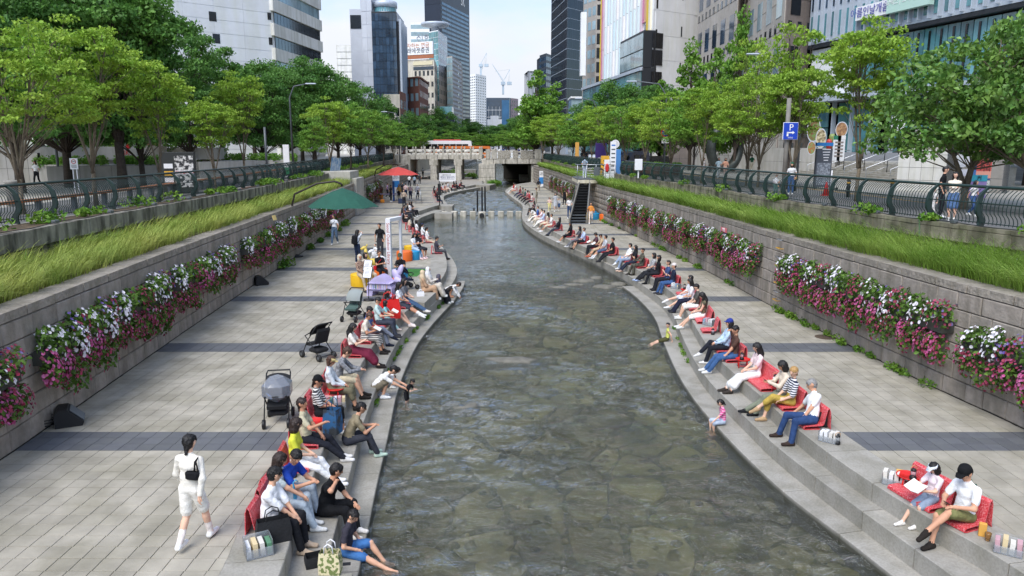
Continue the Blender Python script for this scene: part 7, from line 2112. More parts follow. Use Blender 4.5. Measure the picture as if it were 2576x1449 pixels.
# ------------------------------------------------------------------ small things on the near steps
M_STEEL = mat('stainless', '#b9bcc0', .3, metal=.8, var=.05)
M_GREYM = mat('grey_metal', '#5d6266', .5, metal=.3, var=.1)
M_WPL = mat('white_plastic', '#e8e8ea', .45, var=.03)
M_BLKF = mat('black_fabric', '#1c1d20', .9, var=.2, scale=12, bump=.4, bscale=30, bcoord='obj')
def P(px, py, z=0.0, dz=.001):
 p = at(px, py, z); p.z += dz; return p
book_box(P(650, 1392), .5, 'clear book box at the feet of the man with shaved sides', 1, .36, .3, .24)
book_box(P(2248, 1218), -.6, 'clear book box left of the near red tray table', 2)
book_box(P(2535, 1390), -.6, 'clear book box with blue and pink covers', 3)
book_box(P(2085, 1110), -.7, 'clear book box at the hand of the grey-haired man', 4)
book_box(P(1783, 818), -.8, 'clear book box in front of the empty chair past the brown tee', 5)
book_box(P(1700, 726), -.8, 'clear book box beside the navy tee', 6)
book_box(P(1640, 676), -.8, 'clear book box beside the camouflage uniform', 7)
book_box(P(850, 1022), .2, 'clear book box behind the small girl in pink', 8)
tray(P(2282, 1226), 'red tray table with a lantern, beside the empty near chair'); lantern(P(2296, 1206, .22), 'lantern on the near red tray table')
tray(P(1868, 924), 'red tray table in front of the brown tee'); lantern(P(1866, 905, .22), 'lantern on the tray table before the brown tee')
tray(P(1952, 982), 'red tray table left of the beige jacket'); lantern(P(1950, 962, .22), 'lantern on the tray table by the beige jacket')
tray(P(1724, 742), 'red tray table with a lit lantern beyond the white tee'); lantern(P(1722, 727, .22), 'lantern on the tray table beyond the white tee')
tray(P(1690, 703), 'red tray table beside the black bob'); tray(P(1506, 616), 'red tray table in front of the light blue tee'); tray(P(1380, 558), 'red tray table in front of the pale pink tee')
tray(P(845, 1000), 'red tray table beside the straw visor'); tray(P(790, 1085), 'red tray table behind the drinking woman'); tray(P(935, 838), 'red tray table beside the blue shirt')
lantern(P(1793, 842), 'lantern before the empty chair past the brown tee'); lantern(P(2106, 1118), 'lantern beside the grey-haired man'); lantern(P(838, 992), 'lantern on the granite beside the straw visor'); lantern(P(740, 1200), 'lantern behind the royal blue polo'); lantern(P(780, 1080), 'lantern behind the yellow tee')
def tote(p, rz, label, m, w=.42, h=.36, d=.14, cat='bag', handle=True, name='tote_bag', hm=None):
 r = thing(name, label, cat, p, rz)
 mb = MB(); V = []
 for z, k in ((0, 1), (h * .5, 1.03), (h, .9)):
  V += [(-w / 2 * k, -d / 2 * k, z), (w / 2 * k, -d / 2 * k, z), (w / 2 * k, d / 2 * k, z), (-w / 2 * k, d / 2 * k, z)]
 F = [(3, 2, 1, 0)] + [(o + k, o + (k + 1) % 4, o + 4 + (k + 1) % 4, o + 4 + k) for o in (0, 4) for k in range(4)]
 mb.add(V, F); mb.build('body', m, r)
 if handle:
  for y in (-d * .42, d * .42):
   hb = MB(); hb.tube([(-w * .22, y, h * .98), (-w * .18, y, h * 1.3), (0, y, h * 1.42), (w * .18, y, h * 1.3), (w * .22, y, h * .98)], .009, n=5); hb.build('handle', hm or m, r)
 return r
tote(P(690, 1362), .45, 'large black tote bag beside the man with shaved sides', M_BLKF, .48, .36, .16)
M_PAIS = mat('paisley_paper', '#d8cda6', .8, col2='#6f7d46', scale=16, fac=(.5, .54), bcoord='obj', detail=2)
mb = MB(); mb.prism([(-3.05, 7.2), (-2.05, 7.2), (-2.25, 9.72), (-3.15, 9.6)], -.67, -.325); mb.build('landing', M_GRAN, kind='structure')
tote(P(832, 1440, -.325), -.05, 'paper bag with green paisley print on the near step', M_PAIS, .3, .33, .16, hm=M_WPL)
tote(P(795, 1420, -.325), .4, 'small black bag lying next to the paisley paper bag', M_BLKF, .3, .16, .2, handle=False, name='small_bag')
mb = MB(); mb.cbox((0, 0, .006), (.08, .16, .01), bev=.004); mb.build('phone', M_BLK, loc=P(868, 1420, -.325), rot=(0, 0, -1.4), label='phone lying beside the paisley paper bag', cat='phone')
r = tote(P(978, 800), -.1, 'large bright red shopping bag on the step', M_RED, .78, .62, .22, hm=M_RED); r.rotation_euler = (0, 0, .1)
tote(P(1058, 745), .2, 'small white handbag beside the beige headscarf', M_WPL, .28, .18, .12, name='handbag')
tote(P(2058, 1066), -.7, 'black backpack on the red chair of the grey-haired man', M_BLKF, .42, .3, .26, handle=False, name='backpack')
tote(P(838, 1088), -.3, 'blue and black backpack beside the striped tee', mat('pack_blue', '#2d5f8c', .8, col2='#33383c', scale=4, fac=(.45, .55), bcoord='obj'), .3, .5, .24, name='backpack')
tote(P(2430, 1245), -.5, 'green and black pouch in front of the black cap', mat('pouch_green', '#0f5a3c', .6), .3, .2, .1, name='pouch')
for (px, py, lb, c, w) in ((2470, 1348, 'orange carton on the step by the olive shorts', '#d9a24a', .1), (2262, 1210, 'orange card beside the near book box', '#dcae62', .12)):
 mb = MB(); mb.cbox((0, 0, .1), (w, .07, .2), bev=.005); mb.build('carton', mat('carton_' + c[1:], c, .7), loc=P(px, py), rot=(0, 0, -.5), label=lb, cat='carton')
mb = MB(); mb.lathe([(.035, 0), (.045, .1), (.046, .12)], 14); mb.build('drink_cup', clear_mat('iced_tea', (.75, .5, .25), opac=.4, col=(.5, .3, .12)), loc=P(2484, 1360), label='plastic cup of iced tea by the orange carton', cat='cup')
mb = MB(); mb.lathe([(.03, 0), (.04, .13), (.042, .135), (.042, .15), (.03, .155)], 14); mb.build('paper_cup', M_WPL, loc=P(1948, 966, .23), label='white paper cup on the tray table by the beige jacket', cat='cup')
mb = MB(); mb.tube([(0, 0, .0), (.02, 0, .55), (.03, .0, .8), (.07, 0, .84), (.1, 0, .8)], [.012, .03, .012, .012, .01], n=8); mb.build('umbrella', mat('umbrella_blue', '#4f9fc4', .4), loc=P(752, 1330, -.33), rot=(.05, -.1, .4), label='folded blue and clear umbrella held by the woman in grey-blue', cat='umbrella')
# ------------------------------------------------------------------ umbrellas on curved poles
def parasol(label, base, hub, rad, zrim, zpeak, zarm, m, mp):
 r = thing('cantilever_umbrella', label, 'umbrella', base)
 d = Vector(hub) - Vector(base); d.z = 0
 mb = MB(); mb.lathe([(.42, 0), (.42, .05), (.2, .1), (.06, .14)], 18); mb.build('base', M_BLK, r)
 mb = MB(); mb.tube([(0, 0, .1), (0, 0, zarm * .72), d * .06 + Vector((0, 0, zarm * .86)), d * .5 + Vector((0, 0, zarm)), d * .85 + Vector((0, 0, zarm * 1.03)), d * .97 + Vector((0, 0, zarm)), d + Vector((0, 0, zpeak + .1))], .055, n=8); mb.build('pole', mp, r)
 n = 8; V = [d + Vector((0, 0, zpeak))]; F = []
 for rg, (f, q) in enumerate(((.33, .22), (.68, .58), (1, 1))):
  for k in range(n * 2):
   a = 2 * pi * k / (n * 2); e = 1 if k % 2 == 0 else .94
   V.append(d + Vector((cos(a) * rad * f * e, sin(a) * rad * f * e, zpeak - (zpeak - zrim) * q + (0 if k % 2 == 0 else .04 * f))))
 m2 = n * 2
 F += [(0, 1 + k, 1 + (k + 1) % m2) for k in range(m2)]
 for g_ in range(2): F += [(1 + g_ * m2 + k, 1 + g_ * m2 + m2 + k, 1 + g_ * m2 + m2 + (k + 1) % m2, 1 + g_ * m2 + (k + 1) % m2) for k in range(m2)]
 mb = MB(); mb.add(V, F); mb.build('canopy', m, r)
 for k in range(n):
  a = 2 * pi * k / n; mb = MB(); mb.tube([d + Vector((0, 0, zpeak - .03)), d + Vector((cos(a) * rad * .98, sin(a) * rad * .98, zrim - .02))], .012, n=4); mb.build('rib', mp, r)
 return r
b1 = at(742, 646); parasol('large green umbrella on a curved dark pole over the flower boxes', b1, (lat(857, b1.y + .2), b1.y + .2, 0), 1.82, hgt(516, 38) - .12, hgt(474, 38), hgt(463, 38), mat('canvas_green', '#24594a', .85, var=.08, scale=3, trans=.12), mat('pole_brown', '#2a201b', .5))
b2 = at(945, 507); parasol('large red umbrella on a curved dark pole near the bridge', b2, (lat(1000, b2.y), b2.y, 0), 2.1, hgt(440, 77), hgt(420, 77), hgt(414, 77), mat('canvas_red', '#d2504a', .85, var=.06, scale=3, trans=.15), mat('pole_brown', '#2a201b', .5))
# ------------------------------------------------------------------ strollers
def stroller(p, rz, label, fab, hood, kind='open'):
 r = thing('stroller', label, 'stroller', p, rz, 'strollers on the wide promenade')
 fr = MB()
 for x in (-.24, .24):
  fr.tube([(x, .34, .1), (x, .1, .5), (x, -.3, .95)], .014, n=6); fr.tube([(x, -.36, .12), (x, .0, .48), (x, .18, .62)], .013, n=6)
 fr.tube([(-.24, -.3, .95), (-.22, -.38, 1.0), (.22, -.38, 1.0), (.24, -.3, .95)], .018, n=6); fr.tube([(-.24, -.36, .12), (.24, -.36, .12)], .011, n=6)
 fr.tube([(-.22, .22, .62), (0, .3, .64), (.22, .22, .62)], .016, n=6); fr.build('frame', M_BLK, r)
 for x in (-.24, .24):
  for y in (.36, -.36):
   w = MB(); w.lathe([(.03, -.03), (.095, -.028), (.1, -.01), (.1, .01), (.095, .028), (.03, .03)], 14, M=Matrix.Translation((x, y, .1)) @ Matrix.Rotation(pi / 2, 4, 'Y'))
   wh = w.build('wheel', M_BLK, r); h = MB(); h.lathe([(.045, -.034), (.045, .034)], 10, M=Matrix.Translation((x, y, .1)) @ Matrix.Rotation(pi / 2, 4, 'Y')); h.build('hub', M_GREYM, wh)
 s = MB(); V = []
 for y, z, w in ((.24, .42, .19), (.05, .44, .21), (-.14, .5, .21), (-.3, .86, .2)):
  V += [(-w, y, z), (w, y, z), (w, y - .02, z - .07), (-w, y - .02, z - .07)]
 F = [(0, 1, 2, 3), (15, 14, 13, 12)] + [(o + k, o + 4 + k, o + 4 + (k + 1) % 4, o + (k + 1) % 4) for o in (0, 4, 8) for k in range(4)]
 s.add(V, F); s.build('seat', fab, r)
 b = MB(); b.cbox((0, -.05, .24), (.4, .4, .12), bev=.04); b.build('basket', M_BLKF, r)
 hd = MB(); V, F = [], []
 a0, a1 = (.15, 1.5) if kind == 'open' else (-.3, 2.3)
 for i in range(7):
  a = a0 + (a1 - a0) * i / 6
  for k in range(7):
   t = -1 + 2 * k / 6
   V.append((t * .24, -.3 + sin(a) * .36 * sqrt(1.05 - t * t * .35), .62 + cos(a) * .36 * sqrt(1.05 - t * t * .35)))
 F = [(i * 7 + k, i * 7 + k + 1, i * 7 + k + 8, i * 7 + k + 7) for i in range(6) for k in range(6)]
 hd.add(V, F, smooth=True); hd.build('hood', hood, r)
 return r
M_NVY = mat('fabric_navy', '#1d2746', .9, var=.1)
M_FGR = mat('fabric_green_grey', '#4f6660', .9, var=.1)
M_RAIN = clear_mat('rain_cover', opac=.3, col=(.62, .66, .74))
stroller(P(890, 805), 2.9, 'stroller with grey-green seat and white hood behind the mint tee', M_FGR, mat('fabric_pale', '#8f9694', .9))
stroller(P(800, 900), .9, 'black reclined stroller on the dark paving band', M_BLKF, M_BLKF)
r = stroller(P(702, 1062), 3.3, 'black stroller under a clear grey rain cover', M_BLKF, M_BLKF)
mb = MB(); mb.cbox((0, -.02, .72), (.56, .62, .5), bev=.14); mb.build('rain_cover', M_RAIN, r)
stroller(P(1022, 728), -.9, 'navy stroller beside the lilac bookshelf', M_NVY, M_NVY)
# ------------------------------------------------------------------ floor monitors, sign stands, poufs, play corner
def wedge(p, rz, label):
 mb = MB(); prof = [(-.22, 0), (.26, 0), (.3, .08), (.02, .36), (-.16, .36), (-.22, .28)]
 n = len(prof); V = [(x, y, z) for x in (-.26, .26) for y, z in prof]
 F = [tuple(range(n - 1, -1, -1)), tuple(range(n, 2 * n))] + [(k, (k + 1) % n, n + (k + 1) % n, n + k) for k in range(n)]
 r = thing('floor_speaker', label, 'speaker', p, rz); mb.add(V, F); mb.build('cabinet', mat('cabinet_black', '#1b1b1d', .6, bump=.3, bscale=80), r)
 g_ = MB(); g_.cbox((0, .17, .215), (.42, .012, .34), M=Matrix.Translation((0, .17, .215)) @ Matrix.Rotation(.78, 4, 'X') @ Matrix.Translation((0, -.155, -.215))); g_.build('grille', M_GREYM, r)
wedge(P(172, 1066), -1.1, 'black wedge speaker by the wall near the dark paving band'); wedge(P(655, 716), -1.0, 'black wedge speaker by the wall below the far flower boxes')
mb = MB()
for k in range(26):
 a = k * .9; mb.tube([(cos(a) * .16, sin(a) * .14, .03 + .008 * k), (cos(a + .45) * .15, sin(a + .45) * .15, .034 + .008 * k), (cos(a + .9) * .16, sin(a + .9) * .14, .038 + .008 * k)], .009, n=4, cap=False)
mb.build('cable_coil', M_BLK, loc=P(122, 1075), label='heap of black cable beside the near wedge speaker', cat='cable')
def stand(p, rz, label, h=.95):
 r = thing('sign_stand', label, 'sign', p, rz, 'small notice stands')
 mb = MB(); mb.lathe([(.2, 0), (.2, .05), (.05, .07)], 18); mb.build('foot', M_BLK, r)
 mb = MB(); mb.tube([(0, 0, .05), (0, 0, h)], .014, n=8); mb.build('post', M_BLK, r)
 M = Matrix.Translation((0, -.02, h + .1)) @ Matrix.Rotation(-.45, 4, 'X')
 mb = MB(); mb.cbox((0, 0, 0), (.34, .02, .44), M=M); b = mb.build('frame', M_BLK, r)
 mb = MB(); mb.cbox((0, -.012, 0), (.3, .008, .4), M=M); mb.build('notice', M_WPL, b)
 for i, w in enumerate((.1, .18, .2, .19, .2, .15)):
  t = MB(); t.cbox((-.02, -.0175, .14 - i * .05), (w, .002, .016), M=M); t.build('text_line', T_BLK, b)
stand(P(928, 735), -.25, 'notice stand with white board behind the lilac bookshelf'); stand(P(928, 756), -.25, 'notice stand with white board nearest the lilac bookshelf')
def pouf(p, label, c, d=.62, h=.42, wedge_=False):
 r = thing('pouf_seat', label, 'stool', p, rng.uniform(0, 6), 'coloured pouf seats')
 m = mat('pouf_' + c[1:], c, .55, var=.05, scale=4, bump=.15, bscale=14)
 mb = MB(); R = d / 2; k = 26
 ring = lambda rr, z: [(cos(2 * pi * i / k) * rr, sin(2 * pi * i / k) * rr * (.86 if wedge_ else 1), z) for i in range(k)]
 V = ring(R * .97, 0) + ring(R, .05) + ring(R, h - .06) + ring(R * .95, h - .012) + ring(R * .6, h + .012)
 F = [(o * k + i, o * k + (i + 1) % k, o * k + k + (i + 1) % k, o * k + k + i) for o in range(4) for i in range(k)] + [tuple(range(4 * k, 5 * k))]
 mb.add(V, F, smooth=True); mb.build('cushion', m, r)
 mb = MB(); mb.lathe([(R * 1.0, 0), (R * 1.012, .008), (R * 1.0, .016)], k, (0, 0, h - .065), sy=.86 if wedge_ else 1); mb.build('piping', m, r)
PY, PO, PB, PG = '#e0b21c', '#e06a24', '#1f88b8', '#3a8a94'
pouf(P(913, 718), 'large yellow pouf under the woman in floral blouse', PY, .98, .5)
pouf(P(1018, 656), 'large orange pouf beside the white pillar sign', PO, .78, .5); pouf(P(1042, 653), 'blue pouf under the two girls', PB, .6, .45); pouf(P(1053, 650), 'second blue pouf under the two girls', PB, .55, .45); pouf(P(1030, 637), 'yellow pouf behind the blue ones', PY, .55, .42)
pouf(P(960, 700), 'orange pouf under the woman with red bag', PO, .6, .42); pouf(P(1010, 700), 'blue pouf behind the man in green cap', PB, .55, .42); pouf(P(1005, 722), 'orange pouf behind the navy stroller', PO, .55, .4)
for (px, py, c, lb, d) in ((1469, 551, PY, 'front yellow pouf under the steel stair', .95), (1452, 543, PY, 'rear yellow pouf under the steel stair', .85), (1463, 545, PG, 'teal pouf between the yellow ones', .9), (1496, 552, PB, 'front blue pouf behind the woman in orange', .75), (1508, 547, PB, 'rear blue pouf behind the woman in orange', .9), (1523, 555, PO, 'orange pouf at the foot of the wall', .95), (1498, 540, PO, 'orange pouf behind the blue ones', .8), (1450, 538, PO, 'orange pouf behind the yellow ones', .7)):
 pouf(P(px, py), lb, c, d, .5)
def sit_on(px, py, z, label, ang, **k):
 p = at(px, py, z); k.setdefault('lift', .1); k.setdefault('drop', z)
 return person(label, p, radians(ang), 'sit', edge=.42, group='people seated on poufs', **k)
sit_on(908, 694, .5, 'older woman in brown floral blouse and beige trousers on the yellow pouf', -50, top='#a38a76|floral|#7d5f52', tl='long', bot='#b3a48f', hair='w', hl='bob', shoe='#c9b49c', arms='lap')
sit_on(922, 688, .5, 'woman with dark bob beside the floral blouse', -40, top='#cdbfae', bot='#bcae9a', hl='bob', arms='lap')
sit_on(956, 682, .42, 'woman in black tee with red shoulder bag and black trousers', -60, top='#1c1c1f', bot='#212227', hair='n', hl='short', arms='phone', shoe='#2a2a2c', bag=('cross', '#c0202a'))
sit_on(1012, 684, .42, 'man in green cap, white sleeves and black vest', -100, top='#202124', bot='#33363c', hat=('cap', '#4a5240'), arms='knees', lean=.4, fat=1.1)
sit_on(1043, 628, .45, 'girl in white tee on the blue pouf looking down', -40, top='#dfe4ea', bot='#a9b9cc', hl='long', arms='phone', look=(0, .5), shoe='#e6c9c9')
sit_on(1053, 627, .45, 'girl in dark dress on the second blue pouf', -40, top='#2f3036', bot='#2f3036', bl='skirt', hl='long', arms='phone', look=(0, .5), shoe='#e6c9c9')
pb = P(981, 699); r = thing('pillar_sign', 'tall white frame sign lettered Seoul Outdoor Library', 'sign', pb)
zt = 2.42
mb = MB(); mb.cbox((0, 0, zt / 2), (.2, .34, zt), bev=.012); mb.build('post', M_WPL, r)
mb = MB(); mb.cbox((.36, 1.0, zt / 2), (.1, .3, zt), bev=.012); mb.build('post', M_WPL, r)
mb = MB(); mb.prism([(-.1, -.17), (.1, -.17), (.41, .85), (.41, 1.15), (.31, 1.15), (-.1, .17)], zt + .001, zt + .14); mb.build('lintel', M_WPL, r)
text('Seoul Outdoor Library', mat('ink_salmon', '#b86a5c', .6), r, (0, -.172, zt * .62), 0, .19, 'lettering', 'CENTER', ry=pi / 2)
pe = P(962, 742); r = thing('elephant_bookshelf', 'lilac elephant-shaped bookshelf made of curved plates', 'bookshelf', pe, -.2)
M_LIL = mat('lilac_board', '#bdb4d8', .5, var=.04)
for i in range(6):
 y = -.3 + i * .13; V = []; k = 10; mb = MB()
 pts = [(-.5, 0)] + [(-.5 + 1.0 * q / k, .35 + .42 * sin(pi * (q / k) ** .9)) for q in range(k + 1)] + [(.5, 0), (.3, 0), (.25, .2), (-.25, .2), (-.3, 0)]
 n = len(pts); V = [(x, y - .012, z) for x, z in pts] + [(x, y + .012, z) for x, z in pts]
 mb.add(V, [tuple(range(n)), tuple(range(2 * n - 1, n - 1, -1))] + [(q, n + q, n + (q + 1) % n, (q + 1) % n) for q in range(n)]); mb.build('rib_plate', M_LIL, r)
for z in (.28, .5): mb = MB(); mb.cbox((0, 0, z), (.9, .74, .02)); mb.build('shelf', M_LIL, r)
for (x, z, w, h, a) in ((.55, .75, .3, .55, .5), (.7, .95, .2, .5, -.4)):
 mb = MB(); mb.lathe([(.02, -.015), (.5, -.012), (.5, .012), (.02, .015)], 18, sx=w, sy=h, M=Matrix.Translation((x, .1, z)) @ Matrix.Rotation(pi / 2, 4, 'X') @ Matrix.Rotation(a, 4, 'Z')); mb.build('ear', M_LIL, r)
mb = MB(); mb.tube([(.5, .1, .6), (.72, .08, .55), (.8, .05, .35), (.74, .03, .15)], [.14, .1, .07, .05], n=10); mb.build('trunk', M_LIL, r)
for i in range(8): mb = MB(); mb.cbox((-.32 + i * .09, -.26, .37), (.03, .14, .17)); mb.build('book', M_PAPER[i], r)
def ride(p, rz, label, m, neck, mane=False):
 r = thing('animal_ride', label, 'toy', p, rz, 'animal rides')
 mb = MB(); mb.tube([(0, -.28, .4), (0, -.1, .44), (0, .15, .44), (0, .28, .42)], [.1, .16, .16, .12], n=10); mb.tube([(0, .2, .46), (0, .32, .46 + neck * .6), (0, .34, .46 + neck)], [.12, .08, .07], n=9)
 mb.tube([(0, .3, .46 + neck), (0, .42, .44 + neck), (0, .54, .38 + neck)], [.075, .075, .05], n=9); mb.build('body', m, r)
 for x in (-.09, .09):
  for y in (-.2, .2): mb = MB(); mb.tube([(x, y, .38), (x, y, .0)], [.05, .04], n=7); mb.build('leg', m, r)
  mb = MB(); mb.tube([(x * .5, .28, .5 + neck), (x * .8, .25, .6 + neck)], [.025, .012], n=6); mb.build('ear', m, r)
 if mane: mb = MB(); [mb.tube([(0, .24 - .01 * q, .5 + neck - q * .08), (0, .14 - .01 * q, .53 + neck - q * .09)], [.03, .012], n=6) for q in range(5)]; mb.build('mane', m, r)
 return r
ride(P(940, 683), 1.9, 'yellow giraffe ride beside the older women', mat('toy_yellow', '#d9bf5a', .5), .65); ride(P(957, 676), 2.0, 'white horse ride carrying the toddler', M_WPL, .4, True)
mb = MB(); mb.box(-.45, .45, -1.0, 1.0, 0, .012); mb.build('grass_mat', mat('turf_green', '#3c7a33', .95, var=.2, scale=20, bump=.6, bscale=60), loc=P(1036, 686), rot=(0, 0, -.1), label='bright green turf mat on the paving by the curved step', cat='mat')
# ------------------------------------------------------------------ red umbrella stand, banners, ladder
def board(p, rz, w, h, label, parts, z0=.1, name='banner_stand', feet=True):
 r = thing(name, label, 'sign', p, rz)
 for a, b_, m in parts: mb = MB(); mb.cbox((0, 0, (a + b_) / 2), (w, .05, b_ - a)); mb.build('panel', m, r)
 if feet:
  for x in (-w * .4, w * .4): mb = MB(); mb.box(x - .03, x + .03, -.25, .25, 0, .05); mb.build('foot', M_GREYM, r)
 return r
M_SBL = mat('sign_blue', '#2f7fc2', .5)
r = board(P(997, 487), 0, .8, 2.3, 'white and blue banner under the red umbrella', ((.1, .75, M_WPL), (.75, 1.5, M_SBL), (1.5, 2.3, M_WPL))); text('책읽는\n맑은냇가', T_BLK, r, (0, -.03, 1.9), 0, .2)
r = board(P(1364, 471), 0, .8, 2.2, 'white and blue banner by the wall near the culvert', ((.1, .45, M_WPL), (.45, 1.35, M_SBL), (1.35, 2.2, M_WPL))); text('책읽는\n맑은냇가', T_BLK, r, (0, -.03, 1.8), 0, .2)
r = board(P(1126, 461), 0, 2.5, 1.5, 'white banner about reading by the clear stream below the bridge', ((.25, 1.5, M_WPL),)); text('서울야외도서관', T_BLK, r, (-.2, -.03, 1.22), 0, .22); text('책읽는 맑은냇가', T_NVY, r, (0, -.03, .82), 0, .32)
mb = MB(); mb.cbox((0, -.03, .82), (2.1, .006, .03)); mb.build('rule', T_NVY, r, loc=(0, 0, .22)); mb = MB(); mb.cbox((0, -.03, .82), (2.1, .006, .03)); mb.build('rule', T_NVY, r, loc=(0, 0, -.22))
r = thing('step_ladder', 'aluminium step ladder in front of the printed tee', 'ladder', P(1053, 512))
for x in (-.3, .3):
 for y in (-.35, .35): mb = MB(); mb.tube([(x * .6, 0, 1.45), (x, y, 0)], .025, n=5); mb.build('rail', M_STEEL, r)
for k in range(4): mb = MB(); f = 1 - (k + 1) / 5.5; mb.cbox((0, -.35 * (1 - (k + 1) * .2), .28 * (k + 1)), (.5 - .05 * k, .08, .03)); mb.build('tread', M_STEEL, r)
for (px, py, c, lb, w) in ((944, 503, '#a8845c', 'cardboard box behind the green umbrella', .7), (955, 500, '#e08a24', 'orange crate beside the cardboard box', .6), (962, 510, '#e08a24', 'small orange basket before the cardboard box', .4), (1010, 512, '#26324e', 'navy folding chair under the red umbrella', .6)):
 mb = MB(); mb.cbox((0, 0, w * .4), (w, w * .8, w * .8), bev=.03); mb.build('crate', mat('crate_' + c[1:], c, .7, var=.1), loc=P(px, py), rot=(0, 0, rng.uniform(-.4, .4)), label=lb, cat='box')
r = thing('folding_table', 'folding table with lilac cloth beside the stand', 'table', P(978, 506)); mb = MB(); mb.box(-.9, .9, -.4, .4, .7, .74); mb.build('top', mat('table_lilac', '#a9a0c4', .7), r)
for x in (-.8, .8):
 for y in (-.3, .3): mb = MB(); mb.tube([(x, y, 0), (x, y, .7)], .02, n=5); mb.build('leg', M_GREYM, r)
mb = MB(); mb.cbox((0, 0, 1.0), (.5, .5, 2.0)); mb.build('blue_post', mat('post_blue', '#2a5aa0', .5), loc=P(991, 506), scale=(.35, .35, 1), label='narrow blue board under the red umbrella', cat='sign')
r = thing('guide_post', 'slim black and white guide post at the corner of the steps', 'post', P(1106, 517)); mb = MB(); mb.tube([(0, 0, 0), (0, 0, 2.3)], .05, n=8); mb.build('pole', M_BLK, r); mb = MB(); mb.cbox((0, -.06, 1.5), (.3, .03, 1.1)); mb.build('plate', M_BLK, r)
y0 = 63.0; x0 = LB.x_at(y0); r = thing('service_block', 'pale stone service block standing out of the long wall', 'block', (x0, y0, 0))
mb = MB(); mb.cbox((-.6, 0, 1.5), (1.9, 3.0, 3.0), bev=.03); mb.build('body', mat('pale_stone', '#b7b3aa', .8, var=.08, stain=.15), r); mb = MB(); mb.cbox((-1.6, 0, 3.0), (3.0, 3.4, 1.1), bev=.03); mb.build('upper_body', mat('pale_stone', '#b7b3aa', .8), r)
mb = MB(); mb.add([(-.9, 0, .35), (.9, .5, .2), (1.1, .4, 1.5), (-.7, -.1, 1.65)], [(0, 1, 2, 3)]); mb.build('cloth_banner', mat('banner_print', '#c9d6e2', .8, col2='#6f9cc8', scale=2.5, fac=(.42, .6), bcoord='obj', trans=.2), loc=(LF.x_at(64) + 1.3, 63, UZ - .4), rot=(0, 0, 1.1), label='blue and white printed cloth tied to the railing', cat='banner')
mb = MB(); mb.cbox((0, 0, 0), (.3, .02, .22)); mb.build('yellow_card', mat('card_yellow', '#dcc27c', .7), loc=(LB.x_at(33) + .35, 33, CAPZ - .1), rot=(-.3, 0, 1.4), label='small yellow card on the edge of the wall', cat='sign')
for k in range(8):
 y = 25.8; s = RB.s_at(y); p = RB.pos(s); mb = MB(); mb.tube([(0, 0, 0), (-.14, 0, 0), (-.14, -.38, 0), (0, -.38, 0)], .014, n=5); mb.build('ladder_rung', M_YEL if k % 2 == 0 else M_STEEL, loc=(p[0] - .03, p[1], .35 + k * .3), label='metal climbing rung fixed to the ashlar wall between flower boxes', cat='rung', group='climbing rungs')
y = 31.6; p = RB.pos(RB.s_at(y)); r = thing('wall_sign', 'pink and navy bilingual notice on the ashlar wall', 'sign', (p[0] - .08, y, 1.9), .1)
for z, c in ((.22, '#d9747c'), (0, '#3a4a78'), (-.2, '#d9747c')): mb = MB(); mb.cbox((0, 0, z), (.02, .62, .19)); mb.build('strip', mat('strip_' + c[1:], c, .6), r)
text('위험', T_WHT, r, (-.014, 0, .22), -pi / 2, .16); text('안전주의', T_WHT, r, (-.014, 0, 0), -pi / 2, .13); text('Water Rising', T_WHT, r, (-.014, 0, -.2), -pi / 2, .09)
mb = MB(); mb.lathe([(.3, 0), (.3, .006)], 20); mb.build('manhole_cover', mat('iron_brown', '#57493c', .8, var=.2, scale=20, bump=.5, bscale=60), loc=P(2076, 848, .004), label='round iron cover in the paving by the wall', cat='cover')
mb = MB(); mb.tube([(RU.x_at(22.4) - .1, 22.4, UZ + .05), (RU.x_at(22.0) - .35, 22, UZ - .6), (RU.x_at(20) - .4, 20.6, CAPZ + .15)], .015, n=5); mb.build('green_hose', mat('hose_green', '#46683e', .5), label='thin green hose hanging over the mossy parapet', cat='hose')
pts = [(RU.x_at(y) - .25, y, CAPZ + .12 + .03 * sin(y)) for y in np.arange(13, 45, 1.0)]
mb = MB(); mb.tube(pts, .03, n=6); mb.build('pipe', M_STEEL, label='grey pipe running along the foot of the mossy parapet', cat='pipe')
for nm, cv, sgn, rngy in (('concrete', LU, 1, np.arange(14, 60, .6)), ('mossy', RU, -1, np.arange(14, 58, .6))):
 pts = [(cv.x_at(y) - sgn * .06, y, UZ + .03 + .02 * sin(y * 2.1)) for y in rngy]
 mb = MB(); mb.tube(pts, .012, n=5); mb.build('cable', M_BLK, label='thin black cable laid along the top of the %s parapet' % nm, cat='cable')
for k, y in enumerate(np.arange(15, 60, 3.2)):
 for cv, sgn in ((LU, 1), (RU, -1)):
  mb = MB(); mb.cbox((0, 0, .05), (.12, .22, .09), bev=.01); mb.build('spot_lamp', M_GREYM, loc=(cv.x_at(y) - sgn * .08, y, UZ + .01), label='small grey spot lamp on the %s parapet edge' % ('concrete' if sgn > 0 else 'mossy'), cat='lamp', group='spot lamps on the parapets')
mb = MB(); mb.cbox((0, 0, .9), (.5, .3, .75), bev=.02); mb.box(-.04, .04, -.04, .04, 0, .55); mb.build('control_box', M_WPL, loc=(RU.x_at(52) - .1, 52, UZ), label='white control box on a post by the railing', cat='box')
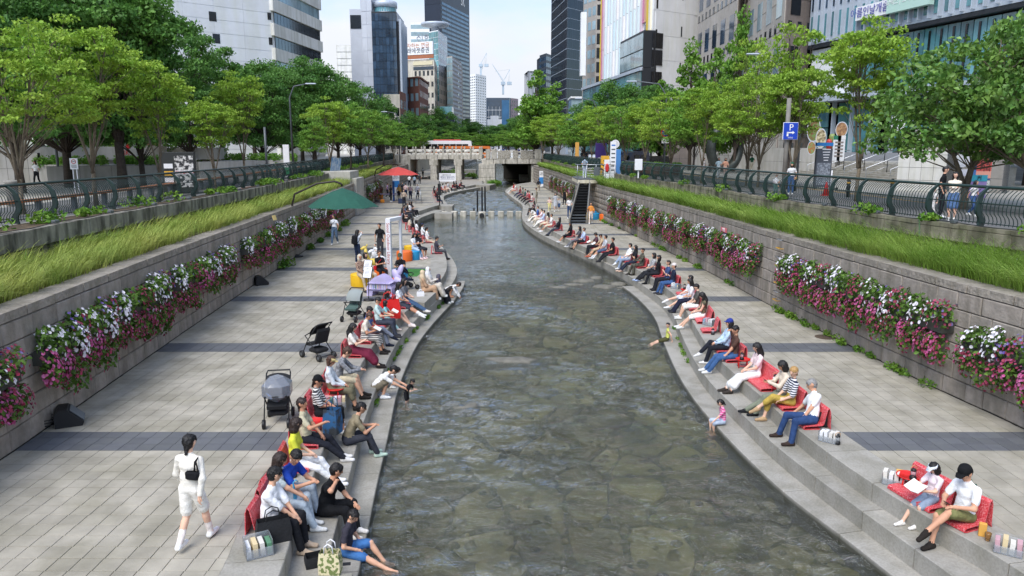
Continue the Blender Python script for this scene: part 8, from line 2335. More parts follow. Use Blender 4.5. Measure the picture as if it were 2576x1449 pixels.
# ------------------------------------------------------------------ steel landing and stair
M_BEIGE = mat('beige_steel', '#d8cfb8', .6, col2='#a8763c', scale=3, fac=(.62, .72), stain=.2)
Yd = 60.0; xl, xr = lat(1453, Yd), lat(1548, Yd)
r = thing('steel_landing', 'steel landing with stair, railing and rusty beige beam beside the railing', 'platform', (xl, Yd, 0))
def bx(name, m, x0, x1, y0, y1, z0, z1, bev=0): return box_part(r, name, m, x0, x1, y0, y1, z0, z1, bev)
bx('deck', M_GREYM, xl, xr, Yd, Yd + 5, 2.95, 3.02); bx('beam', M_BEIGE, xl, xr, Yd - .06, Yd + .1, 2.68, 2.94); bx('beam', M_BEIGE, xl, xl + .12, Yd, Yd + 5, 2.68, 2.94)
xc = lat(1481, 58.5)
mb = MB(); mb.tube([(xc - xl, -1.0 + 1.3, 0), (xc - xl, .3, 2.7)], .15, n=14); mb.build('column', M_BEIGE, r)
for k in range(5):
 mb = MB(); mb.lathe([(.156, 0), (.156, .1)], 14, (xc - xl, .3, .2 + k * .2)); mb.build('hazard_band', T_BLK if k % 2 else M_YEL, r)
sx0, sx1 = lat(1436, 55.5), lat(1477, 55.5); tx0, tx1 = lat(1464, 60), lat(1486, 60)
ns = 16
for k in range(ns):
 f = k / (ns - 1); a, b_ = sx0 + (tx0 - sx0) * f, sx1 + (tx1 - sx1) * f; y = 55.3 + f * 5.2; z = .18 + f * 2.75
 bx('tread', M_BLK if k > 2 else M_GREYM, a, b_, y, y + .3, z - .05, z)
 bx('riser', M_BLK, a, b_, y + .28, y + .3, z - .22, z - .05)
for q0, q1 in ((sx0 - .05, tx0 - .05), (sx1 + .05, tx1 + .05)):
 mb = MB(); V = [(q0 - xl + o, 55.1 - Yd, z) for o in (-.05, .05) for z in (.0, .35)] + [(q1 - xl + o, .5, z) for o in (-.05, .05) for z in (2.65, 3.05)]
 mb.add(V, [(0, 1, 5, 4), (2, 6, 7, 3), (1, 3, 7, 5), (0, 4, 6, 2), (0, 2, 3, 1), (4, 5, 7, 6)]); mb.build('stringer', mat('stringer_grey', '#77746d', .6), r)
 mb = MB(); mb.tube([(q0 - xl, 55.2 - Yd, 1.0), (q1 - xl, .4, 3.7)], .02, n=6); mb.build('handrail', M_GREYM, r)
for z in (3.25, 3.45, 3.65, 3.85, 4.12):
 mb = MB(); mb.tube([(.02, 2.6, z), (.02, .02, z), (xr - xl, .02, z), (xr - xl, 2.6, z)], .025 if z > 4 else .014, n=6); mb.build('rail', M_STEEL, r)
for x in np.linspace(0.02, xr - xl, 5): mb = MB(); mb.tube([(x, .02, 3.0), (x, .02, 4.12)], .025, n=6); mb.build('post', M_STEEL, r)
bx('plate', M_GREYM, xl + 1.3, xl + 1.75, Yd - .03, Yd - .01, 3.3, 3.95)
def totem(px, Y, z0, z1, w, label, m, d=.15, name='info_pillar', **k):
 q = thing(name, label, 'sign', (lat(px, Y), Y, z0)); mb = MB(); mb.cbox((0, 0, (z1 - z0) / 2), (w, d, z1 - z0), bev=.01); mb.build('body', m, q); return q
q = totem(1543, 60.2, 3.02, 5.9, .45, 'tall white information pillar on the steel landing', M_WPL)
for i in range(7): mb = MB(); mb.cbox((0, -.08, 2.6 - i * .32), (.3, .004, .1)); mb.build('text_line', T_BLU if i == 0 else M_GREYM, q)
q = totem(1528, 60.1, 3.02, 4.5, .42, 'white lifebuoy stand with red ring on the steel landing', M_WPL, name='lifebuoy_stand'); mb = MB(); mb.lathe([(.1, -.05), (.16, -.08), (.2, 0), (.16, .08), (.1, .05)], 16, M=Matrix.Translation((0, -.14, .85)) @ Matrix.Rotation(pi / 2, 4, 'X') @ Matrix.Diagonal((.8, 1.7, 1, 1))); mb.build('red_case', T_RED, q)
q = totem(1534, 60.8, 3.02, 4.1, .4, 'yellow notice board on the steel landing', M_YEL)
q = totem(1556, 62, 3.02, 5.3, .4, 'blue and white striped pillar beside the steel landing', mat('pillar_blue', '#4a86c4', .6))
person('man in pale blue shirt leaning on the steel landing rail', (lat(1471, 61.5), 61.2, 3.02), radians(80), 'stand', top='#b6cde6', bot='#c9d2de', bag=('pack', '#8a9098'), group=GS)
# ------------------------------------------------------------------ street on the office side
def SP(px, Y, z=STZ + .12): return Vector((lat(px, Y), Y, z))
M_CWALL = mat('concrete_wall', '#b3b0ab', .85, var=.07, scale=.8, stain=.15)
r = thing('ring_sculpture', 'large dark bronze ring sculpture standing on the pavement', 'sculpture', SP(1824, 70), .35, scale=1.1)
mb = MB(); n, k = 40, 8; V, F = [], []
for i in range(n):
 a = 2 * pi * i / n
 for q, (dr, dy) in enumerate(((-.32, -.4), (.0, -.5), (.32, -.4), (.4, 0), (.32, .4), (0, .5), (-.32, .4), (-.4, 0))):
  R_ = 1.72 + dr * .9; V.append((cos(a) * R_ * .8, dy * .9, 2.1 + sin(a) * R_ * 1.02))
F = [(i * k + q, i * k + (q + 1) % k, ((i + 1) % n) * k + (q + 1) % k, ((i + 1) % n) * k + q) for i in range(n) for q in range(k)]
mb.add(V, F, smooth=True); mb.build('ring', mat('bronze_dark', '#3e4340', .5, metal=.3, var=.2, scale=2), r); mb = MB(); mb.cbox((0, 0, .06), (1.6, 1.3, .12)); mb.build('plinth', M_GRB, r)
def slabwall(label, a, b, z0, z1, th, m, nc, nr, name='stone_wall', mj=None):
 A, B = Vector((lat(*a), a[1], 0)), Vector((lat(*b), b[1], 0)); d = B - A; L = d.length; ang = atan2(d.y, d.x)
 r = thing(name, label, 'wall', ((A.x + B.x) / 2, (A.y + B.y) / 2, z0), ang)
 mb = MB(); mb.cbox((0, .02, (z1 - z0) / 2), (L - .02, th, z1 - z0)); mb.build('core', mj or M_GREYM, r)
 me = ubox(m, 'slab')
 for i in range(nc):
  for j in range(nr): link('slab', me, r, ((-.5 + (i + .5) / nc) * L, 0, (j + .5) * (z1 - z0) / nr), (0, 0, 0), (L / nc - .02, th + .06, (z1 - z0) / nr - .02))
 return r
slabwall('long pale concrete wall behind the ring sculpture', (1688, 92), (1965, 76), STZ, 7.6, .5, M_CWALL, 9, 3)
slabwall('brown granite wall segment left of the ring sculpture', (1660, 90), (1740, 88), STZ, 6.4, .5, M_GRB, 3, 3)
slabwall('low pale wall beside the wide stairs', (1930, 70), (2110, 62), STZ, 5.4, .5, M_CWALL, 5, 2)
r = slabwall('white stone block with square slabs beside the stairs', (2286, 44), (2408, 42), STZ, 6.5, 2.2, mat('white_slab', '#d3d1cb', .7, var=.05, scale=2, objvar=.04, stain=.1), 4, 5, 'stone_block')
r = slabwall('grey service wall with black louvre behind the large-leaved tree', (2412, 42.2), (2540, 40), STZ, 6.5, .6, mat('service_grey', '#8f8b85', .75, var=.06), 3, 4)
mb = MB(); [mb.cbox((-1.1, -.4, 1.6 + i * .12), (1.3, .05, .07)) for i in range(15)]; mb.build('louvre', M_BLK, r)
A, B = Vector((lat(1990, 66), 66, 0)), Vector((lat(2330, 47), 47, 0)); d = (B - A); L = d.length; ang = atan2(d.y, d.x)
r = thing('stairs', 'wide granite stairs with steel handrails before the glass office', 'stairs', ((A.x + B.x) / 2, (A.y + B.y) / 2, STZ), ang)
for k in range(9): mb = MB(); mb.box(-L / 2, L / 2, .0 + k * .34, 6, .13 * k, .13 * (k + 1)); mb.build('step', M_GRAN, r, loc=(0, 0, .1))
for x in np.linspace(-L / 2 + .5, L / 2 - .4, 7):
 mb = MB(); mb.tube([(x, -.1, .15), (x, -.1, 1.05), (x, 3.0, 2.2), (x, 3.4, 2.2)], .03, n=6); mb.tube([(x, -.1, .6), (x, 3.0, 1.75)], .015, n=5); mb.build('handrail', M_STEEL, r)
 for yy, z in ((1.4, .65), (2.9, 1.2)): mb = MB(); mb.tube([(x, yy, z), (x, yy, z + 1.0)], .028, n=6); mb.build('rail_post', M_BLK, r)
def disc(px, py, Y, w, h, label, cols):
 z = hgt(py, Y); q = thing('round_poster', label, 'poster', (lat(px, Y), Y, z), -.55)
 mb = MB(); mb.lathe([(.5, -.02), (.5, .02)], 24, sx=w, sy=h, M=Matrix.Rotation(pi / 2, 4, 'X')); mb.build('rim', M_GTL, q)
 mb = MB(); mb.lathe([(.46, -.02), (.44, .03)], 24, sx=w, sy=h, M=Matrix.Rotation(pi / 2, 4, 'X')); mb.build('picture', mat('food_%d' % px, cols[0], .6, col2=cols[1], scale=5, fac=(.42, .58), bcoord='obj'), q)
disc(2044, 325, 57, .95, 1.9, 'tall oval food poster with green and brown dish', ('#6d8a4a', '#7a4a34')); disc(2064, 348, 56.5, .75, 1.45, 'oval noodle poster on the dark shopfront', ('#cfc4a0', '#6a5a3a')); disc(2114, 326, 54, .8, 1.1, 'round food poster behind the menu banners', ('#b08a62', '#7d5a40')); disc(2042, 372, 57, .6, 1.0, 'small food poster low on the shopfront', ('#7f9a5c', '#a8603c'))
for px, c, lb in ((2105, '#2f7a5c', 'white menu banner with green head'), (2116, '#e6e6e6', 'white menu banner with printed dishes')):
 q = totem(px, 50, hgt(405, 50), hgt(343, 50), .5, lb, M_WPL, .04, 'menu_banner'); mb = MB(); mb.cbox((0, -.03, 1.5), (.5, .01, .25)); mb.build('head', mat('head_' + c[1:], c, .6), q)
 for i in range(5): mb = MB(); mb.cbox((0, -.03, 1.2 - i * .22), (.26, .01, .1)); mb.build('dish', M_GRB, q)
for px, c in ((2086, '#b83a34'), (2096, '#c8703a'), (2092, '#8a9a5a')):
 mb = MB(); mb.lathe([(.16, 0), (.2, .7), (.21, .8), (.12, .95)], 12); mb.build('drink_cutout', mat('drink_' + c[1:], c, .5), loc=(lat(px, 53), 53, hgt(385 if px != 2092 else 372, 53)), label='tall %s drink display on the shopfront' % {2086: 'red', 2096: 'orange', 2092: 'green'}[px], cat='display')
q = totem(2074, 46, STZ + .12, hgt(374, 46), .95, 'dark slate map pillar with blue top in front of the stairs', mat('slate_pillar', '#4c5058', .5, var=.08), .25); mb = MB(); mb.cbox((0, 0, 2.55), (.97, .27, .2)); mb.build('blue_head', M_SBL, q); mb = MB(); mb.cbox((0, -.13, .8), (.8, .006, 1.3)); mb.build('map', mat('map_print', '#6a6f78', .5, col2='#9aa0a8', scale=9, fac=(.45, .6), bcoord='obj'), q)
for i in range(5): mb = MB(); mb.cbox((.1, -.13, 2.25 - i * .16), (.5 - .06 * i, .006, .05)); mb.build('text_line', M_WPL, q)
q = thing('parking_sign', 'blue parking sign with white arrow on a grey post', 'sign', SP(1978, 37)); mb = MB(); mb.tube([(0, 0, 0), (0, 0, 4.7)], .11, n=10); mb.build('post', mat('post_grey', '#7d7a74', .8, var=.1, stain=.2), q)
zc = hgt(330, 37) - STZ - .12; mb = MB(); mb.cbox((.08, -.2, zc), (.72, .04, .82), bev=.015); mb.build('plate', mat('plate_white', '#dfe3ea', .5), q); mb = MB(); mb.cbox((.08, -.225, zc), (.67, .02, .77)); mb.build('face', mat('parking_blue', '#1c44b8', .5), q)
text('P', T_WHT, q, (.1, -.24, zc + .16), 0, .42); mb = MB(); mb.box(-.1, -.02, -.245, -.237, zc - .24, zc - .08); mb.box(-.1, .18, -.245, -.237, zc - .1, zc - .04); mb.add([(.17, -.241, zc - .15), (.28, -.241, zc - .07), (.17, -.241, zc + .01)], [(0, 1, 2)]); mb.build('arrow', T_WHT, q); text('거주자', T_WHT, q, (.08, -.24, zc - .32), 0, .09)
def roundsign(px, py, Y, label, rim, face, R_=.33, bar=True):
 z = hgt(py, Y); q = thing('road_sign', label, 'sign', SP(px, Y)); mb = MB(); mb.tube([(0, .05, 0), (0, .05, z - STZ + .3)], .04, n=7); mb.build('post', M_GREYM, q)
 M = Matrix.Translation((0, 0, z - STZ - .12)) @ Matrix.Rotation(pi / 2, 4, 'X'); mb = MB(); mb.lathe([(R_, -.01), (R_, .01)], 22, M=M); mb.build('rim', rim, q); mb = MB(); mb.lathe([(R_ * .78, -.01), (R_ * .78, .016)], 22, M=M); mb.build('face', face, q)
 if bar: mb = MB(); mb.cbox((0, -.02, 0), (R_ * 1.6, .01, R_ * .25), M=Matrix.Translation((0, 0, z - STZ - .12)) @ Matrix.Rotation(.78, 4, 'Y')); mb.build('bar', rim, q)
 mb = MB(); mb.cbox((0, 0, z - STZ - .12 - R_ * 1.7), (R_ * 1.6, .02, R_ * .9)); mb.build('plate', M_WPL, q)
roundsign(1674, 333, 62, 'round red and blue no-parking sign under the trees', T_RED, mat('noparking_blue', '#2b3f9a', .5), .4); roundsign(1548, 362, 66, 'white speed sign on a thin post', M_WPL, mat('face_grey', '#cfcfcf', .5), .35, False)
roundsign(2426, 402, 37, 'blank round back of a traffic mirror beside the large-leaved tree', M_WPL, M_WPL, .36, False)
for px in (2143, 2254, 2006): q = thing('bollard', 'black bollard with yellow band %s' % {2143: 'before the stairs', 2254: 'before the white stone block', 2006: 'by the blue parking sign'}[px], 'bollard', SP(px, 37 if px > 2100 else 42)); mb = MB(); mb.lathe([(.09, 0), (.09, .8), (.06, .88), (0.02, .9)], 12); mb.build('body', M_BLK, q); mb = MB(); mb.lathe([(.093, .66), (.093, .74)], 12); mb.build('band', M_YEL, q)
q = thing('traffic_cone', 'red and white traffic cone behind the railing', 'cone', at(2077, 492, STZ)); mb = MB(); mb.lathe([(.18, .03), (.04, .7), (.03, .72)], 14); mb.build('body', T_RED, q); mb = MB(); mb.lathe([(.125, .27), (.095, .42)], 14); mb.build('band', M_WPL, q); mb = MB(); mb.cbox((0, 0, .015), (.42, .42, .03)); mb.build('foot', T_RED, q)
q = thing('kick_scooter', 'white rental scooter parked by the stairs', 'scooter', SP(2104, 43)); mb = MB(); mb.tube([(0, .35, .12), (0, .3, 1.1)], .035, n=8); mb.build('stem', M_WPL, q); mb = MB(); mb.tube([(-.25, .3, 1.12), (.25, .3, 1.12)], .02, n=6); mb.build('handlebar', M_BLK, q); mb = MB(); mb.cbox((0, -.1, .12), (.16, .9, .06), bev=.02); mb.build('deck', M_BLK, q)
for y in (.4, -.5): mb = MB(); mb.lathe([(.04, -.02), (.1, -.02), (.1, .02), (.04, .02)], 12, M=Matrix.Translation((0, y, .1)) @ Matrix.Rotation(pi / 2, 4, 'Y')); mb.build('wheel', M_BLK, q)
q = totem(2477, 38, STZ + .9, hgt(352, 38), .75, 'tall colourful food-street totem in blue, peach and red', mat('totem_print', '#4a7fc0', .6), .3, 'street_totem')
for z0, z1, c in ((0.1, .45, '#dd9a86'), (.45, 1.2, '#c4534a'), (1.2, 1.75, '#dba06a')): mb = MB(); mb.cbox((0, -.16, (z0 + z1) / 2), (.74, .01, z1 - z0)); mb.build('band', mat('totem_' + c[1:], c, .6), q)
text('다동\n무교동\n음식\n문화\n거리', T_BLK, q, (.05, -.18, 1.1), 0, .3, space=.9)
q = totem(2466, 36.5, STZ + .12, hgt(446, 36.5), .8, 'turquoise and violet street cabinet below the totem', mat('cabinet_violet', '#a98fc8', .6), .4, 'street_cabinet'); mb = MB(); mb.cbox((0, -.21, .95), (.78, .01, .3)); mb.build('head', mat('cabinet_turquoise', '#3fb0c4', .6), q); text('커', T_BLK, q, (0, -.23, .95), 0, .25)
q = totem(2481, 37.6, STZ + .3, STZ + .95, .75, 'framed white doodle panel between totem and cabinet', M_BLK, .1, 'doodle_panel'); mb = MB(); mb.cbox((0, -.06, .33), (.68, .01, .55)); mb.build('paper', mat('doodle', '#d8d8d2', .7, col2='#8f9a90', scale=9, fac=(.55, .6), bcoord='obj'), q)
q = totem(2536, 36, hgt(383, 36), hgt(340, 36), .42, 'white fire extinguisher sign on the dark entrance', M_WPL, .06, 'extinguisher_sign'); mb = MB(); mb.lathe([(.05, 0), (.055, .3), (.03, .36)], 10, (0, -.05, .2)); mb.build('symbol', T_RED, q)
q = totem(2255, 52, hgt(330, 52), hgt(292, 52), .9, 'white sail-shaped sign by the entrance', M_WPL, .08, 'sail_sign')
q = totem(1512, 84, STZ + .12, hgt(360, 84), 1.2, 'purple panel with a round white eye by the road', mat('panel_purple', '#4a3582', .6), .3, 'purple_panel'); mb = MB(); mb.lathe([(.3, -.02), (.3, .02)], 20, M=Matrix.Translation((-.2, -.17, .9)) @ Matrix.Rotation(pi / 2, 4, 'X')); mb.build('eye', M_WPL, q); mb = MB(); mb.lathe([(.13, -.02), (.13, .03)], 16, M=Matrix.Translation((-.2, -.18, .9)) @ Matrix.Rotation(pi / 2, 4, 'X')); mb.build('pupil', M_BLK, q)
q = totem(1523, 66, STZ + .12, hgt(392, 66), .7, 'yellow and black striped hazard box behind the landing', M_YEL, .4, 'hazard_box')
for k in range(3): mb = MB(); mb.cbox((0, -.21, .35 + k * .35), (.85, .01, .12), M=Matrix.Translation((0, -.21, .7)) @ Matrix.Rotation(.6, 4, 'Y') @ Matrix.Translation((0, .21, -.7))); mb.build('stripe', T_BLK, q)
q = totem(1452, 92, STZ + .12, hgt(358, 92), .45, 'slim yellow-orange banner near the bridge', mat('banner_amber', '#d9a552', .6), .1, 'amber_banner')
def lamp(px, Y, ztop, dx, label):
 r = thing('street_lamp', label, 'lamp', SP(px, Y)); h = ztop - STZ
 mb = MB(); mb.tube([(0, 0, 0), (0, 0, h * .85), (dx * .25, 0, h * .97), (dx, 0, h)], [.1, .07, .06, .05], n=8); mb.build('pole', M_GREYM, r); mb = MB(); mb.cbox((dx * 1.15, 0, h - .02), (.9, .3, .12), bev=.05); mb.build('head', M_ALU, r)
lamp(1672, 66, hgt(208, 66), -2.6, 'street lamp arching over the young trees'); lamp(2010, 55, hgt(140, 55), -3.2, 'tall street lamp beside the sparse tree'); lamp(1500, 96, hgt(250, 96), -2.0, 'street lamp before the glass podium'); lamp(735, 66, hgt(214, 66), 1.6, 'street lamp among the dark plaza trees'); lamp(1005, 112, hgt(283, 112), -1.8, 'lamp with white globe at the far plaza')
def vehicle(label, loc, rz, L, W, H, body, kind='bus', roof=None, stripe=None, cat='bus', name='city_bus', group=None):
 r = thing(name, label, cat, loc, rz, group)
 prof = [(-L / 2, .35), (L / 2 - .15, .35), (L / 2, .8), (L / 2 - .05, H * .55), (L / 2 - (.35 if kind == 'bus' else .9), H - .12), (L / 2 - (.6 if kind == 'bus' else 1.3), H), (-L / 2 + .2, H), (-L / 2, H - .25)]
 n = len(prof); V = [(x, y, z) for y in (-W / 2, W / 2) for x, z in prof]
 mb = MB(); mb.add(V, [tuple(range(n)), tuple(range(2 * n - 1, n - 1, -1))] + [(k, n + k, n + (k + 1) % n, (k + 1) % n) for k in range(n)]); mb.build('body', body, r)
 if roof: mb = MB(); mb.cbox((-L * .02, 0, H + .08), (L * .55, W * .8, .25), bev=.08); mb.build('roof_unit', roof, r)
 nw = 7 if kind == 'bus' else 2
 for s_ in (-1, 1):
  for k in range(nw):
   w = (L * .86) / nw if kind == 'bus' else L * .26
   x = -L * .45 + (k + .5) * w if kind == 'bus' else -L * .18 + k * L * .3
   mb = MB(); mb.cbox((x, s_ * (W / 2 + .012), H * .68), (w * .94, .03, H * .28)); mb.build('window', M_GLD, r)
  if stripe: mb = MB(); mb.cbox((0, s_ * (W / 2 + .01), H * .33), (L * .96, .02, H * .2)); mb.build('stripe', stripe, r)
  for x in (-L * .3, L * .3):
   mb = MB(); mb.lathe([(.2, -.14), (.44, -.13), (.46, 0), (.44, .13), (.2, .14)], 16, M=Matrix.Translation((x, s_ * (W / 2 - .1), .46)) @ Matrix.Rotation(pi / 2, 4, 'X') @ Matrix.Scale(1 if kind == 'bus' else .72, 4)); w_ = mb.build('wheel', M_BLK, r); mb = MB(); mb.lathe([(.2, -.15), (.2, .15)], 12, M=Matrix.Translation((x, s_ * (W / 2 - .1), .46)) @ Matrix.Rotation(pi / 2, 4, 'X')); mb.build('rim', M_ALU, w_)
  mb = MB(); mb.cbox((L / 2 - .05, s_ * W * .36, .85), (.12, .3, .16), bev=.03); mb.build('headlight', M_WPL, r)
 mb = MB(); mb.cbox((L / 2 - .22, 0, H * .68), (.1, W * .88, H * .3), M=Matrix.Translation((L / 2 - .2, 0, H * .68)) @ Matrix.Rotation(-.12 if kind == 'bus' else -.55, 4, 'Y') @ Matrix.Translation((-L / 2 + .22, 0, -H * .68))); mb.build('windscreen', M_GLD, r)
 return r
vehicle('white coach with red roof front and orange stripe beyond the bridge', (lat(1128, 146), 146, STZ), 0, 9.4, 2.5, 3.5, M_WPL, stripe=mat('stripe_orange', '#d8632a', .5), roof=mat('roof_red', '#c03a38', .5))
vehicle('orange city bus crossing beyond the bridge', (lat(1165, 141), 141, STZ), pi, 10, 2.5, 2.5, mat('bus_orange', '#d8722c', .45))
vehicle('dark blue van parked under the road trees', SP(1589, 78, STZ + .02), -2.2, 4.6, 1.8, 2.0, mat('van_blue', '#1f2c52', .35, coat=.5), 'van', cat='van', name='parked_van')
vehicle('dark car parked behind the brown planters', SP(1640, 82, STZ + .02), -2.5, 4.4, 1.8, 1.45, mat('car_black', '#1b1c20', .35, coat=.5), 'van', cat='car', name='parked_car')
for px, Y in ((1500, 96), (1520, 92)): vehicle('car waiting near the purple panel, %s' % ('silver' if px == 1500 else 'white'), SP(px, Y, STZ + .02), -1.7, 4.4, 1.8, 1.45, M_ALU if px == 1500 else M_WPL, 'van', cat='car', name='parked_car')
def planter(p, w, d, h, label, m, hedge, rz=0, name='street_planter'):
 r = thing(name, label, 'planter', p, rz); mb = MB(); mb.cbox((0, 0, h / 2), (w, d, h), bev=.02); mb.build('trough', m, r)
 N = int(w * d * 260); g_ = np.random.default_rng(int(w * 100 + d * 10)); c = np.stack([g_.uniform(-w / 2, w / 2, 60), g_.uniform(-d / 2, d / 2, 60), np.full(60, h + .15)], 1)
 V, F = leaf_cloud(min(N, 5000), c, np.tile((.35, .3, hedge), (60, 1)), .09 if w < 6 else .12, int(w * 7), flat=.4); link('hedge', fastmesh('hedge', V, F, [M_LEAFM]), r)
for px, Y in ((1602, 70), (1632, 68), (1680, 66)): planter(SP(px, Y), 2.2, 1.0, .7, {1602: 'brown planter in front of the blue van', 1632: 'brown planter in front of the dark car', 1680: 'brown planter beside the no-parking sign'}[px], mat('planter_brown', '#5a3f36', .8, var=.1), .22, -.5)
for px, Y in ((1600, 58), (1632, 55), (1700, 53)):
 r = thing('park_bench', {1600: 'low dark bench before the first brown planter', 1632: 'low dark bench before the second brown planter', 1700: 'low dark bench beside the grey tree trunks'}[px], 'bench', SP(px, Y), -.3); mb = MB(); mb.cbox((0, 0, .42), (1.6, .45, .06)); mb.build('seat', M_BLK, r)
 for x in (-.6, .6): mb = MB(); mb.cbox((x, 0, .2), (.08, .4, .4)); mb.build('leg', M_BLK, r)
# ------------------------------------------------------------------ plaza side
M_WOODR = mat('rail_wood', '#a8693f', .7, var=.15, scale=6)
rl = Curve([LF.off(LF.s_at(y), 4.2) for y in np.linspace(22, 78, 20)])
p0 = rl.pos(0); r = thing('bench_rail', 'long low timber rail on grey posts along the plaza road', 'rail', (p0[0], p0[1], STZ))
t = 0
while t < rl.len - 2.3:
 a, b_ = rl.pos(t + .03), rl.pos(t + 2.37); d = b_ - a; mb = MB(); mb.cbox((0, 0, 0), (float(np.linalg.norm(d)), .28, .1), bev=.015); mb.build('plank', M_WOODR, r, loc=((a[0] + b_[0]) / 2 - p0[0], (a[1] + b_[1]) / 2 - p0[1], .55), rot=(0, 0, atan2(d[1], d[0])))
 mb = MB(); mb.cbox((0, 0, .25), (.16, .2, .5)); mb.build('post', M_GREYM, r, loc=(a[0] - p0[0], a[1] - p0[1], 0)); t += 2.4
slabwall('low pale stone planter wall below the clipped hedge', (110, 50), (425, 54), STZ, STZ + 1.25, .6, M_CWALL, 8, 1)
slabwall('low stone planter wall behind the poster stand', (490, 62), (700, 70), STZ, STZ + 1.3, .6, M_CWALL, 6, 1)
slabwall('grey stone terrace wall with dark rubble panel behind the walking woman', (-40, 52), (95, 53), STZ, STZ + 2.1, .6, M_CWALL, 5, 2)
planter(Vector((lat(270, 54), 54.2, STZ)), 9.0, 2.4, 1.3, 'clipped green hedge bed behind the low stone wall', M_CWALL, .5, .1, 'hedge_bed'); planter(Vector((lat(600, 69), 69, STZ)), 9.5, 2.4, 1.3, 'second clipped hedge bed farther along the plaza', M_CWALL, .5, .25, 'hedge_bed')
slabwall('upper white terrace wall behind the hedge', (100, 62), (420, 66), STZ, STZ + 2.6, .5, M_CWALL, 9, 2)
planter(Vector((lat(60, 60), 60.5, STZ + 1.5)), 16, 3, 1.0, 'dark shrub bed on the upper terrace', M_CWALL, .9, .1, 'hedge_bed'); planter(Vector((lat(330, 66), 67.5, STZ + 1.4)), 14, 3, 1.0, 'dark shrub bed behind the red emblem stone', M_CWALL, 1.0, .1, 'hedge_bed')
q = totem(322, 57, STZ + 1.6, hgt(342, 57), 1.3, 'grey stone block with a red emblem and letters', mat('emblem_stone', '#9a9a98', .7), .3, 'emblem_stone'); text('SK', T_RED, q, (-.1, -.17, .45), 0, .45); mb = MB(); mb.lathe([(.02, 0), (.2, .1), (.16, .25), (.02, .5)], 8, (.08, -.17, .75), sy=.1); mb.build('emblem', T_RED, q)
q = thing('no_smoking_sign', 'white no-smoking sign on two thin posts', 'sign', (lat(181, 32), 32, STZ)); zc = hgt(412, 32) - STZ
for x in (-.08, .08): mb = MB(); mb.tube([(x, .02, 0), (x, .02, zc)], .02, n=6); mb.build('post', M_WPL, q)
mb = MB(); mb.cbox((0, 0, zc), (.34, .02, .46), bev=.008); mb.build('plate', M_WPL, q); mb = MB(); mb.tube([(cos(k * pi / 8) * .085, -.015, zc + .09 + sin(k * pi / 8) * .085) for k in range(17)], .012, n=5, cap=False); mb.build('ring', T_RED, q); mb = MB(); mb.cbox((0, -.02, zc + .09), (.1, .006, .02)); mb.build('symbol', T_BLK, q)
for i in range(3): mb = MB(); mb.cbox((0, -.013, zc - .06 - i * .05), (.22, .004, .018)); mb.build('text_line', T_BLK, q)
r = thing('poster_kiosk', 'dark kiosk with black and white theatre poster lettered in red', 'kiosk', (lat(446, 42), 42, STZ), .25); mb = MB(); mb.cbox((0, 0, 1.15), (1.7, .5, 2.2), bev=.02); mb.build('body', mat('kiosk_dark', '#2a2d2c', .6), r); mb = MB(); mb.cbox((.3, -.26, 1.2), (.95, .02, 1.7)); b_ = mb.build('poster', mat('poster_print', '#d8d6d2', .5, col2='#2c2c2e', scale=4.5, fac=(.45, .55), bcoord='obj'), r); mb = MB(); mb.cbox((.3, -.272, 1.15), (.95, .008, .22)); mb.build('title_band', M_WPL, b_); text('CHICAGO', T_RED, b_, (.3, -.28, 1.15), 0, .21)
for z, m in ((1.5, M_WPL), (1.1, M_YEL), (.75, M_WPL)): mb = MB(); mb.cbox((-.5, -.26, z), (.45, .02, .25)); mb.build('notice', m, r)
q = totem(719, 64, STZ, hgt(364, 64), .5, 'white and green information post by the rental bicycles', M_WPL); mb = MB(); mb.cbox((0, -.08, .5), (.5, .01, .6)); mb.build('green_part', mat('info_green', '#2f8a5c', .5), q)
def bike(p, rz, label):
 r = thing('rental_bicycle', label, 'bicycle', p, rz, 'white and green rental bicycles')
 for y in (-.5, .5):
  mb = MB(); V = []; n = 16
  mb.tube([(0, y + cos(2 * pi * k / n) * .31, .32 + sin(2 * pi * k / n) * .31) for k in range(n + 1)], .02, n=5, cap=False); mb.build('wheel', M_BLK, r)
 mb = MB(); mb.tube([(0, -.5, .32), (0, -.1, .35), (0, .35, .8), (0, .5, .32)], .03, n=6); mb.tube([(0, -.1, .35), (0, -.22, .85)], .025, n=6); mb.build('frame', M_WPL, r); mb = MB(); mb.cbox((0, -.22, .88), (.14, .25, .06), bev=.02); mb.build('saddle', M_BLK, r); mb = MB(); mb.tube([(-.25, .28, 1.0), (0, .36, .95), (.25, .28, 1.0)], .018, n=5); mb.build('handlebar', M_BLK, r); mb = MB(); mb.cbox((0, .58, .78), (.32, .25, .2)); mb.build('basket', M_GREYM, r); mb = MB(); mb.cbox((0, -.5, .66), (.08, .4, .06)); mb.build('mudguard', mat('bike_green', '#1f8a4a', .5), r)
for i in range(9): bike((lat(652 + i * 9, 66), 66 + (i % 2) * .3, STZ), 2.6 + rng.uniform(-.1, .1), 'white and green rental bicycle in the rack under the plaza trees')
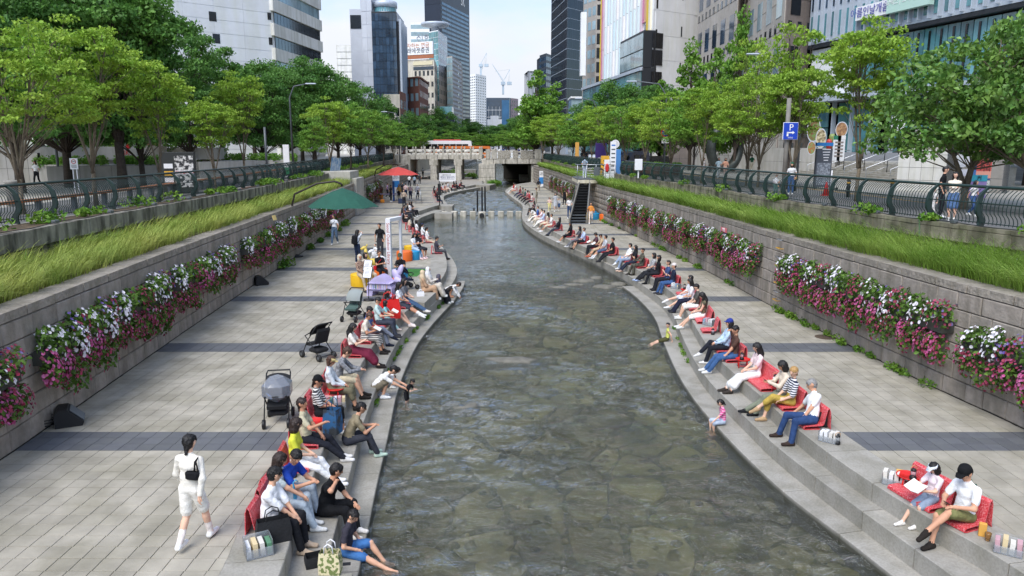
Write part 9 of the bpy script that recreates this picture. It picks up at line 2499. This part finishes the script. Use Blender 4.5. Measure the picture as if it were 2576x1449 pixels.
for px, Y, z in ((140, 52, 5.2), (668, 60, 4.0)): mb = MB(); mb.tube([(0, 0, 0), (0, 0, z)], .09, n=8); mb.build('grey_post', M_GREYM, loc=(lat(px, Y), Y, STZ), label='plain grey post %s' % ('before the terrace shrubs' if px == 140 else 'by the rental bicycles'), cat='post')
mb = MB(); mb.lathe([(.28, 0), (.3, 1.0), (.34, 1.05), (.3, 1.12)], 14); mb.build('litter_bin', mat('bin_stone', '#8c8882', .8, var=.1), loc=(lat(20, 33), 33, STZ), label='round stone litter bin beside the timber rail', cat='bin')
for i in range(26):
 px = 1000 + (i * 37) % 420; Yq = 138 + (i * 13) % 30
 if 1060 < px < 1215: continue
 person('distant person in %s crossing beyond the bridge' % ['dark clothes', 'a pale shirt', 'grey clothes'][i % 3], (lat(px, Yq), Yq, STZ + .12), radians(i * 50), 'walk', top=['#26272c', '#d8d8d8', '#7a7d84'][i % 3], bot='#2b2d34', group='distant people beyond the bridge')
for i, (px, Y, s_) in enumerate([(1120, 150, 1.6), (1150, 156, 1.8), (1185, 146, 1.2), (1235, 124, 1.0), (1245, 122, .9)]):
 g_ = np.random.default_rng(i); V, F = leaf_cloud(700, np.array([(0, 0, .6 * s_), (.4, .2, .5 * s_), (-.4, -.1, .45 * s_)]), np.tile((.8 * s_, .7 * s_, .5 * s_), (3, 1)), .16, i + 3, flat=.3)
 link('bush', fastmesh('bush', V, F, [M_LEAFM]), None, (lat(px, Y), Y, WZ), label='green bush at the water seen %s the bridge' % ('through' if i < 3 else 'beside the heavy pillar of'), cat='bush', group='bushes at the water')
for yy, zz in ((140, -.3), (148, .1), (158, .6)):
 mb = MB(); mb.box(-14.5, -7.5, yy, yy + 6, -1.1, zz); mb.build('stone_terrace', M_GRAND, kind='structure')
# ------------------------------------------------------------------ lettering becomes plain meshes
bpy.context.view_layer.update()
_dg = bpy.context.evaluated_depsgraph_get()
for o in [o for o in COL.objects if o.type == 'FONT']:
 me = bpy.data.meshes.new_from_object(o.evaluated_get(_dg))
 n = bpy.data.objects.new('lettering', me); COL.objects.link(n)
 n.parent = o.parent; n.location = o.location; n.rotation_euler = o.rotation_euler; n.scale = o.scale
 bpy.data.objects.remove(o)
